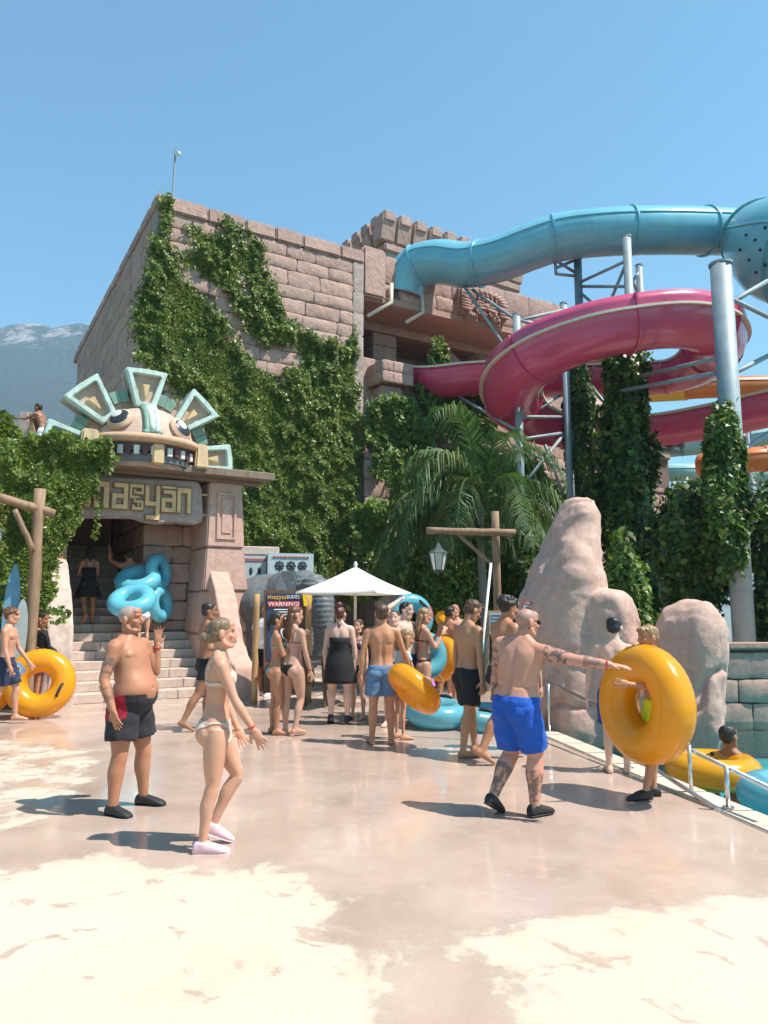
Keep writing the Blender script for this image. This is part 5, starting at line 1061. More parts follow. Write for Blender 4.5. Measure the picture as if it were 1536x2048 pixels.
# ================================================================ PARASOL, BOARDS, ELEPHANT, STOOLS
def text_mesh(s, size, loc, xdir, up, mat, parent, name='lettering', ext=.004):
    cu = bpy.data.curves.new('t', 'FONT'); cu.body = s; cu.size = size; cu.align_x = 'CENTER'; cu.align_y = 'CENTER'; cu.extrude = ext; cu.resolution_u = 2
    to = bpy.data.objects.new('t', cu); COL.objects.link(to); dg = bpy.context.evaluated_depsgraph_get(); me = bpy.data.meshes.new_from_object(to.evaluated_get(dg)); bpy.data.objects.remove(to); bpy.data.curves.remove(cu)
    x = Vector(xdir).normalized(); u = Vector(up).normalized(); n = x.cross(u); mt = Matrix((x, u, n)).transposed().to_4x4(); mt.translation = Vector(loc); me.transform(mt); me.materials.clear(); return link(name, me, mat, parent)
def build_props():
    t = NT('canvas'); t.set(col=t.ramp(t.noise(2, 3), [(0.3, (0.74, 0.71, 0.65)), (0.7, (0.80, 0.77, 0.71))]), rough=.8); tr = t.n('ShaderNodeBsdfTranslucent'); tr.inputs[0].default_value = (.8, .75, .66, 1); mx = t.n('ShaderNodeMixShader'); mx.inputs[0].default_value = .25; t.l(t.b.outputs[0], mx.inputs[1]); t.l(tr.outputs[0], mx.inputs[2]); t.l(mx.outputs[0], t.out.inputs['Surface']); M['canvas'] = t.m
    # parasol
    Y = 13.2; ap = P(711, 1133, Y); o = empty('parasol', [ap[0], ap[1], 0], 'white square parasol open over the waiting crowd', 'parasol'); rot = R(20); hw = 0.76
    zc = ap[2] - .46; cor = [np.array([ap[0] + hw * math.sqrt(2) * math.cos(rot + k * math.pi / 2), ap[1] + hw * math.sqrt(2) * math.sin(rot + k * math.pi / 2) * 1.0, zc - .0]) for k in range(4)]
    for k in range(4):
        a, b = cor[k], cor[(k + 1) % 4]; v = []; nn = 8
        for i in range(nn + 1):
            for j in range(nn + 1):
                s = i / nn; p = a + (b - a) * j / nn; q = ap + (p - ap) * s; q = q + np.array([0, 0, -.02 * math.sin(math.pi * j / nn) * s - .025 * math.sin(math.pi * s)]); v.append(q)
        m1 = nn + 1; fc = [(i * m1 + j, i * m1 + j + 1, (i + 1) * m1 + j + 1, (i + 1) * m1 + j) for i in range(nn) for j in range(nn)]; e = len(v); v += [v[nn * m1 + j] + np.array([0, 0, -.025]) for j in range(m1)]; fc += [(nn * m1 + j, nn * m1 + j + 1, e + j + 1, e + j) for j in range(nn)]
        obj('canopy_panel', v, fc, 'canvas', o, True); MB().tube([ap + [0, 0, -.06], a + [0, 0, -.03]], .014, 6).build('rib', 'cream_rim', o)
    MB().tube([[ap[0], ap[1], 0], ap], .026, 10).build('pole', 'cream_rim', o, True); MB().ell(ap + [0, 0, .03], (.035, .035, .06)).build('finial', 'white_paint', o, True); MB().tube([[ap[0], ap[1], 0], [ap[0], ap[1], .09]], .26, 20).build('base', 'stone_grey', o)
    # warning board between log posts
    Y = 13.4; o = empty('warning_board', [*P(570, 1390, Y)[:2], 0], 'dark framed slide warning board between two log posts', 'sign'); dY = .22; pt = lambda x, y, d=0.0: P(x, y, Y + dY * (x - 528) / 90 - d)
    for x0, x1, nm in ((514, 508, 1), (617, 617, 2)): a = pt(x0, 1188); b = pt(x1, 1390); log(MB(), [b[0], b[1], -.02], a, .055, seed=20 + nm).build('log_post', 'orange_wood', o, True)
    simple('board_navy', (0.035, 0.045, 0.09), .45); simple('board_red', (.62, .04, .035), .45); simple('ink_white', (.8, .8, .78), .5); simple('ink_amber', (.80, .42, .04), .5)
    q = [pt(527, 1386), pt(608, 1386), pt(608, 1180), pt(527, 1180)]; MB().prism(q, [v + [0, .06, 0] for v in q]).build('frame', 'dark_wood', o)
    q = [pt(533, 1320, .012), pt(601, 1320, .012), pt(601, 1187, .012), pt(533, 1187, .012)]; MB().prism(q, [v + [0, .012, 0] for v in q]).build('panel', 'board_navy', o)
    q = [pt(536, 1214, .02), pt(599, 1214, .02), pt(599, 1203, .02), pt(536, 1203, .02)]; MB().prism(q, [v + [0, .008, 0] for v in q]).build('red_band', 'board_red', o)
    xd = pt(600, 1200) - pt(534, 1200); xd[2] = 0
    text_mesh('mazyan', .125, pt(556, 1194, .03), xd, (0, 0, 1), 'ink_amber', o); text_mesh('SLIDES', .082, pt(586, 1194, .03), xd, (0, 0, 1), 'ink_white', o); text_mesh('WARNING!', .11, pt(568, 1208.5, .035), xd, (0, 0, 1), 'ink_white', o)
    for k in range(3): a = pt(548, 1218 + 5 * k, .022); b = pt(588 - 6 * (k % 2), 1220 + 5 * k, .022); MB().prism([[a[0], a[1], b[2]], [b[0], b[1], b[2]], [b[0], b[1], a[2]], [a[0], a[1], a[2]]], [[a[0], a[1] + .006, b[2]], [b[0], b[1] + .006, b[2]], [b[0], b[1] + .006, a[2]], [a[0], a[1] + .006, a[2]]]).build('text_line', 'ink_white', o)
    q = [pt(558, 1300, .022), pt(578, 1300, .022), pt(578, 1235, .022), pt(558, 1235, .022)]; MB().prism(q, [v + [0, .006, 0] for v in q]).build('notice', 'ink_white', o)
    simple('plate_yellow', (.78, .50, .03), .45); q = [pt(x, y, .05) for x, y in ((608, 1212), (618, 1213), (624, 1203), (624, 1188), (610, 1184), (605, 1190))]; MB().prism(q, [v + [0, .03, 0] for v in q]).build('yellow_plate', 'plate_yellow', o)
    # tall stools
    for lab, x, y, Y in (('square wooden stool at the foot of the warning board', 588, 1308, 12.9), ('second wooden stool behind the woman in black dress', 630, 1312, 13.1)):
        c = P(x, y, Y); o = empty('bar_stool', [c[0], c[1], 0], lab, 'stool'); zt = c[2]; s = .17
        MB().box8([(c[0] - s, c[1] - s, zt - .035), (c[0] + s, c[1] - s, zt - .035), (c[0] + s, c[1] + s, zt - .035), (c[0] - s, c[1] + s, zt - .035), (c[0] - s, c[1] - s, zt), (c[0] + s, c[1] - s, zt), (c[0] + s, c[1] + s, zt), (c[0] - s, c[1] + s, zt)]).build('seat', 'dark_wood', o, bevel=.01)
        for i in (-1, 1):
            for j in (-1, 1): MB().tube([(c[0] + i * s * .8, c[1] + j * s * .8, zt - .03), (c[0] + i * s * 1.15, c[1] + j * s * 1.15, 0)], .022, 6).build('leg', 'dark_wood', o)
        for i in (-1, 1): MB().tube([(c[0] + i * s, c[1] - s, .25), (c[0] + i * s, c[1] + s, .25)], .014, 6).build('rung', 'dark_wood', o); MB().tube([(c[0] - s, c[1] + i * s, .38), (c[0] + s, c[1] + i * s, .38)], .014, 6).build('rung', 'dark_wood', o)
    # elephant statue
    stone('elephant_grey', (.10, .11, .12), (.17, .185, .195), (.14, .15, .16), bump=.5, scale=3, rnd=0, streak=.4); M['elephant_grey'].node_tree.nodes['Principled BSDF'].inputs['Roughness'].default_value = .45
    Y = 15.6; o = empty('elephant_statue', [*P(590, 1300, Y)[:2], 0], 'dark grey elephant statue with long trunk behind the warning board', 'statue'); mb = MB(); e = lambda x, y, d, rx, rz, ry: mb.ell(P(x, y, Y + d), (rx, ry, rz), None, 24, 16)
    e(540, 1215, 1.0, .95, .75, 1.1); e(575, 1192, .45, .55, .55, .6); e(608, 1180, -.05, .42, .42, .45); e(622, 1192, -.3, .33, .4, .35); e(600, 1195, -.1, .4, .4, .4)
    tp = [P(x, y, Y + d) for x, y, d in ((624, 1175, -.35), (640, 1195, -.62), (645, 1235, -.72), (646, 1270, -.72), (640, 1300, -.72), (628, 1325, -.78), (612, 1335, -.85))]; mb.tube(catmull(tp, 5), [.33 - .009 * k for k in range(31)], 16)
    for x, d in ((505, .4), (545, 1.6), (585, .1), (610, .8)): a = P(x, 1230, Y + d); mb.tube([[a[0], a[1], -.05], [a[0], a[1], .5], a], [.24, .22, .3], 16)
    for x, y, d in ((618, 1212, -.55), (650, 1214, -.4)): mb.tube([P(x, y, Y + d), P(x + 3, y + 30, Y + d - .15), P(x + 12, y + 48, Y + d - .3)], [.07, .055, .02], 8)
    me = remesh(mb, .035, 5, .5, 'body'); c = vco(me); n_ = vno(me); wr = .012 * np.sin(c[:, 2] * 62) * (c[:, 1] < Y - .35) + .02 * fbm(c * 4, 3, 3); setco(me, c + n_ * wr[:, None]); link('body', me, 'elephant_grey', o)
    for s_, pts in (('ear', [(590, 1140, -.1), (560, 1143, .05), (545, 1165, .0), (548, 1195, -.2), (565, 1212, -.35), (585, 1200, -.3), (596, 1170, -.25)]),):
        q = [P(x, y, Y + d - .25) for x, y, d in pts]; MB().prism(q, [v + np.array([.03, .09, 0]) for v in q]).build(s_, 'elephant_grey', o, bevel=.03, seg=2)
    MB().ell(P(632, 1176, Y - .66), (.035, .03, .035), None, 10, 8).build('eye', 'eye_black', o, True)
    # painted kiosk behind the elephant
    simple('kiosk_blue', (.46, .57, .60), .7, var=.1, nscale=14); simple('kiosk_red', (.45, .12, .11), .6); simple('kiosk_dark', (.05, .06, .075), .6)
    F5 = Frame(P(535, 1160, 17.6)[:2], 14); zt = F5.pb(540, 1106, 0)[1]; o = empty('painted_kiosk', F5.L(.6, .6, 0), 'pale blue kiosk painted with dark rosettes and red waves', 'kiosk'); wd = F5.pb(627, 1130, 0)[0]
    MB().fbox(F5, 0, wd, 0, 1.6, 0, zt).build('wall', 'kiosk_blue', o); b2 = Frame(P(495, 1160, 17.6)[:2], 14)
    MB().fbox(F5, -.72, -.01, .25, 1.6, 0, zt - .05).build('side_wall', 'kiosk_blue', o); MB().fbox(F5, -.8, .35, .8, 2.0, zt + .02, zt + .22).build('roof_slab', 'stone_pale', o, bevel=.02)
    for k in range(3):
        a = wd * (.25 + .25 * k); zz = zt - .30; mb = MB()
        for q in range(8): th = q * math.pi / 4; mb.ell(F5.L(a + .085 * math.cos(th), -.004, zz + .085 * math.sin(th)), (.04, .012, .04), None, 8, 6)
        mb.ell(F5.L(a, -.004, zz), (.07, .02, .07), None, 10, 6); mb.build('rosette', 'kiosk_dark', o, True)
        MB().tube([F5.L(a - .16 + .04 * i, -.01, zt - .10 + .03 * (i % 2)) for i in range(9)], .014, 5).build('red_wave', 'kiosk_red', o)
        MB().ell(F5.L(-.58 + .2 * k, .245, zt - .42), (.05, .012, .09), None, 10, 6).build('side_rosette', 'kiosk_dark', o, True)
    MB().fbox(F5, -.70, -.03, .235, .26, zt - .18, zt - .12).build('side_stripe', 'kiosk_red', o)
    # surfboards propped against the ivy
    simple('board_blue', (.13, .27, .38), .35); simple('board_grey', (.30, .34, .33), .4)
    for lab, mat_, x0, y0, x1, y1, Y, wpx in (('tall blue surfboard leaning on the ivy wall', 'board_blue', 12, 1330, 32, 1128, 12.4, 15), ('short grey surfboard leaning beside the log post', 'board_grey', 34, 1330, 47, 1198, 12.2, 12)):
        a, b = P(x0, y0, Y - .15), P(x1, y1, Y); o = empty('surfboard', a, lab, 'surfboard'); sd_ = np.array([1, .25, 0]); sd_ /= np.linalg.norm(sd_); ww = wpx / 1480 * Y; n_ = np.cross(b - a, sd_); n_ /= np.linalg.norm(n_)
        prof = [(0, .35), (.08, .72), (.25, .95), (.5, 1), (.75, .88), (.9, .55), (.97, .28), (1, .02)]; fl = [a + (b - a) * t_ + sd_ * ww * w_ for t_, w_ in prof] + [a + (b - a) * t_ - sd_ * ww * w_ for t_, w_ in prof[::-1]]
        MB().prism([p + n_ * .03 for p in fl], [p - n_ * .03 for p in fl]).build('deck', mat_, o, bevel=.012, seg=2); MB().prism([p + n_ * .034 for p in fl[2:5] + fl[11:14]], [p + n_ * .03 for p in fl[2:5] + fl[11:14]]).build('stripe', 'white_paint', o, auto=True)
    # round no diving sign fixed to the tall rock
    dg = bpy.context.evaluated_depsgraph_get(); d = Vector(ray(1056, 1215)).normalized(); hit = SC.ray_cast(dg, Vector(CAM) + d * 9.0, d); p = np.array(hit[1]) if hit[0] else P(1056, 1215, 10.4); p = p - np.array(d) * .03; n_ = -np.array(d); x = np.cross(n_, [0, 0, 1.0]); x /= np.linalg.norm(x); u = np.cross(x, n_) * -1; u = np.array([0, 0, 1.0])
    o = empty('no_diving_sign', p, 'round white sign with red ring and slash on the tall rock', 'sign'); ax = [x, np.cross(n_, x), n_]; rr = .088
    cir = lambda r, z: [p + ax[0] * r * math.cos(q) + ax[1] * r * math.sin(q) + n_ * z for q in np.linspace(0, 2 * math.pi, 33)[:-1]]
    MB().prism(cir(rr, .02), cir(rr, -.25)).build('plate', 'white_paint', o, auto=True); MB().tube(cir(rr * .93, .022) + [cir(rr * .93, .022)[0]], .010, 6, False).build('red_ring', 'board_red', o, True); MB().tube([p + (ax[0] + ax[1]) * rr * .6 + n_ * .024, p - (ax[0] + ax[1]) * rr * .6 + n_ * .024], .008, 6).build('slash', 'board_red', o)
    for a, b, r_ in (((-.3, .35), (.1, .0), .012), ((.1, .0), (.4, .1), .009), ((-.3, .35), (-.4, .0), .009), ((-.45, -.45), (.45, -.45), .007)): MB().tube([p + (ax[0] * a[0] + ax[1] * a[1]) * rr + n_ * .021, p + (ax[0] * b[0] + ax[1] * b[1]) * rr + n_ * .021], r_, 6).build('figure', 'kiosk_dark', o)
build_props()
# ================================================================ PEOPLE
t = NT('skin'); a_ = t.n('ShaderNodeAttribute', attribute_name='tone').outputs['Color']; n1 = t.noise(9, 4, 0.6); n2 = t.noise(70, 3, 0.6)
c_ = t.mix(t.ramp(n1, [(0.35, 0.0), (0.75, 0.35)]), a_, (0.95, 0.72, 0.66), 'MULTIPLY')
t.set(col=c_, rough=t.math('ADD', t.math('MULTIPLY', n1, 0.25), 0.40), spec=0.38, nrm=t.bump(n2, 0.12, 0.004)); t.b.inputs['Subsurface Weight'].default_value = 0.10; t.b.inputs['Subsurface Radius'].default_value = (.02, .008, .005); M['skin'] = t.m
def cloth(name, col, rough=.8, col2=None, scale=30, wr=.5):
    if name in M: return
    t = NT(name); f = t.noise(scale, 3, 0.6); t.set(col=t.ramp(f, [(0.35, sh(col, .88)), (0.62, col2 or sh(col, 1.1))]), rough=rough, spec=.3, sheen=.05, nrm=t.bump(t.math('ADD', t.noise(14, 4, .6), t.math('MULTIPLY', t.noise(220, 2, .5), .15)), wr, .012)); M[name] = t.m
def hairmat(name, c1, c2):
    t = NT(name); mp = t.n('ShaderNodeMapping'); mp.inputs['Scale'].default_value = (95, 95, 16); t.l(t.pos(), mp.inputs[0]); f = t.noise(1.0, 4, .6, mp.outputs[0], .8); t.set(col=t.ramp(f, [(.3, c1), (.7, c2)]), rough=.42, spec=.4, nrm=t.bump(f, .6, .006)); M[name] = t.m
hairmat('hair_black', (.012, .010, .009), (.035, .028, .024)); hairmat('hair_brown', (.042, .021, .011), (.12, .066, .034)); hairmat('hair_blond', (.15, .080, .036), (.42, .27, .14)); hairmat('hair_red', (.07, .02, .015), (.16, .05, .035)); hairmat('hair_grey', (.20, .19, .18), (.42, .41, .39)); hairmat('hair_auburn', (.06, .025, .012), (.17, .075, .035))
TONES = dict(tan=(.42, .205, .115), fair=(.60, .365, .26), light=(.53, .29, .19), dark=(.30, .15, .085), red=(.56, .285, .205), pale=(.66, .44, .345), golden=(.47, .24, .135))
def U(v): v = np.asarray(v, float); return v / (np.linalg.norm(v) + 1e-9)
def rotm(ax, deg): return np.array(Matrix.Rotation(R(deg), 3, Vector(ax)))
def loftE(mb, st, n=44, sq=2.2):
    if len(st) > 4:                                    # smooth the stations lengthwise
        arr = np.array([np.concatenate([c, x, y, [rx, ry]]) for c, x, y, rx, ry in st]); arr = np.array(catmull(arr, 4)); st = [(q[:3], U(q[3:6]), U(q[6:9]), q[9], q[10]) for q in arr]
    v = []; f = []
    for c, x, y, rx, ry in st:
        for i in range(n):
            t_ = 2 * math.pi * i / n; cs, sn = math.cos(t_), math.sin(t_); cs = math.copysign(abs(cs) ** (2 / sq), cs); sn = math.copysign(abs(sn) ** (2 / sq), sn); v.append(c + x * rx * cs + y * ry * sn)
    m = len(st); f = [(j * n + i, j * n + (i + 1) % n, (j + 1) * n + (i + 1) % n, (j + 1) * n + i) for j in range(m - 1) for i in range(n)] + [tuple(range(n - 1, -1, -1)), tuple((m - 1) * n + i for i in range(n))]
    mb.add(v, f)
TORSO = {   # height above the hips, half width, half depth, forward offset (all in body heights)
 'm': [(-.055, .052, .046, .0), (-.015, .090, .064, -.004), (.025, .092, .067, -.006), (.07, .085, .058, 0), (.115, .081, .055, .003), (.165, .088, .061, .002), (.215, .099, .068, .002), (.26, .103, .064, -.002), (.292, .096, .052, -.006), (.316, .066, .043, -.009), (.338, .041, .037, -.006)],
 'f': [(-.055, .052, .050, 0), (-.02, .098, .070, -.006), (.015, .099, .071, -.008), (.06, .085, .058, -.002), (.112, .068, .050, .003), (.165, .076, .054, .001), (.21, .083, .058, 0), (.255, .085, .054, -.002), (.288, .080, .045, -.004), (.311, .052, .036, -.007), (.336, .032, .031, -.004)]}
def seg_d(p, a, b):
    ab = b - a; t_ = np.clip(((p - a) @ ab) / (ab @ ab + 1e-12), 0, 1); return np.linalg.norm(p - a - t_[:, None] * ab, axis=1), t_
def limb_tube(mb, pts, r, n=26):
    arr = np.array(catmull([np.concatenate([np.asarray(p, float), [q]]) for p, q in zip(pts, r)], 4)); mb.tube(list(arr[:, :3]), list(arr[:, 3]), n)
class Person:
    def __init__(s, label, H, loc, yaw, sex='m', tone='light', slim=1.0, belly=0.0, lean=(0, 0), twist=0.0, head=(0, 0, 0), armR=((.14, .0, -1), (.06, .14, -1)), armL=((-.14, .0, -1), (-.06, .14, -1)),
                 legR=((.03, .02, -1), (.02, -.03, -1)), legL=((-.03, .02, -1), (-.02, -.03, -1)), curl=(.5, .5), palm=(None, None), footp=(0, 0), voxel=.0128, z0=0.0, child=False, tattoo=(), face=True, stubble=0.0, scalp=None, handscale=1.0, anchor='feet', sit=None):
        s.H, s.sex, s.yaw = H, sex, yaw; s.slim, s.bel = slim, belly; mb = MB(); J = s.J = {}; X, Yv, Z = np.eye(3); h_ = H
        hs = 1.16 if child else 1.0; limb = slim * (.9 if sex == 'f' else 1.0) * (.88 if child else 1); s.limb = limb
        tw = rotm(Z, twist); Rp = np.eye(3); up = U([math.sin(R(lean[0])), math.sin(R(lean[1])), math.cos(R(lean[1])) * math.cos(R(lean[0]))]); cx = U(np.cross(Yv, up)); cy = np.cross(up, cx); Rc = np.stack([tw @ cx, tw @ cy, up], 1)
        hw = (.055 if sex == 'f' else .050) * H * (.5 + .5 * slim); J['pel'] = np.zeros(3); st = []; pos = np.array([0, 0, -.055 * H]); ph = -.055; s.stn = []
        for h, w, d, yo in TORSO[sex]:
            k = min(1, max(0, (h - .0) / .22)); q = Quaternion().slerp(Matrix(Rc.tolist()).to_quaternion(), k); A = np.array(q.to_matrix()); pos = pos + A[:, 2] * (h - ph) * H; ph = h
            fat = belly * math.exp(-((h - .075) / .085) ** 2); wv = (w * (.35 + .65 * slim) + .020 * fat) * H; dv = (d * (.35 + .65 * slim) + .030 * fat) * H; c = pos + A[:, 1] * (yo * H + .022 * fat * H); st.append((c, A[:, 0], A[:, 1], wv, dv)); s.stn.append((h, c, A, wv, dv))
        loftE(mb, st)
        get = lambda h: next((c, A) for hh, c, A, _, _ in s.stn if hh >= h)
        cch, Ach = get(.255 if sex == 'f' else .26); cup, Aup = get(.288 if sex == 'f' else .292); s.Ach, s.cch = Ach, cch
        if sex == 'f' and not child:
            for sg in (1, -1): mb.ell(cch + Ach @ np.array([sg * .037 * H, .046 * H, -.036 * H]), (.034 * H * slim, .030 * H, .034 * H), Ach.T, 14, 10)
            for sg in (1, -1): mb.ell(np.array([sg * .045 * H, -.042 * H, -.018 * H]), (.050 * H * slim, .048 * H * slim, .055 * H), None, 14, 10)
        else:
            for sg in (1, -1): mb.ell(cch + Ach @ np.array([sg * .045 * H, .045 * H, -.022 * H]), (.046 * H * slim, .022 * H * slim, .030 * H), Ach.T, 14, 10); mb.ell(np.array([sg * .043 * H, -.035 * H, -.022 * H]), (.045 * H * slim, .042 * H * slim, .05 * H), None, 14, 10)
        if belly: c0, A0 = get(.07); mb.ell(c0 + A0 @ np.array([0, .030 * H * belly, -.005 * H]), (.075 * H * (.7 + .3 * belly), .058 * H * (.6 + .4 * belly), .075 * H), A0.T, 20, 14)
        # head
        nb = s.stn[-1][1]; hy, hp, hr = head; Hm = rotm(Z, hy) @ rotm(X, -hp) @ rotm(Yv, hr); J['neck'] = nb; hc = nb + U(s.Ach[:, 2] * .6 + Hm[:, 2] * .4 + Hm[:, 1] * .22) * .047 * H * hs ** .5 + Hm[:, 2] * .031 * H * hs; J['head'] = hc; s.Hm = Hm; s.hs = hs; hs = s.hs = hs * 1.05; e = H * hs
        Lh = s.Lh = lambda x, y, z: hc + Hm @ (np.array([x, y, z]) * e)
        mb.tube([s.stn[-2][1], nb, hc + Hm @ (np.array([0, -.012, -.02]) * e)], [.040 * H * (.9 if sex == 'f' else 1.05) * slim ** .4, .032 * H * (.86 if sex == 'f' else 1.1) * slim ** .5, .031 * H * (.86 if sex == 'f' else 1.08)], 16)
        E = lambda p, r, n=14: mb.ell(Lh(*p), tuple(np.array(r) * e), Hm.T, n, max(8, n - 4))
        E((0, -.010, .020), (.0435, .054, .046), 20); E((0, .010, -.012), (.0345, .040, .047), 18); E((0, .0345, -.050), (.0165, .0165, .0135)); E((0, .029, -.024), (.023, .020, .026)); E((0, .0385, .021), (.030, .0125, .011)); E((0, .028, .040), (.030, .022, .020))
        for sg in (1, -1):
            E((sg * .021, .031, -.008), (.0145, .0145, .013), 10); E((sg * .0465, -.010, -.003), (.0075, .0135, .0205), 10); mb.tube([Lh(sg * .033, -.006, -.026), Lh(sg * .030, .006, -.042), Lh(sg * .013, .036, -.053)], [.013 * e, .0125 * e, .0105 * e], 10)
        mb.tube([Lh(0, .0475, .013), Lh(0, .0565, -.002), Lh(0, .0615, -.0115)], [.0058 * e, .0078 * e, .0090 * e], 8); E((0, .0535, -.0135), (.0125, .0085, .0068), 10); E((0, .0470, -.0282), (.0145, .0070, .0044), 10); E((0, .0460, -.0355), (.0125, .0070, .0050), 10)
        # arms
        sw = (.106 if sex == 'm' else .087) * H * (.45 + .55 * slim); s.bones = []
        for sd_, (ua, fa), cu, pm, sg in (('R', armR, curl[0], palm[0], 1), ('L', armL, curl[1], palm[1], -1)):
            sh_ = cup + Aup @ np.array([sg * sw, 0, -.006 * H]); ua, fa = U(ua), U(fa); el = sh_ + ua * .168 * H; wr = el + fa * .148 * H; J['sh' + sd_], J['el' + sd_], J['wr' + sd_] = sh_, el, wr; k = limb * H
            limb_tube(mb, [cup + Aup @ np.array([sg * sw * .55, 0, -.010 * H]), sh_, sh_ + ua * .045 * H, sh_ + ua * .10 * H, el - ua * .012 * H, el + fa * .012 * H, el + fa * .05 * H, el + fa * .10 * H, wr], [.030 * k, .0335 * k, .031 * k, .0275 * k, .0225 * k, .0235 * k, .0245 * k, .0195 * k, .0155 * k])
            mb.tube([nb + Ach @ np.array([sg * .012 * H, -.012 * H, -.004 * H]), cup + Aup @ np.array([sg * sw * .55, -.010 * H, .006 * H]), sh_ + Aup @ np.array([0, -.004 * H, .006 * H])], [.026 * k, .028 * k, .026 * k], 12)
            hd = s.hand(mb, wr, fa, pm if pm is not None else np.array([-sg, 0.15, 0.0]), cu, sg, handscale)
            J['hd' + sd_] = hd; s.bones += [('arm', sh_, el, .03 * k), ('fore', el, wr, .024 * k), ('hand', wr, hd, .03 * H)]
        # legs
        for sd_, (th, sn), fp, sg in (('R', legR, footp[0], 1), ('L', legL, footp[1], -1)):
            hp_ = np.array([sg * hw, 0, -.005 * H]); th, sn = U(th), U(sn); kn = hp_ + th * .238 * H; an = kn + sn * .232 * H; J['hp' + sd_], J['kn' + sd_], J['an' + sd_] = hp_, kn, an; k = limb * H; k2 = k * (1.10 if sex == 'f' else 1)
            limb_tube(mb, [hp_ - th * .01 * H, hp_ + th * .035 * H, hp_ + th * .10 * H, hp_ + th * .17 * H, kn - th * .015 * H, kn + sn * .015 * H], [.054 * k2, .0565 * k2, .052 * k2, .043 * k2, .034 * k, .032 * k])
            bk = U(np.cross(np.cross(sn, np.array([0, 1.0, 0])), sn)) * -.007 * H; limb_tube(mb, [kn, kn + sn * .04 * H + bk * .5, kn + sn * .085 * H + bk, kn + sn * .15 * H + bk * .4, an], [.0325 * k, .0345 * k, .0355 * k, .0265 * k, .0205 * k])
            s.foot(mb, an, sn, fp, sg); s.bones += [('thigh', hp_, kn, .05 * k2), ('shin', kn, an, .03 * k), ('foot', an, J['toe' + sd_], .03 * H)]
        s.bones += [('torso', np.array([0, 0, -.03 * H]), cup, .10 * H), ('head', nb + [0, 0, .02 * H], hc, .05 * H)]
        # place: lowest sole on the ground
        zmin = min(J['soleR'], J['soleL']); s.mb = mb
        rz = rotm(Z, yaw); mid = (J['anR'] + J['anL']) / 2 if anchor == 'feet' else (J['anR'] if anchor == 'R' else J['anL'] if anchor == 'L' else np.zeros(3))
        base = np.array([loc[0], loc[1], z0]); s.W = lambda p: (np.asarray(p) - np.array([mid[0], mid[1], zmin])) @ rz.T + base
        if sit is not None: s.W = lambda p: np.asarray(p) @ rz.T + np.array([loc[0], loc[1], sit])
        s.rz = rz; s.root = empty('person', s.W([mid[0], mid[1], zmin]) if sit is None else s.W(np.zeros(3)), label, 'person')
        m2 = MB(); m2.v = [tuple(p) for p in s.W(np.array(mb.v))]; m2.f = mb.f; me = remesh(m2, voxel, 2, .5, 'body'); s.voxel = voxel
        s.body = link('body', me, 'skin', s.root); s.me = me; s.wc = vco(me); s.wn = vno(me)
        inv = lambda P_: (P_ - (s.W(np.zeros(3)))) @ rz; s.lc = inv(s.wc); s.ln = s.wn @ rz; s.inv = inv
        D = np.stack([seg_d(s.lc, a, b)[0] / r for _, a, b, r in s.bones], 1); s.bone = np.array([q[0] for q in s.bones])[D.argmin(1)]; s.side = s.lc[:, 0]
        s.relief(); s.paint(TONES[tone] if isinstance(tone, str) else tone, tattoo, stubble, face, scalp)
    def hand(s, mb, wr, fa, pm, cu, sg, hscale):
        H = s.H * hscale; n = U(pm - fa * (np.asarray(pm) @ fa)); x = U(np.cross(fa, n)) * sg * 1.0   # x points towards the thumb side
        x = np.cross(n, fa) * (1 if sg > 0 else -1)
        A = np.stack([x, n, fa], 0); pc = wr + fa * .030 * H; mb.tube([wr - fa * .005 * H, wr + fa * .012 * H], [.0150 * H * s.limb, .0155 * H], 10); mb.ell(pc, (.0235 * H, .0105 * H, .033 * H), A, 14, 10)
        for k in range(4):
            off = (k - 1.5) * -.0118 * H; L = (.046, .053, .049, .039)[k] * H; d = U(fa + x * (-(k - 1.5)) * .15); b = wr + fa * .052 * H + x * off; pts = [b]; dd = d; r0 = .0054 * H
            for q in range(3): dd = U(dd + n * cu * (.35 + .25 * q)); pts.append(pts[-1] + dd * L * (.42, .32, .26)[q])
            mb.tube(pts, [r0, r0, r0 * .92, r0 * .75], 8)
        tb = wr + fa * .014 * H + x * .018 * H; td = U(fa * .75 + x * .75 + n * .35 * cu); mb.tube([tb, tb + td * .022 * H, tb + U(td + fa * .5 + n * .3 * cu) * .044 * H], [.0075 * H, .0066 * H, .0048 * H], 8)
        return wr + fa * .075 * H
    def foot(s, mb, an, sn, fp, sg):
        H = s.H; fw = U([sg * .14, 1, 0]); pt = rotm(np.array([1.0, 0, 0]), fp); f = U(pt @ fw); u = U(pt @ np.array([0, 0, 1.0])); x = U(np.cross(f, u)); base = an - u * .040 * H
        st = [(-.034, .013, .012), (-.026, .019, .020), (.0, .021, .026), (.035, .0225, .021), (.07, .0265, .0145), (.095, .0255, .0105), (.113, .016, .0065)]
        loftE(mb, [(base + f * a * H + u * h * H, x, u, w * H, h * H) for a, w, h in st], 14, 2.2); mb.tube([an + U(sn) * -.02 * H, an, base + u * .026 * H + f * .004 * H], [.0205 * H * s.limb, .0215 * H, .021 * H], 12)
        sd_ = 'R' if sg > 0 else 'L'; s.J['toe' + sd_] = base + f * .113 * H; s.J['sole' + sd_] = min((base + f * a * H)[2] for a, _, _ in st); s.J['ft' + sd_] = (base, f, u, x)
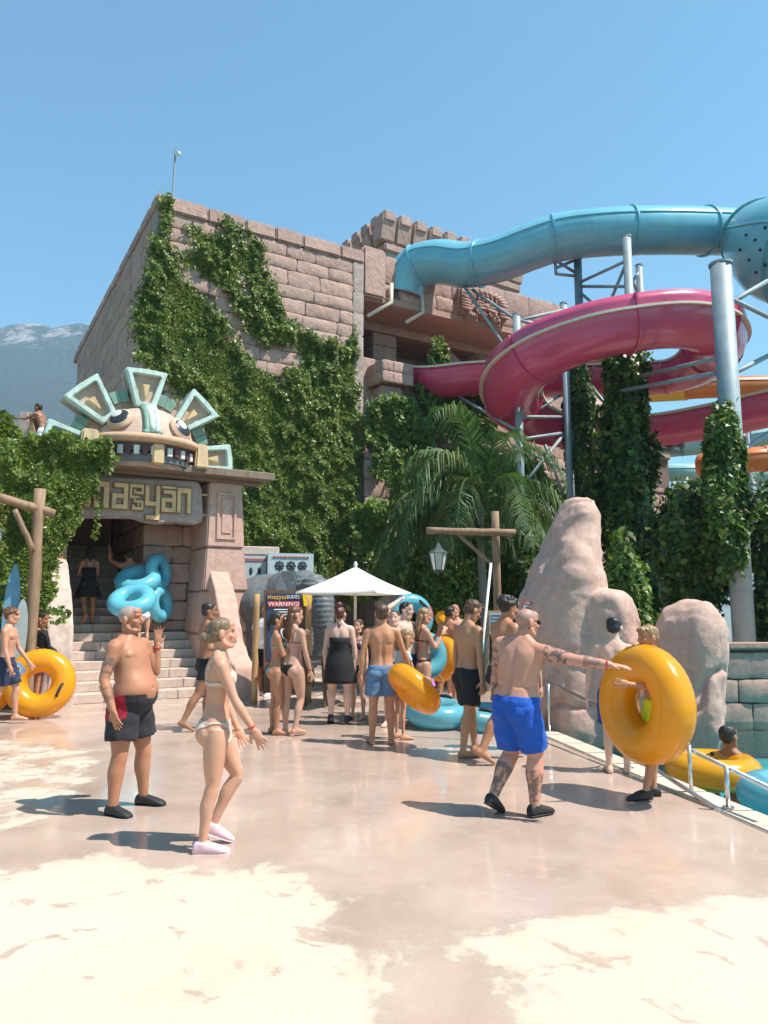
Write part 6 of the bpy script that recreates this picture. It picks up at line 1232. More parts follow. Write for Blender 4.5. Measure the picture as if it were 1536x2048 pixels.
    def relief(s):
        """anatomy too small for the volumes: spine, shoulder blades, collar bones, navel"""
        H = s.H; q = (s.lc - s.cch) @ s.Ach / H; nl = s.ln @ s.Ach; g = lambda x, c_, w_: np.exp(-((x - c_) / w_) ** 2); tor = np.isin(s.bone, ['torso', 'arm', 'head']); d = np.zeros(len(q)); bk = tor * np.clip(-nl[:, 1] * 1.5, 0, 1); fr_ = tor * np.clip(nl[:, 1] * 1.5, 0, 1); x, z = q[:, 0], q[:, 2]
        d -= .0075 * bk * g(x, 0, .013) * np.clip((.03 - z) / .03, 0, 1) * np.clip((z + .27) / .04, 0, 1); soft = .25 if s.bel > .5 else .55 if s.sex == 'f' else 1.0
        for sg in (1, -1):
            d += .0060 * soft * bk * g(x, sg * .047, .026) * g(z, -.012, .036); d -= .0045 * soft * bk * g(x, sg * .020, .010) * g(z, -.02, .035); d -= .0040 * soft * bk * g(x, sg * .05, .03) * g(z, -.066, .012); d += .0035 * bk * g(x, sg * .024, .014) * g(z, -.16, .06)
            d += .0035 * soft * fr_ * g(z - .10 * abs(x), .026, .006) * (abs(x) < .09) * (np.sign(x) == sg)
            if s.sex == 'm': d -= .0045 * soft * fr_ * g(z, -.056 + .02 * abs(x), .008) * g(x, sg * .045, .03)
        d -= .0040 * soft * fr_ * g(x, 0, .008) * np.clip((.02 - z) / .03, 0, 1) * np.clip((z + .19) / .03, 0, 1); nv = s.lc - s.stn[3][1]; d -= .010 * fr_ * np.exp(-((nv[:, 0] / H / .006) ** 2 + ((nv[:, 2] / H - .012) / .007) ** 2))
        if s.bel > .5: z2 = (s.lc[:, 2]) / H; d -= .006 * tor * bk * g(z2, .105, .010) * np.clip((abs(x) - .02) / .03, 0, 1)
        kneeb = np.minimum(np.linalg.norm(s.lc - s.J['knR'], axis=1), np.linalg.norm(s.lc - s.J['knL'], axis=1)) / H; d += .003 * g(kneeb, .034, .012) * np.clip(s.ln[:, 1], 0, 1); d += .0016 * fbm(s.lc * 9, 3, 21)
        s.wc = s.wc + s.wn * (d * H)[:, None]; setco(s.me, s.wc); s.wn = vno(s.me); s.lc = s.inv(s.wc); s.ln = s.wn @ s.rz
    def paint(s, tone, tattoo, stubble, face, scalp=None):
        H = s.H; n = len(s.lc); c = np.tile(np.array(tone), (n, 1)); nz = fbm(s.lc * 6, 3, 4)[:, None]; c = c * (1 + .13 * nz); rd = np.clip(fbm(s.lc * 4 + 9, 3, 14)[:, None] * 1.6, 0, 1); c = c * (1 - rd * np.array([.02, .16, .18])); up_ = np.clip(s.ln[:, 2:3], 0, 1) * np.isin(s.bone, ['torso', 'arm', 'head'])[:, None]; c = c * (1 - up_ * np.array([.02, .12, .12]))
        hd = (s.lc - s.J['head']) @ s.Hm / (H * s.hs)      # head coordinates
        ish = s.bone == 'head'
        fl = ish & (hd[:, 1] > .02); c[fl] = c[fl] * np.array([1.04, .92, .90])
        def dab(cx, cy, cz, rx, rz_, col, k=1.0):
            m = ish & (hd[:, 1] > 0.015); w_ = np.clip(1.6 - np.hypot((hd[:, 0] - cx) / rx, (hd[:, 2] - cz) / rz_) * 1.2, 0, 1) * m * k; c[:] = c * (1 - w_[:, None]) + np.array(col) * w_[:, None]
        if scalp is not None:
            cut = hd[:, 2] - .034 + .9 * np.maximum(hd[:, 1] - .012, 0) * 0; w_ = ish * np.clip((hd[:, 2] + .012 - 1.15 * (hd[:, 1] + .012)) / .010, 0, 1) * np.clip((hd[:, 2] + .045) / .01, 0, 1) * (np.abs(hd[:, 0]) < .0475) * scalp[3]; c[:] = c * (1 - w_[:, None]) + np.array(scalp[:3]) * w_[:, None]
        if face:
            dab(0, 0, -.032, .014, .0055, np.array(tone) * [.85, .5, .5])
            if stubble: dab(0, 0, -.040, .036, .022, (.10, .08, .07), stubble)
            for sg in (1, -1):
                dab(sg * .0175, 0, .010, .0105, .0052, np.array(tone) * .45); dab(sg * .0175, 0, .010, .0075, .0036, (.55, .50, .46)); dab(sg * .0175, 0, .010, .0036, .0042, (.03, .02, .015)); dab(sg * .018, 0, .0215, .0125, .0034, np.array(tone) * .28, .85)
            dab(0, 0, -.018, .010, .004, np.array(tone) * [.8, .6, .6], .6)
        if s.sex == 'm':
            q = (s.lc - s.cch) @ s.Ach / H
            for sg in (1, -1): w_ = np.clip(1.5 - np.hypot((q[:, 0] - sg * .052) / .008, (q[:, 2] + .030) / .007), 0, 1) * (q[:, 1] > .02); c = c * (1 - .7 * w_[:, None]) + np.array(tone) * [.62, .45, .42] * .7 * w_[:, None]
        el = np.minimum.reduce([np.linalg.norm(s.lc - s.J[k], axis=1) for k in ('knR', 'knL', 'elR', 'elL')]); w_ = np.exp(-(el / (.03 * H)) ** 2) * .25; c = c * (1 - w_[:, None] * np.array([.1, .35, .35]))
        if tattoo:
            tn = fbm(s.lc * 26, 3, 77) + .5 * fbm(s.lc * 60, 2, 5)
            for bone, sg, t0, t1, st in tattoo:
                a, b = {'arm': ('sh', 'el'), 'fore': ('el', 'wr'), 'shin': ('kn', 'an'), 'thigh': ('hp', 'kn')}[bone]; sd_ = 'R' if sg > 0 else 'L'; dd, tt = seg_d(s.lc, s.J[a + sd_], s.J[b + sd_])
                m = (s.bone == bone) & (np.sign(s.lc[:, 0] - (s.J[a + ('L' if sg > 0 else 'R')][0] + s.J[a + sd_][0]) / 2) == sg) & (tt > t0) & (tt < t1); w_ = m * np.clip(tn * 5 + .75, 0, 1) * st; c = c * (1 - w_[:, None]) + np.array([.075, .075, .08]) * w_[:, None]
        at = s.me.attributes.new('tone', 'FLOAT_COLOR', 'POINT'); at.data.foreach_set('color', np.concatenate([np.clip(c, 0, 1), np.ones((n, 1))], 1).astype(np.float32).ravel())
    # ---------------------------------------------------- garments
    def skin_cut(s, name, mask, mat, off=.006, parent=None):
        """a garment lying on the skin: the body faces under it, lifted and thickened"""
        me = s.me; k = len(me.polygons); lt = np.empty(k, np.int32); me.polygons.foreach_get('loop_total', lt); vi = np.empty(len(me.loops), np.int32); me.loops.foreach_get('vertex_index', vi); ls = np.concatenate([[0], np.cumsum(lt)[:-1]])
        F = [vi[a:a + b] for a, b in zip(ls, lt)]; F = [q for q in F if mask[q].all()]
        if not F: return None
        used = np.unique(np.concatenate(F)); mp = {int(u): i for i, u in enumerate(used)}; v = s.wc[used] + s.wn[used] * off; o = obj(name, v, [tuple(mp[int(i)] for i in q) for q in F], mat, parent or s.root, True)
        bm = bmesh.new(); bm.from_mesh(o.data); bd = [q for q in bm.verts if q.is_boundary]
        for _ in range(3): bmesh.ops.smooth_vert(bm, verts=bd, factor=.5, use_axis_x=True, use_axis_y=True, use_axis_z=True)
        bm.to_mesh(o.data); bm.free(); md = o.modifiers.new('thick', 'SOLIDIFY'); md.thickness = off * .9; md.offset = -1; return o
    def shape(s, name, mb, mat, voxel=.014, it=3, wrinkle=0.0, wscale=(7, 7, 4), parent=None):
        m2 = MB(); m2.v = [tuple(p) for p in s.W(np.array(mb.v))]; m2.f = mb.f; me = remesh(m2, voxel, it, .5, name)
        if wrinkle: c = vco(me); setco(me, c + vno(me) * (wrinkle * (fbm(c * np.array(wscale), 3, int(s.H * 1000)) + .4 * np.sin(c[:, 2] * 45 + 6 * fbm(c * 3, 2, 8)) * .5))[:, None])
        return link(name, me, mat, parent or s.root)
    def shorts(s, mat, length=.16, loose=.010, top=.055, name='swim_shorts', flare=.010, panel=None):
        H = s.H; mb = MB(); L = [q for q in s.stn if q[0] < top - .004]; k = len(L); q0, q1 = s.stn[k - 1], s.stn[k]; t_ = (top - q0[0]) / (q1[0] - q0[0]); L = L + [(top, q0[1] * (1 - t_) + q1[1] * t_, q0[2], q0[3] * (1 - t_) + q1[3] * t_, q0[4] * (1 - t_) + q1[4] * t_)]
        st = [(c, A[:, 0], A[:, 1], w + loose * H * .8, d + loose * H * (.6 if h > .03 else 1.0)) for h, c, A, w, d in L]; loftE(mb, st)
        if s.bel: c0, A0 = s.stn[3][1], s.stn[3][2]
        for sd_ in 'RL':
            a, b = s.J['hp' + sd_], s.J['kn' + sd_]; d = U(b - a); k = s.limb * H * (1.1 if s.sex == 'f' else 1); r0 = .0565 * k + loose * H; r1 = .047 * k + (loose + flare) * H
            mb.tube([a - d * .02 * H, a + d * .03 * H, a + d * length * .6 * H, a + d * length * H], [r0 * .95, r0 * 1.03, (r0 + r1) * .51, r1], 20)
        if s.sex == 'm' or True:
            for sg in (1, -1): mb.ell(np.array([sg * .043 * H, -.037 * H, -.022 * H]), ((.046 * s.slim + loose) * H, (.043 * s.slim + loose) * H, .054 * H), None, 12, 8)
        o = s.shape(name, mb, mat, max(.010, s.voxel), 2, .017 * H / 1.7, (9, 9, 3))
        return o
    def ring_at(s, h, off, n=28):
        k = max(i for i, q in enumerate(s.stn) if q[0] <= h); q0, q1 = s.stn[k], s.stn[k + 1]; t_ = (h - q0[0]) / (q1[0] - q0[0]); c = q0[1] * (1 - t_) + q1[1] * t_; w = q0[3] * (1 - t_) + q1[3] * t_ + off * s.H; d = q0[4] * (1 - t_) + q1[4] * t_ + off * s.H; A = q0[2]
        return [c + A[:, 0] * w * math.cos(a) + A[:, 1] * d * math.sin(a) for a in np.linspace(0, 2 * math.pi, n + 1)]
    def hug(s, pts):
        out = []
        for q in catmull(pts, 6):
            d = np.linalg.norm(s.lc - q, axis=1); i = np.argsort(d)[:6]; out.append((s.lc[i] + s.ln[i] * .004).mean(0))
        out = np.array(out); out[1:-1] = (out[:-2] + out[1:-1] * 2 + out[2:]) / 4; return list(out)
    def tube_child(s, name, lines, r, mat, parent=None):
        mb = MB()
        for pts in lines: mb.tube([s.W(p) for p in pts], r, 6)
        return link(name, mesh(name, mb.v, mb.f, True), mat, parent or s.root)
    def briefs(s, mat, top=.045, cut=1.25, name='bikini_bottom', low=-.085, side=.11):
        H = s.H; q = s.lc / H; m = (q[:, 2] < top + .004 * np.sin(q[:, 0] * 60)) & (q[:, 2] > low + cut * np.abs(q[:, 0])) & (np.abs(q[:, 0]) < side) & np.isin(s.bone, ['torso', 'thigh']); return s.skin_cut(name, m, mat)
    def tights(s, mat, length=.10, top=.05, name='swim_trunks'):
        H = s.H; q = s.lc / H; m = (q[:, 2] < top) & (q[:, 2] > -length) & np.isin(s.bone, ['torso', 'thigh']); return s.skin_cut(name, m, mat, .008)
    def bikini_top(s, mat, straps=True, band=.022, name='bikini_top'):
        H = s.H; q = (s.lc - s.cch) @ s.Ach / H; tor = np.isin(s.bone, ['torso', 'arm']) & (np.abs(q[:, 0]) < .098)
        cup = np.minimum(np.hypot((q[:, 0] - .037) / .034, (q[:, 2] + .036) / .034), np.hypot((q[:, 0] + .037) / .034, (q[:, 2] + .036) / .034)) < 1; m = tor & ((cup & (q[:, 1] > .02)) | ((q[:, 2] < -.050) & (q[:, 2] > -.050 - band))); o = s.skin_cut(name, m, mat)
        if straps and o is not None:
            T_ = lambda x, y, z: s.cch + s.Ach @ (np.array([x, y, z]) * H)
            s.tube_child('strap', [s.hug([T_(sg * .040, .075, -.02), T_(sg * .050, .050, .03), T_(sg * .054, .0, .048), T_(sg * .050, -.052, .01), T_(sg * .044, -.060, -.055)]) for sg in (1, -1)], .0045, mat, o)
        return o
    def hair(s, mat, style='short', noise=.012):
        e = s.H * s.hs; mb = MB(); E = lambda p, r, n=16: mb.ell(s.Lh(*p), tuple(np.array(r) * e), s.Hm.T, n, n - 4)
        if style in ('bun', 'topbun'): E((0, -.0135, .0265), (.0465, .0545, .0450), 20); E((0, -.030, .0), (.042, .036, .040))
        else: E((0, -.016, .027), (.0475, .0545, .0465), 20); E((0, -.032, .002), (.0435, .036, .042)); E((0, .014, .052), (.034, .030, .016), 12)
        if style == 'fringe': E((0, .036, .046), (.034, .020, .018), 12)
        if style == 'curly':
            rs = np.random.default_rng(3)
            for _ in range(46): d = U(rs.normal(0, 1, 3) * [1, 1, 1]); d[2] = abs(d[2]) * .9 - .15; d[1] -= .15; E(tuple(np.array([0, -.012, .024]) + d * [.050, .056, .052]), (.016, .016, .016), 8)
        if style == 'bun': E((0, -.078, -.020), (.024, .022, .024), 14); E((0, -.055, -.015), (.030, .022, .028))
        if style == 'topbun': E((0, -.030, .085), (.028, .028, .024), 14)
        W_ = lambda *p: s.Lh(*p)
        bk = s.Ach
        if style in ('long', 'longwet'):
            down = -s.Ach[:, 2] * .8 - np.array([0, 0, .2]); b0 = s.Lh(0, -.050, -.02)
            for dx, L_ in ((-.030, .17), (-.015, .20), (0, .21), (.015, .20), (.030, .18)): p0 = s.Lh(dx, -.045, .0); mb.tube([p0, p0 + down * .05 * e - s.Ach[:, 1] * .012 * e, p0 + down * .12 * e - s.Ach[:, 1] * .022 * e, p0 + down * L_ * e - s.Ach[:, 1] * .016 * e], [.020 * e, .019 * e, .015 * e, .006 * e], 8)
        if style == 'side':
            for sg in (1, -1): p0 = s.Lh(sg * .040, -.012, .0); mb.tube([p0, p0 - s.Ach[:, 2] * .05 * e, p0 - s.Ach[:, 2] * .12 * e + s.Ach[:, 1] * .02 * e], [.016 * e, .015 * e, .007 * e], 8)
            mb.tube([s.Lh(0, -.045, 0), s.Lh(0, -.06, -.06), s.Lh(0, -.05, -.12)], [.03 * e, .03 * e, .015 * e], 10)
        if style == 'pony': p0 = s.Lh(0, -.066, .01); mb.tube([p0, s.Lh(0, -.085, -.02), s.Lh(0, -.075, -.09)], [.016 * e, .018 * e, .006 * e], 8)
        m2 = MB(); m2.v = [tuple(p) for p in s.W(np.array(mb.v))]; m2.f = mb.f; me = remesh(m2, max(.006, s.voxel * .75), 2, .5, 'hair'); c = vco(me); st = np.array([40, 40, 9.0]); setco(me, c + vno(me) * (noise * e / 1.7 * (fbm(c * st, 3, 9) + .5 * fbm(c * 14, 2, 4)))[:, None]); return link('hair', me, mat, s.root)
    def shoes(s, mat, sole='black_rubber', name='water_shoe'):
        H = s.H
        for sd_ in 'RL':
            base, f, u, x = s.J['ft' + sd_]; mb = MB(); st = [(-.040, .016, .014), (-.030, .023, .026), (.0, .0245, .030), (.03, .026, .0255), (.07, .030, .0185), (.098, .028, .0135), (.118, .018, .0085)]
            loftE(mb, [(base + f * a * H + u * (h * H - .004), x, u, w * H, h * H) for a, w, h in st], 16, 2.4); mb.tube([base + u * .03 * H, base + u * .048 * H - f * .002 * H], [.026 * H, .0265 * H], 14); o = s.shape(name, mb, mat, .009, 2, .004)
            sl = MB(); loftE(sl, [(base + f * a * H + u * (.0035 - .004) * 1, x, u, w * H * 1.03, .006) for a, w, h in st], 16, 2.6); link('sole', mesh('sole', [tuple(p) for p in s.W(np.array(sl.v))], sl.f, True), sole, o)
    def band(s, sd_, mat='vinyl_red', r=.0185, at=.93, name='wristband'):
        a, b = s.J['el' + sd_], s.J['wr' + sd_]; d = U(b - a); c = a + (b - a) * at; x = U(np.cross(d, [0.3, 1, .2])); y = np.cross(d, x); rr = r * s.H * s.limb; s.tube_child(name, [[c + (x * math.cos(q) + y * math.sin(q)) * rr for q in np.linspace(0, 2 * math.pi, 17)]], .006, mat)
    def glasses(s):
        cl = MB()
        for sg in (1, -1): cl.ell(s.Lh(sg * .020, .050, .010), tuple(np.array((.0175, .006, .012)) * s.H * s.hs), s.Hm.T, 12, 8); cl.tube([s.Lh(sg * .034, .044, .014), s.Lh(sg * .046, .01, .012), s.Lh(sg * .046, -.012, .010)], .0028, 6)
        cl.tube([s.Lh(-.006, .058, .013), s.Lh(.006, .058, .013)], .003, 6); cl.v = [tuple(p) for p in s.W(np.array(cl.v))]; link('sunglasses', mesh('sunglasses', cl.v, cl.f, True), 'eye_black', s.root)
    def dress(s, mat, hem=-.20, flare=.05, top=.225, pleats=0, name='dress'):
        H = s.H; L = [q for q in s.stn if 0.0 <= q[0] <= top]; st = []; rs = 0
        zs = list(np.linspace(hem, .0, 7)); c0 = s.stn[2]; hipw, hipd = c0[3] + .012 * H, c0[4] + .022 * H; v = []; f = []; n = 72; rows = []
        for z in zs[:-1]: k = (z - 0) / hem; rows.append((np.array([0, -.006 * H * (1 - k), z * H]), np.eye(3), hipw + flare * H * k, hipd + flare * H * k * .9, k))
        for h, c, A, w, d in L: rows.append((c + A[:, 1] * (.006 * H if h > .15 and s.sex == 'f' else 0), A, w + .010 * H, d + (.026 * H if .15 < h < .26 and s.sex == 'f' else .012 * H), 0))
        for c, A, w, d, k in rows:
            for i in range(n): t_ = 2 * math.pi * i / n; p = 1 + (.05 * k * math.cos(t_ * pleats) if pleats else .03 * k * math.sin(5 * t_ + 1)); v.append(s.W(c + A[:, 0] * w * p * math.cos(t_) + A[:, 1] * d * p * math.sin(t_)))
        f = [(j * n + i, j * n + (i + 1) % n, (j + 1) * n + (i + 1) % n, (j + 1) * n + i) for j in range(len(rows) - 1) for i in range(n)]; o = obj(name, v, f, mat, s.root, True); md = o.modifiers.new('thick', 'SOLIDIFY'); md.thickness = .006; return o
    def straps(s, mat, parent=None, neck=False):
        H = s.H; T_ = lambda x, y, z: s.cch + s.Ach @ (np.array([x, y, z]) * H); L = [[T_(sg * .045, .07, -.02), T_(sg * .05, .045, .03), T_(sg * .05, .0, .046), T_(sg * .045, -.05, .01), T_(sg * .04, -.062, -.05)] for sg in (1, -1)] if not neck else [[T_(sg * .04, .07, -.02), T_(sg * .035, .03, .05), T_(sg * .012, -.034, .075), T_(sg * .004, -.05, .045)] for sg in (1, -1)]
        return s.tube_child('strap', [s.hug(q) for q in L], .007, mat, parent)
    def shirt(s, mat, sleeve=.6, hem=.01, name='t_shirt', loose=.012, long=False):
        H = s.H; mb = MB(); st = [(c, A[:, 0], A[:, 1], w + loose * H, d + loose * H) for h, c, A, w, d in s.stn if hem - .03 <= h <= .32]; loftE(mb, st); k = s.limb * H
        for sd_, sg in (('R', 1), ('L', -1)):
            a, b, w_ = s.J['sh' + sd_], s.J['el' + sd_], s.J['wr' + sd_]; cc = a * .6 + s.stn[-3][1] * .4; pts = [cc, a, a + (b - a) * .3, a + (b - a) * (min(sleeve, 1))]; rr = [.034 * k, .040 * k, .039 * k, .037 * k]
            if long: pts = [cc, a, a + (b - a) * .5, b, b + (w_ - b) * .45, b + (w_ - b) * .92]; rr = [.033 * k, .037 * k, .032 * k, .027 * k, .028 * k, .019 * k]
            mb.tube(pts, rr, 14)
        if s.sex == 'f':
            for sg in (1, -1): mb.ell(s.cch + s.Ach @ np.array([sg * .037 * H, .048 * H, -.036 * H]), (.036 * H, .032 * H, .036 * H), s.Ach.T, 14, 10)
        return s.shape(name, mb, mat, max(.011, s.voxel), 2, .010)
for n_, c_ in dict(cloth_black=(.014, .014, .016), cloth_navy=(.02, .032, .07), cloth_blue=(.012, .085, .42), cloth_red=(.30, .012, .03), cloth_charcoal=(.022, .022, .027), cloth_denim=(.10, .18, .31), cloth_white=(.74, .74, .76), cloth_lime=(.66, .72, .02), cloth_teal=(.10, .42, .46), cloth_green=(.16, .25, .17), cloth_purple=(.42, .17, .55), cloth_royal=(.02, .06, .25)).items(): cloth(n_, c_)
cloth('cloth_lace', (.52, .36, .27), .7, (.68, .54, .45), 70); cloth('cloth_pattern', (.62, .60, .58), .7, (.35, .50, .55), 45); cloth('cloth_pink', (.74, .52, .55)); cloth('cloth_tealprint', (.08, .34, .40), .6, (.35, .55, .55), 50)
simple('shoe_black', (.016, .016, .018), .6, bump=.3); simple('shoe_white', (.70, .68, .66), .6); simple('shoe_pink', (.72, .48, .52), .65, bump=.2); simple('sole_pale', (.6, .5, .5), .7)
def foot_at(x, y, z=0.0): return G(x, y, z)[:2]
def split(o, s, mat, fn):                               # second cloth colour on one garment
    o.data.materials.append(M[mat]); c = np.array([p.center for p in o.data.polygons]); q = s.inv(c) / s.H; o.data.polygons.foreach_set('material_index', fn(q).astype(np.int32)); o.data.update()
# ---- old man waving
p = Person('tanned older man in red and black shorts waving beside the wet patch', 1.69, foot_at(256, 1620), -108, 'm', (.41, .20, .115), 1.12, 1.35, (0, -4), 0, (8, 0, 3), ((.30, -.12, -1), (-.02, .42, -1)), ((-.30, .16, -.72), (.10, .12, 1)), ((.10, .03, -1), (.08, -.05, -1)), ((-.16, .10, -1), (-.10, -.02, -1)), (.35, .15), (None, (.4, .85, .1)), voxel=.0065, tattoo=(('arm', 1, .35, .8, .7), ('fore', 1, .1, .7, .5)), stubble=.35, scalp=(.34, .30, .27, .75))
o = p.shorts('cloth_charcoal', .165, .014); split(o, p, 'cloth_red', lambda q: (q[:, 2] > -.068 + .25 * np.maximum(q[:, 1], -.02)) & (q[:, 1] < .058) & (q[:, 2] > -.068)); p.shoes('shoe_black'); p.band('L')
# ---- woman in lace bikini
p = Person('blonde woman in pale lace bikini and pink shoes walking across the plaza', 1.60, foot_at(414, 1698), -76, 'f', (.57, .315, .212), .97, 0, (0, 2), 4, (4, 2, 0), ((.14, .42, -1), (.05, .60, -.92)), ((-.10, .22, -1), (.05, .42, -.9)), ((.02, -.05, -1), (.0, -.15, -1)), ((-.02, .47, -1), (.0, -.50, -1)), (.35, .35), footp=(0, -22), voxel=.0065)
p.briefs('cloth_lace', .042, 1.15); p.bikini_top('cloth_lace'); hairmat('hair_ash', (.095, .058, .033), (.27, .18, .105)); p.hair('hair_ash', 'bun', .005); p.shoes('shoe_pink', 'sole_pale'); p.band('R')
# ---- big man in blue shorts
p = Person('broad bald man in blue shorts with tattooed limbs reaching for the yellow ring', 1.68, foot_at(1028, 1632), -48, 'm', (.55, .29, .205), 1.20, .75, (7, 12), 8, (-18, 8, 0), ((1, .35, -.22), (1, .50, -.12)), ((-.20, -.05, -1), (-.10, .10, -1)), ((.05, .30, -1), (.02, -.10, -1)), ((-.05, .20, -1), (-.05, -.72, -1)), (.25, .5), ((.1, .2, -1), None), footp=(0, -26), voxel=.0065, tattoo=(('arm', 1, .05, .75, .8), ('fore', 1, .2, .8, .55), ('arm', -1, .1, .95, .75), ('fore', -1, 0, .95, .75), ('shin', -1, .1, .95, .75), ('shin', 1, .1, .9, .7)), scalp=(.26, .19, .16, .6))
p.shorts('cloth_blue', .205, .008, flare=.004); p.shoes('shoe_black'); p.glasses(); p.band('R'); BIGMAN = p
# ---- young man behind the waving man
p = Person('young tanned man in black trunks walking behind the blonde woman', 1.74, foot_at(388, 1461), -62, 'm', 'dark', .98, 0, (0, 2), 0, (-14, 4, 0), ((.25, -.15, -1), (.0, .85, .25)), ((-.2, .1, -1), (.1, .8, .1)), ((.02, -.32, -1), (.02, -.55, -1)), ((-.02, .18, -1), (0, -.10, -1)), footp=(-25, 0))
p.tights('cloth_black', .13); p.hair('hair_black', 'short')
# ---- crowd at the board
p = Person('woman in black string bikini with long dark hair down her back', 1.70, foot_at(580, 1470), -38, 'f', (.50, .30, .215), .98, 0, (0, 2), 0, (-22, 8, 0), ((.22, .10, -1), (.05, .35, -1)), ((-.1, .35, -.8), (.1, .8, .7)), ((.03, .16, -1), (.02, -.30, -1)), ((-.02, .0, -1), (0, -.04, -1)), footp=(0, 0))
p.briefs('cloth_black', .035, 1.5); p.bikini_top('cloth_black', band=.016); p.hair('hair_auburn', 'long'); p.band('R')
p = Person('girl in teal bikini holding a hand to her chin', 1.62, foot_at(548, 1468), -78, 'f', 'tan', .92, 0, (0, 0), 0, (-10, 0, 0), ((.1, .30, -1), (-.35, .55, .9)), ((-.12, 0, -1), (-.05, .2, -1)), ((.03, .08, -1), (.02, -.08, -1)), ((-.03, -.06, -1), (0, -.06, -1)))
p.briefs('cloth_tealprint', .035, 1.4); p.bikini_top('cloth_tealprint'); p.hair('hair_black', 'pony')
p = Person('staff man in white t shirt and sunglasses standing by the warning board', 1.80, foot_at(528, 1392), 162, 'm', 'dark', .98, 0, (0, 0), 0, (0, 0, 0), ((.35, -.12, -1), (-.45, -.35, -.7)), ((-.35, -.12, -1), (.45, -.35, -.7)))
p.shirt('cloth_white'); p.shorts('cloth_black', .20, .012, name='shorts'); p.hair('hair_black', 'short'); p.glasses(); p.shoes('shoe_white', 'sole_pale', 'sneaker')
p = Person('woman in black strapless swim dress with red hair in a bun', 1.66, foot_at(678, 1448), -4, 'f', 'pale', 1.16, .3, (0, 0), 0, (-8, -4, 0), ((.22, .02, -1), (.02, .12, -1)), ((-.22, .02, -1), (-.02, .12, -1)), ((.05, -.02, -1), (.0, -.02, -1)), ((-.05, .06, -1), (-.02, -.10, -1)), footp=(0, -15))
o = p.dress('cloth_black', -.185, .030, .215); p.straps('cloth_black', o, True); p.hair('hair_red', 'topbun'); p.shoes('shoe_black')
p = Person('girl with wet brown hair facing the woman in the black dress', 1.50, foot_at(716, 1438), 150, 'f', 'fair', .86, 0, (0, 0), 0, (10, 4, 0), ((.1, .1, -1), (-.3, .6, .6)), ((-.12, .0, -1), (-.1, .2, -1)), child=False)
p.briefs('cloth_navy', .04, 1.2); p.bikini_top('cloth_navy'); p.hair('hair_brown', 'side')
p = Person('barefoot boy in blue denim swim shorts seen from behind', 1.72, foot_at(763, 1488), 6, 'm', 'golden', .93, 0, (0, 0), 0, (-6, 0, 0), ((.42, .18, -1), (.32, .45, -.8)), ((-.26, -.06, -1), (-.06, .06, -1)), ((.05, .03, -1), (.03, -.03, -1)), ((-.06, .0, -1), (-.04, -.02, -1)), (.9, .4), voxel=.010)
p.shorts('cloth_denim', .165, .016, .045, flare=.016); p.hair('hair_brown', 'short'); p.band('R', 'cloth_black')
p = Person('pale woman with tied hair behind the boy in denim shorts', 1.64, foot_at(789, 1452), 168, 'f', 'pale', 1.0, 0, head=(0, 0, 0)); p.briefs('cloth_black', .05, 1.0); p.bikini_top('cloth_black'); p.hair('hair_brown', 'pony')
p = Person('man with one arm raised holding the aqua double ring', 1.76, foot_at(812, 1446), -138, 'm', 'pale', 1.02, .2, (0, 0), 0, (20, 4, 0), ((.55, -.1, .85), (-.75, .1, .45)), ((-.2, .2, -1), (.0, .5, -.8))); p.shorts('cloth_navy', .18); p.hair('hair_black', 'short')
p = Person('woman in black bikini with long light brown hair and folded arms', 1.68, foot_at(846, 1446), -74, 'f', 'light', 1.0, 0, (0, 2), 0, (-4, 10, 0), ((.15, .45, -.9), (-.25, .55, .8)), ((-.1, .5, -.9), (.3, .5, .75))); p.briefs('cloth_black', .045, 1.1); p.bikini_top('cloth_black'); p.hair('hair_blond', 'longwet'); p.band('R')
p = Person('girl with blonde hair in a patterned rash top standing by the yellow ring', 1.38, foot_at(800, 1478), -62, 'f', 'light', .84, 0, (0, 10), 0, (-14, 22, 0), ((.16, .35, -1), (.05, .85, -.5)), ((-.12, .3, -1), (0, .8, -.5)), child=True); p.shirt('cloth_pattern', .5, .0, 'rash_top', .006); p.briefs('cloth_pattern', .03, 1.1, 'swim_bottom'); p.hair('hair_blond', 'side')
p = Person('toddler in purple swimsuit wearing inflatable armbands', .98, foot_at(856, 1430), 8, 'f', 'light', .95, .4, (0, 0), 0, (0, 0, 0), ((.55, 0, -.9), (.5, .2, -.8)), ((-.55, 0, -.9), (-.5, .2, -.8)), child=True, voxel=.011); p.dress('cloth_purple', -.06, .02, .25, name='swimsuit'); p.hair('hair_brown', 'pony')
for sd_ in 'RL':
    a, b = p.J['sh' + sd_], p.J['el' + sd_]; mb = MB().tube([p.W(a + (b - a) * .35), p.W(a + (b - a) * .45), p.W(a + (b - a) * .8), p.W(a + (b - a) * .9)], [.045, .058, .058, .045], 14); link('armband', mesh('armband', mb.v, mb.f, True), 'vinyl_yellow' if sd_ == 'R' else 'vinyl_red', p.root)
p = Person('man in green shorts beyond the aqua double ring', 1.72, foot_at(893, 1408), -40, 'm', 'tan', 1.02, 0, (0, 4), 0, (-10, 6, 0), ((.2, .3, -1), (.1, .8, -.4)), ((-.2, .1, -1), (-.1, .4, -1)), ((.03, .2, -1), (.02, -.2, -1)), ((-.03, -.15, -1), (0, -.4, -1))); p.shorts('cloth_green', .19); p.hair('hair_black', 'short')
p = Person('shaven headed man beside the far yellow ring', 1.76, foot_at(912, 1396), 175, 'm', 'red', 1.05, .3); p.shorts('cloth_charcoal', .18)
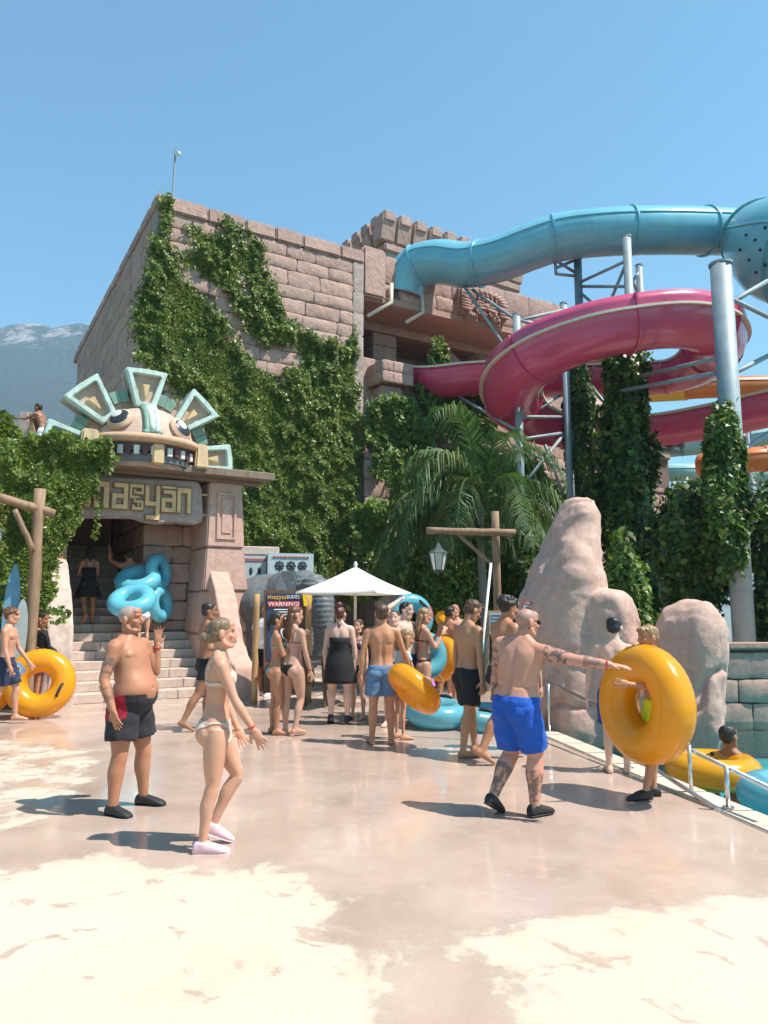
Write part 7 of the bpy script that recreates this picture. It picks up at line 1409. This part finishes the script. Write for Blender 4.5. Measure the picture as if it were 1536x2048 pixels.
p = Person('tall barefoot boy in black trunks looking down', 1.79, foot_at(938, 1510), -58, 'm', (.40, .22, .125), .93, 0, (0, 4), 0, (-8, 30, 0), ((.16, -.06, -1), (.10, .02, -1)), ((-.2, .0, -1), (-.1, .2, -1)), ((.03, -.20, -1), (.02, -.22, -1)), ((-.03, .30, -1), (-.02, .12, -1)), (.8, .6), voxel=.010); p.shorts('cloth_black', .185, .014, .045, flare=.014); p.hair('hair_brown', 'fringe')
p = Person('tanned man with dark curls striding behind the man in blue shorts', 1.80, foot_at(994, 1524), -66, 'm', 'tan', 1.04, 0, (0, 10), 0, (-6, 16, 0), ((.2, -.15, -1), (.1, .25, -1)), ((-.2, .25, -1), (-.1, .6, -.8)), ((.02, -.30, -1), (.02, -.62, -1)), ((-.02, .36, -1), (0, .05, -1)), footp=(-30, 0)); p.shorts('cloth_charcoal', .17); p.hair('hair_black', 'curly')
p = Person('small boy with fair hair between the rock and the notice', 1.52, foot_at(1052, 1500), -30, 'm', 'fair', .86, 0, child=True); p.shorts('cloth_red', .18); p.hair('hair_blond', 'short')
p = Person('boy in neon yellow shorts carrying the large yellow ring', 1.51, foot_at(1300, 1598), 96, 'm', 'golden', .88, 0, (0, 6), 0, (10, 6, 0), ((.2, .1, -1), (.05, .3, -1)), ((-.25, .45, -1), (-.1, 1, .15)), ((.03, .10, -1), (.02, -.05, -1)), ((-.05, .28, -1), (-.02, .25, -1)), (.6, .5), voxel=.010); p.shorts('cloth_lime', .17, .014); p.hair('hair_blond', 'fringe'); p.shoes('shoe_black')
p = Person('pale boy in royal blue shorts seen from behind at the coping', 1.57, foot_at(1237, 1546), -12, 'm', 'pale', .88, 0, (2, 3), 0, (-20, 14, 0), ((.25, .15, -1), (.1, .5, -.8)), ((-.42, -.02, -1), (-.12, .05, -1)), ((.03, .05, -1), (.02, -.05, -1)), ((-.03, -.02, -1), (0, -.06, -1)), voxel=.010); p.shorts('cloth_royal', .20, .012); p.hair('hair_black', 'short')
p = Person('man sitting on a yellow ring in the pool', 1.70, P(1482, 1560, 8.5)[:2], -60, 'm', 'dark', 1.0, 0, (0, -20), 0, (0, 0, 0), ((.3, -.2, -1), (.1, .5, -.6)), ((-.3, -.2, -1), (-.1, .5, -.6)), ((.12, 1, .12), (.05, .5, -.9)), ((-.12, 1, .12), (-.05, .5, -.9)), sit=-.42); p.shorts('cloth_navy', .18); p.hair('hair_black', 'short')
p = Person('boy with curly brown hair in navy shorts walking by the yellow ring', 1.66, foot_at(2, 1449), -82, 'm', 'light', .9, 0, (0, 3), 0, (0, 8, 0), ((.15, .12, -1), (.05, .35, -1)), ((-.15, .3, -1), (0, .6, -.8)), ((.02, -.12, -1), (.02, -.35, -1)), ((-.02, .34, -1), (0, .02, -1)), footp=(-15, 0)); p.shorts('cloth_navy', .19); p.hair('hair_auburn', 'curly')
p = Person('girl in black long sleeved rash top leaning on the yellow ring', 1.62, foot_at(62, 1420), -104, 'f', 'tan', .96, 0, (0, 12), 0, (6, 14, 0), ((.12, .3, -1), (.0, .9, -.45)), ((-.12, .3, -1), (0, .8, -.5))); p.shirt('cloth_black', 1, -.01, 'rash_top', .008, True); p.shorts('cloth_black', .14); p.hair('hair_black', 'longwet'); p.band('R', 'cloth_royal')
# ---- on the stairs
q = EF.L(.66, .3 * 7 + .16, 0); p = Person('woman in black pleated swim dress climbing the stairs', 1.60, q[:2], 34, 'f', 'tan', 1.06, 0, (0, 6), 0, (0, 4, 0), ((.2, .3, -1), (-.05, .7, .2)), ((-.2, .3, -1), (.05, .7, .2)), ((.03, .02, -1), (.02, -.02, -1)), ((-.03, -.20, -1), (0, -.85, -.8)), z0=1.36, footp=(0, -40), anchor='R'); o = p.dress('cloth_black', -.17, .055, .225, 26); p.straps('cloth_black', o); p.hair('hair_black', 'side')
q = EF.L(1.40, .3 * 6 + .16, 0); p = Person('person in dark trunks carrying blue double rings up the stairs', 1.70, q[:2], 26, 'm', 'tan', .96, 0, (0, 6), 0, (0, 6, 0), ((.6, .3, .4), (.1, .3, 1)), ((-.5, .5, .3), (-.1, .3, 1)), ((.03, .05, -1), (.02, -.05, -1)), ((-.03, -.15, -1), (0, -.5, -1)), z0=1.19, footp=(0, -25), anchor='R'); p.shorts('cloth_green', .16); p.hair('hair_black', 'short')
q = EF.L(1.50, .3 * 4 + .16, 0); p = Person('child in white top below the blue double rings', 1.32, q[:2], 24, 'f', 'fair', .9, 0, (0, 6), 0, (0, 0, 0), z0=.85, child=True); p.shirt('cloth_white', .5, .0, 'rash_top', .008); p.briefs('cloth_white', .03, 1.0, 'swim_bottom'); p.hair('hair_brown', 'side')
b_ = P(84, 905, 16.3); p = Person('boy in white shorts climbing on top of the ivy wall', 1.42, b_[:2], 80, 'm', 'dark', .92, 0, (0, 24), 0, (0, 0, 0), ((.15, .7, -.4), (0, 1, .1)), ((-.15, .7, -.4), (0, 1, .1)), ((.03, .5, -1), (.02, -.4, -1)), ((-.03, .2, -1), (0, -.3, -1)), z0=float(b_[2]) - .24, child=False); p.shorts('cloth_white', .17); p.hair('hair_black', 'short')
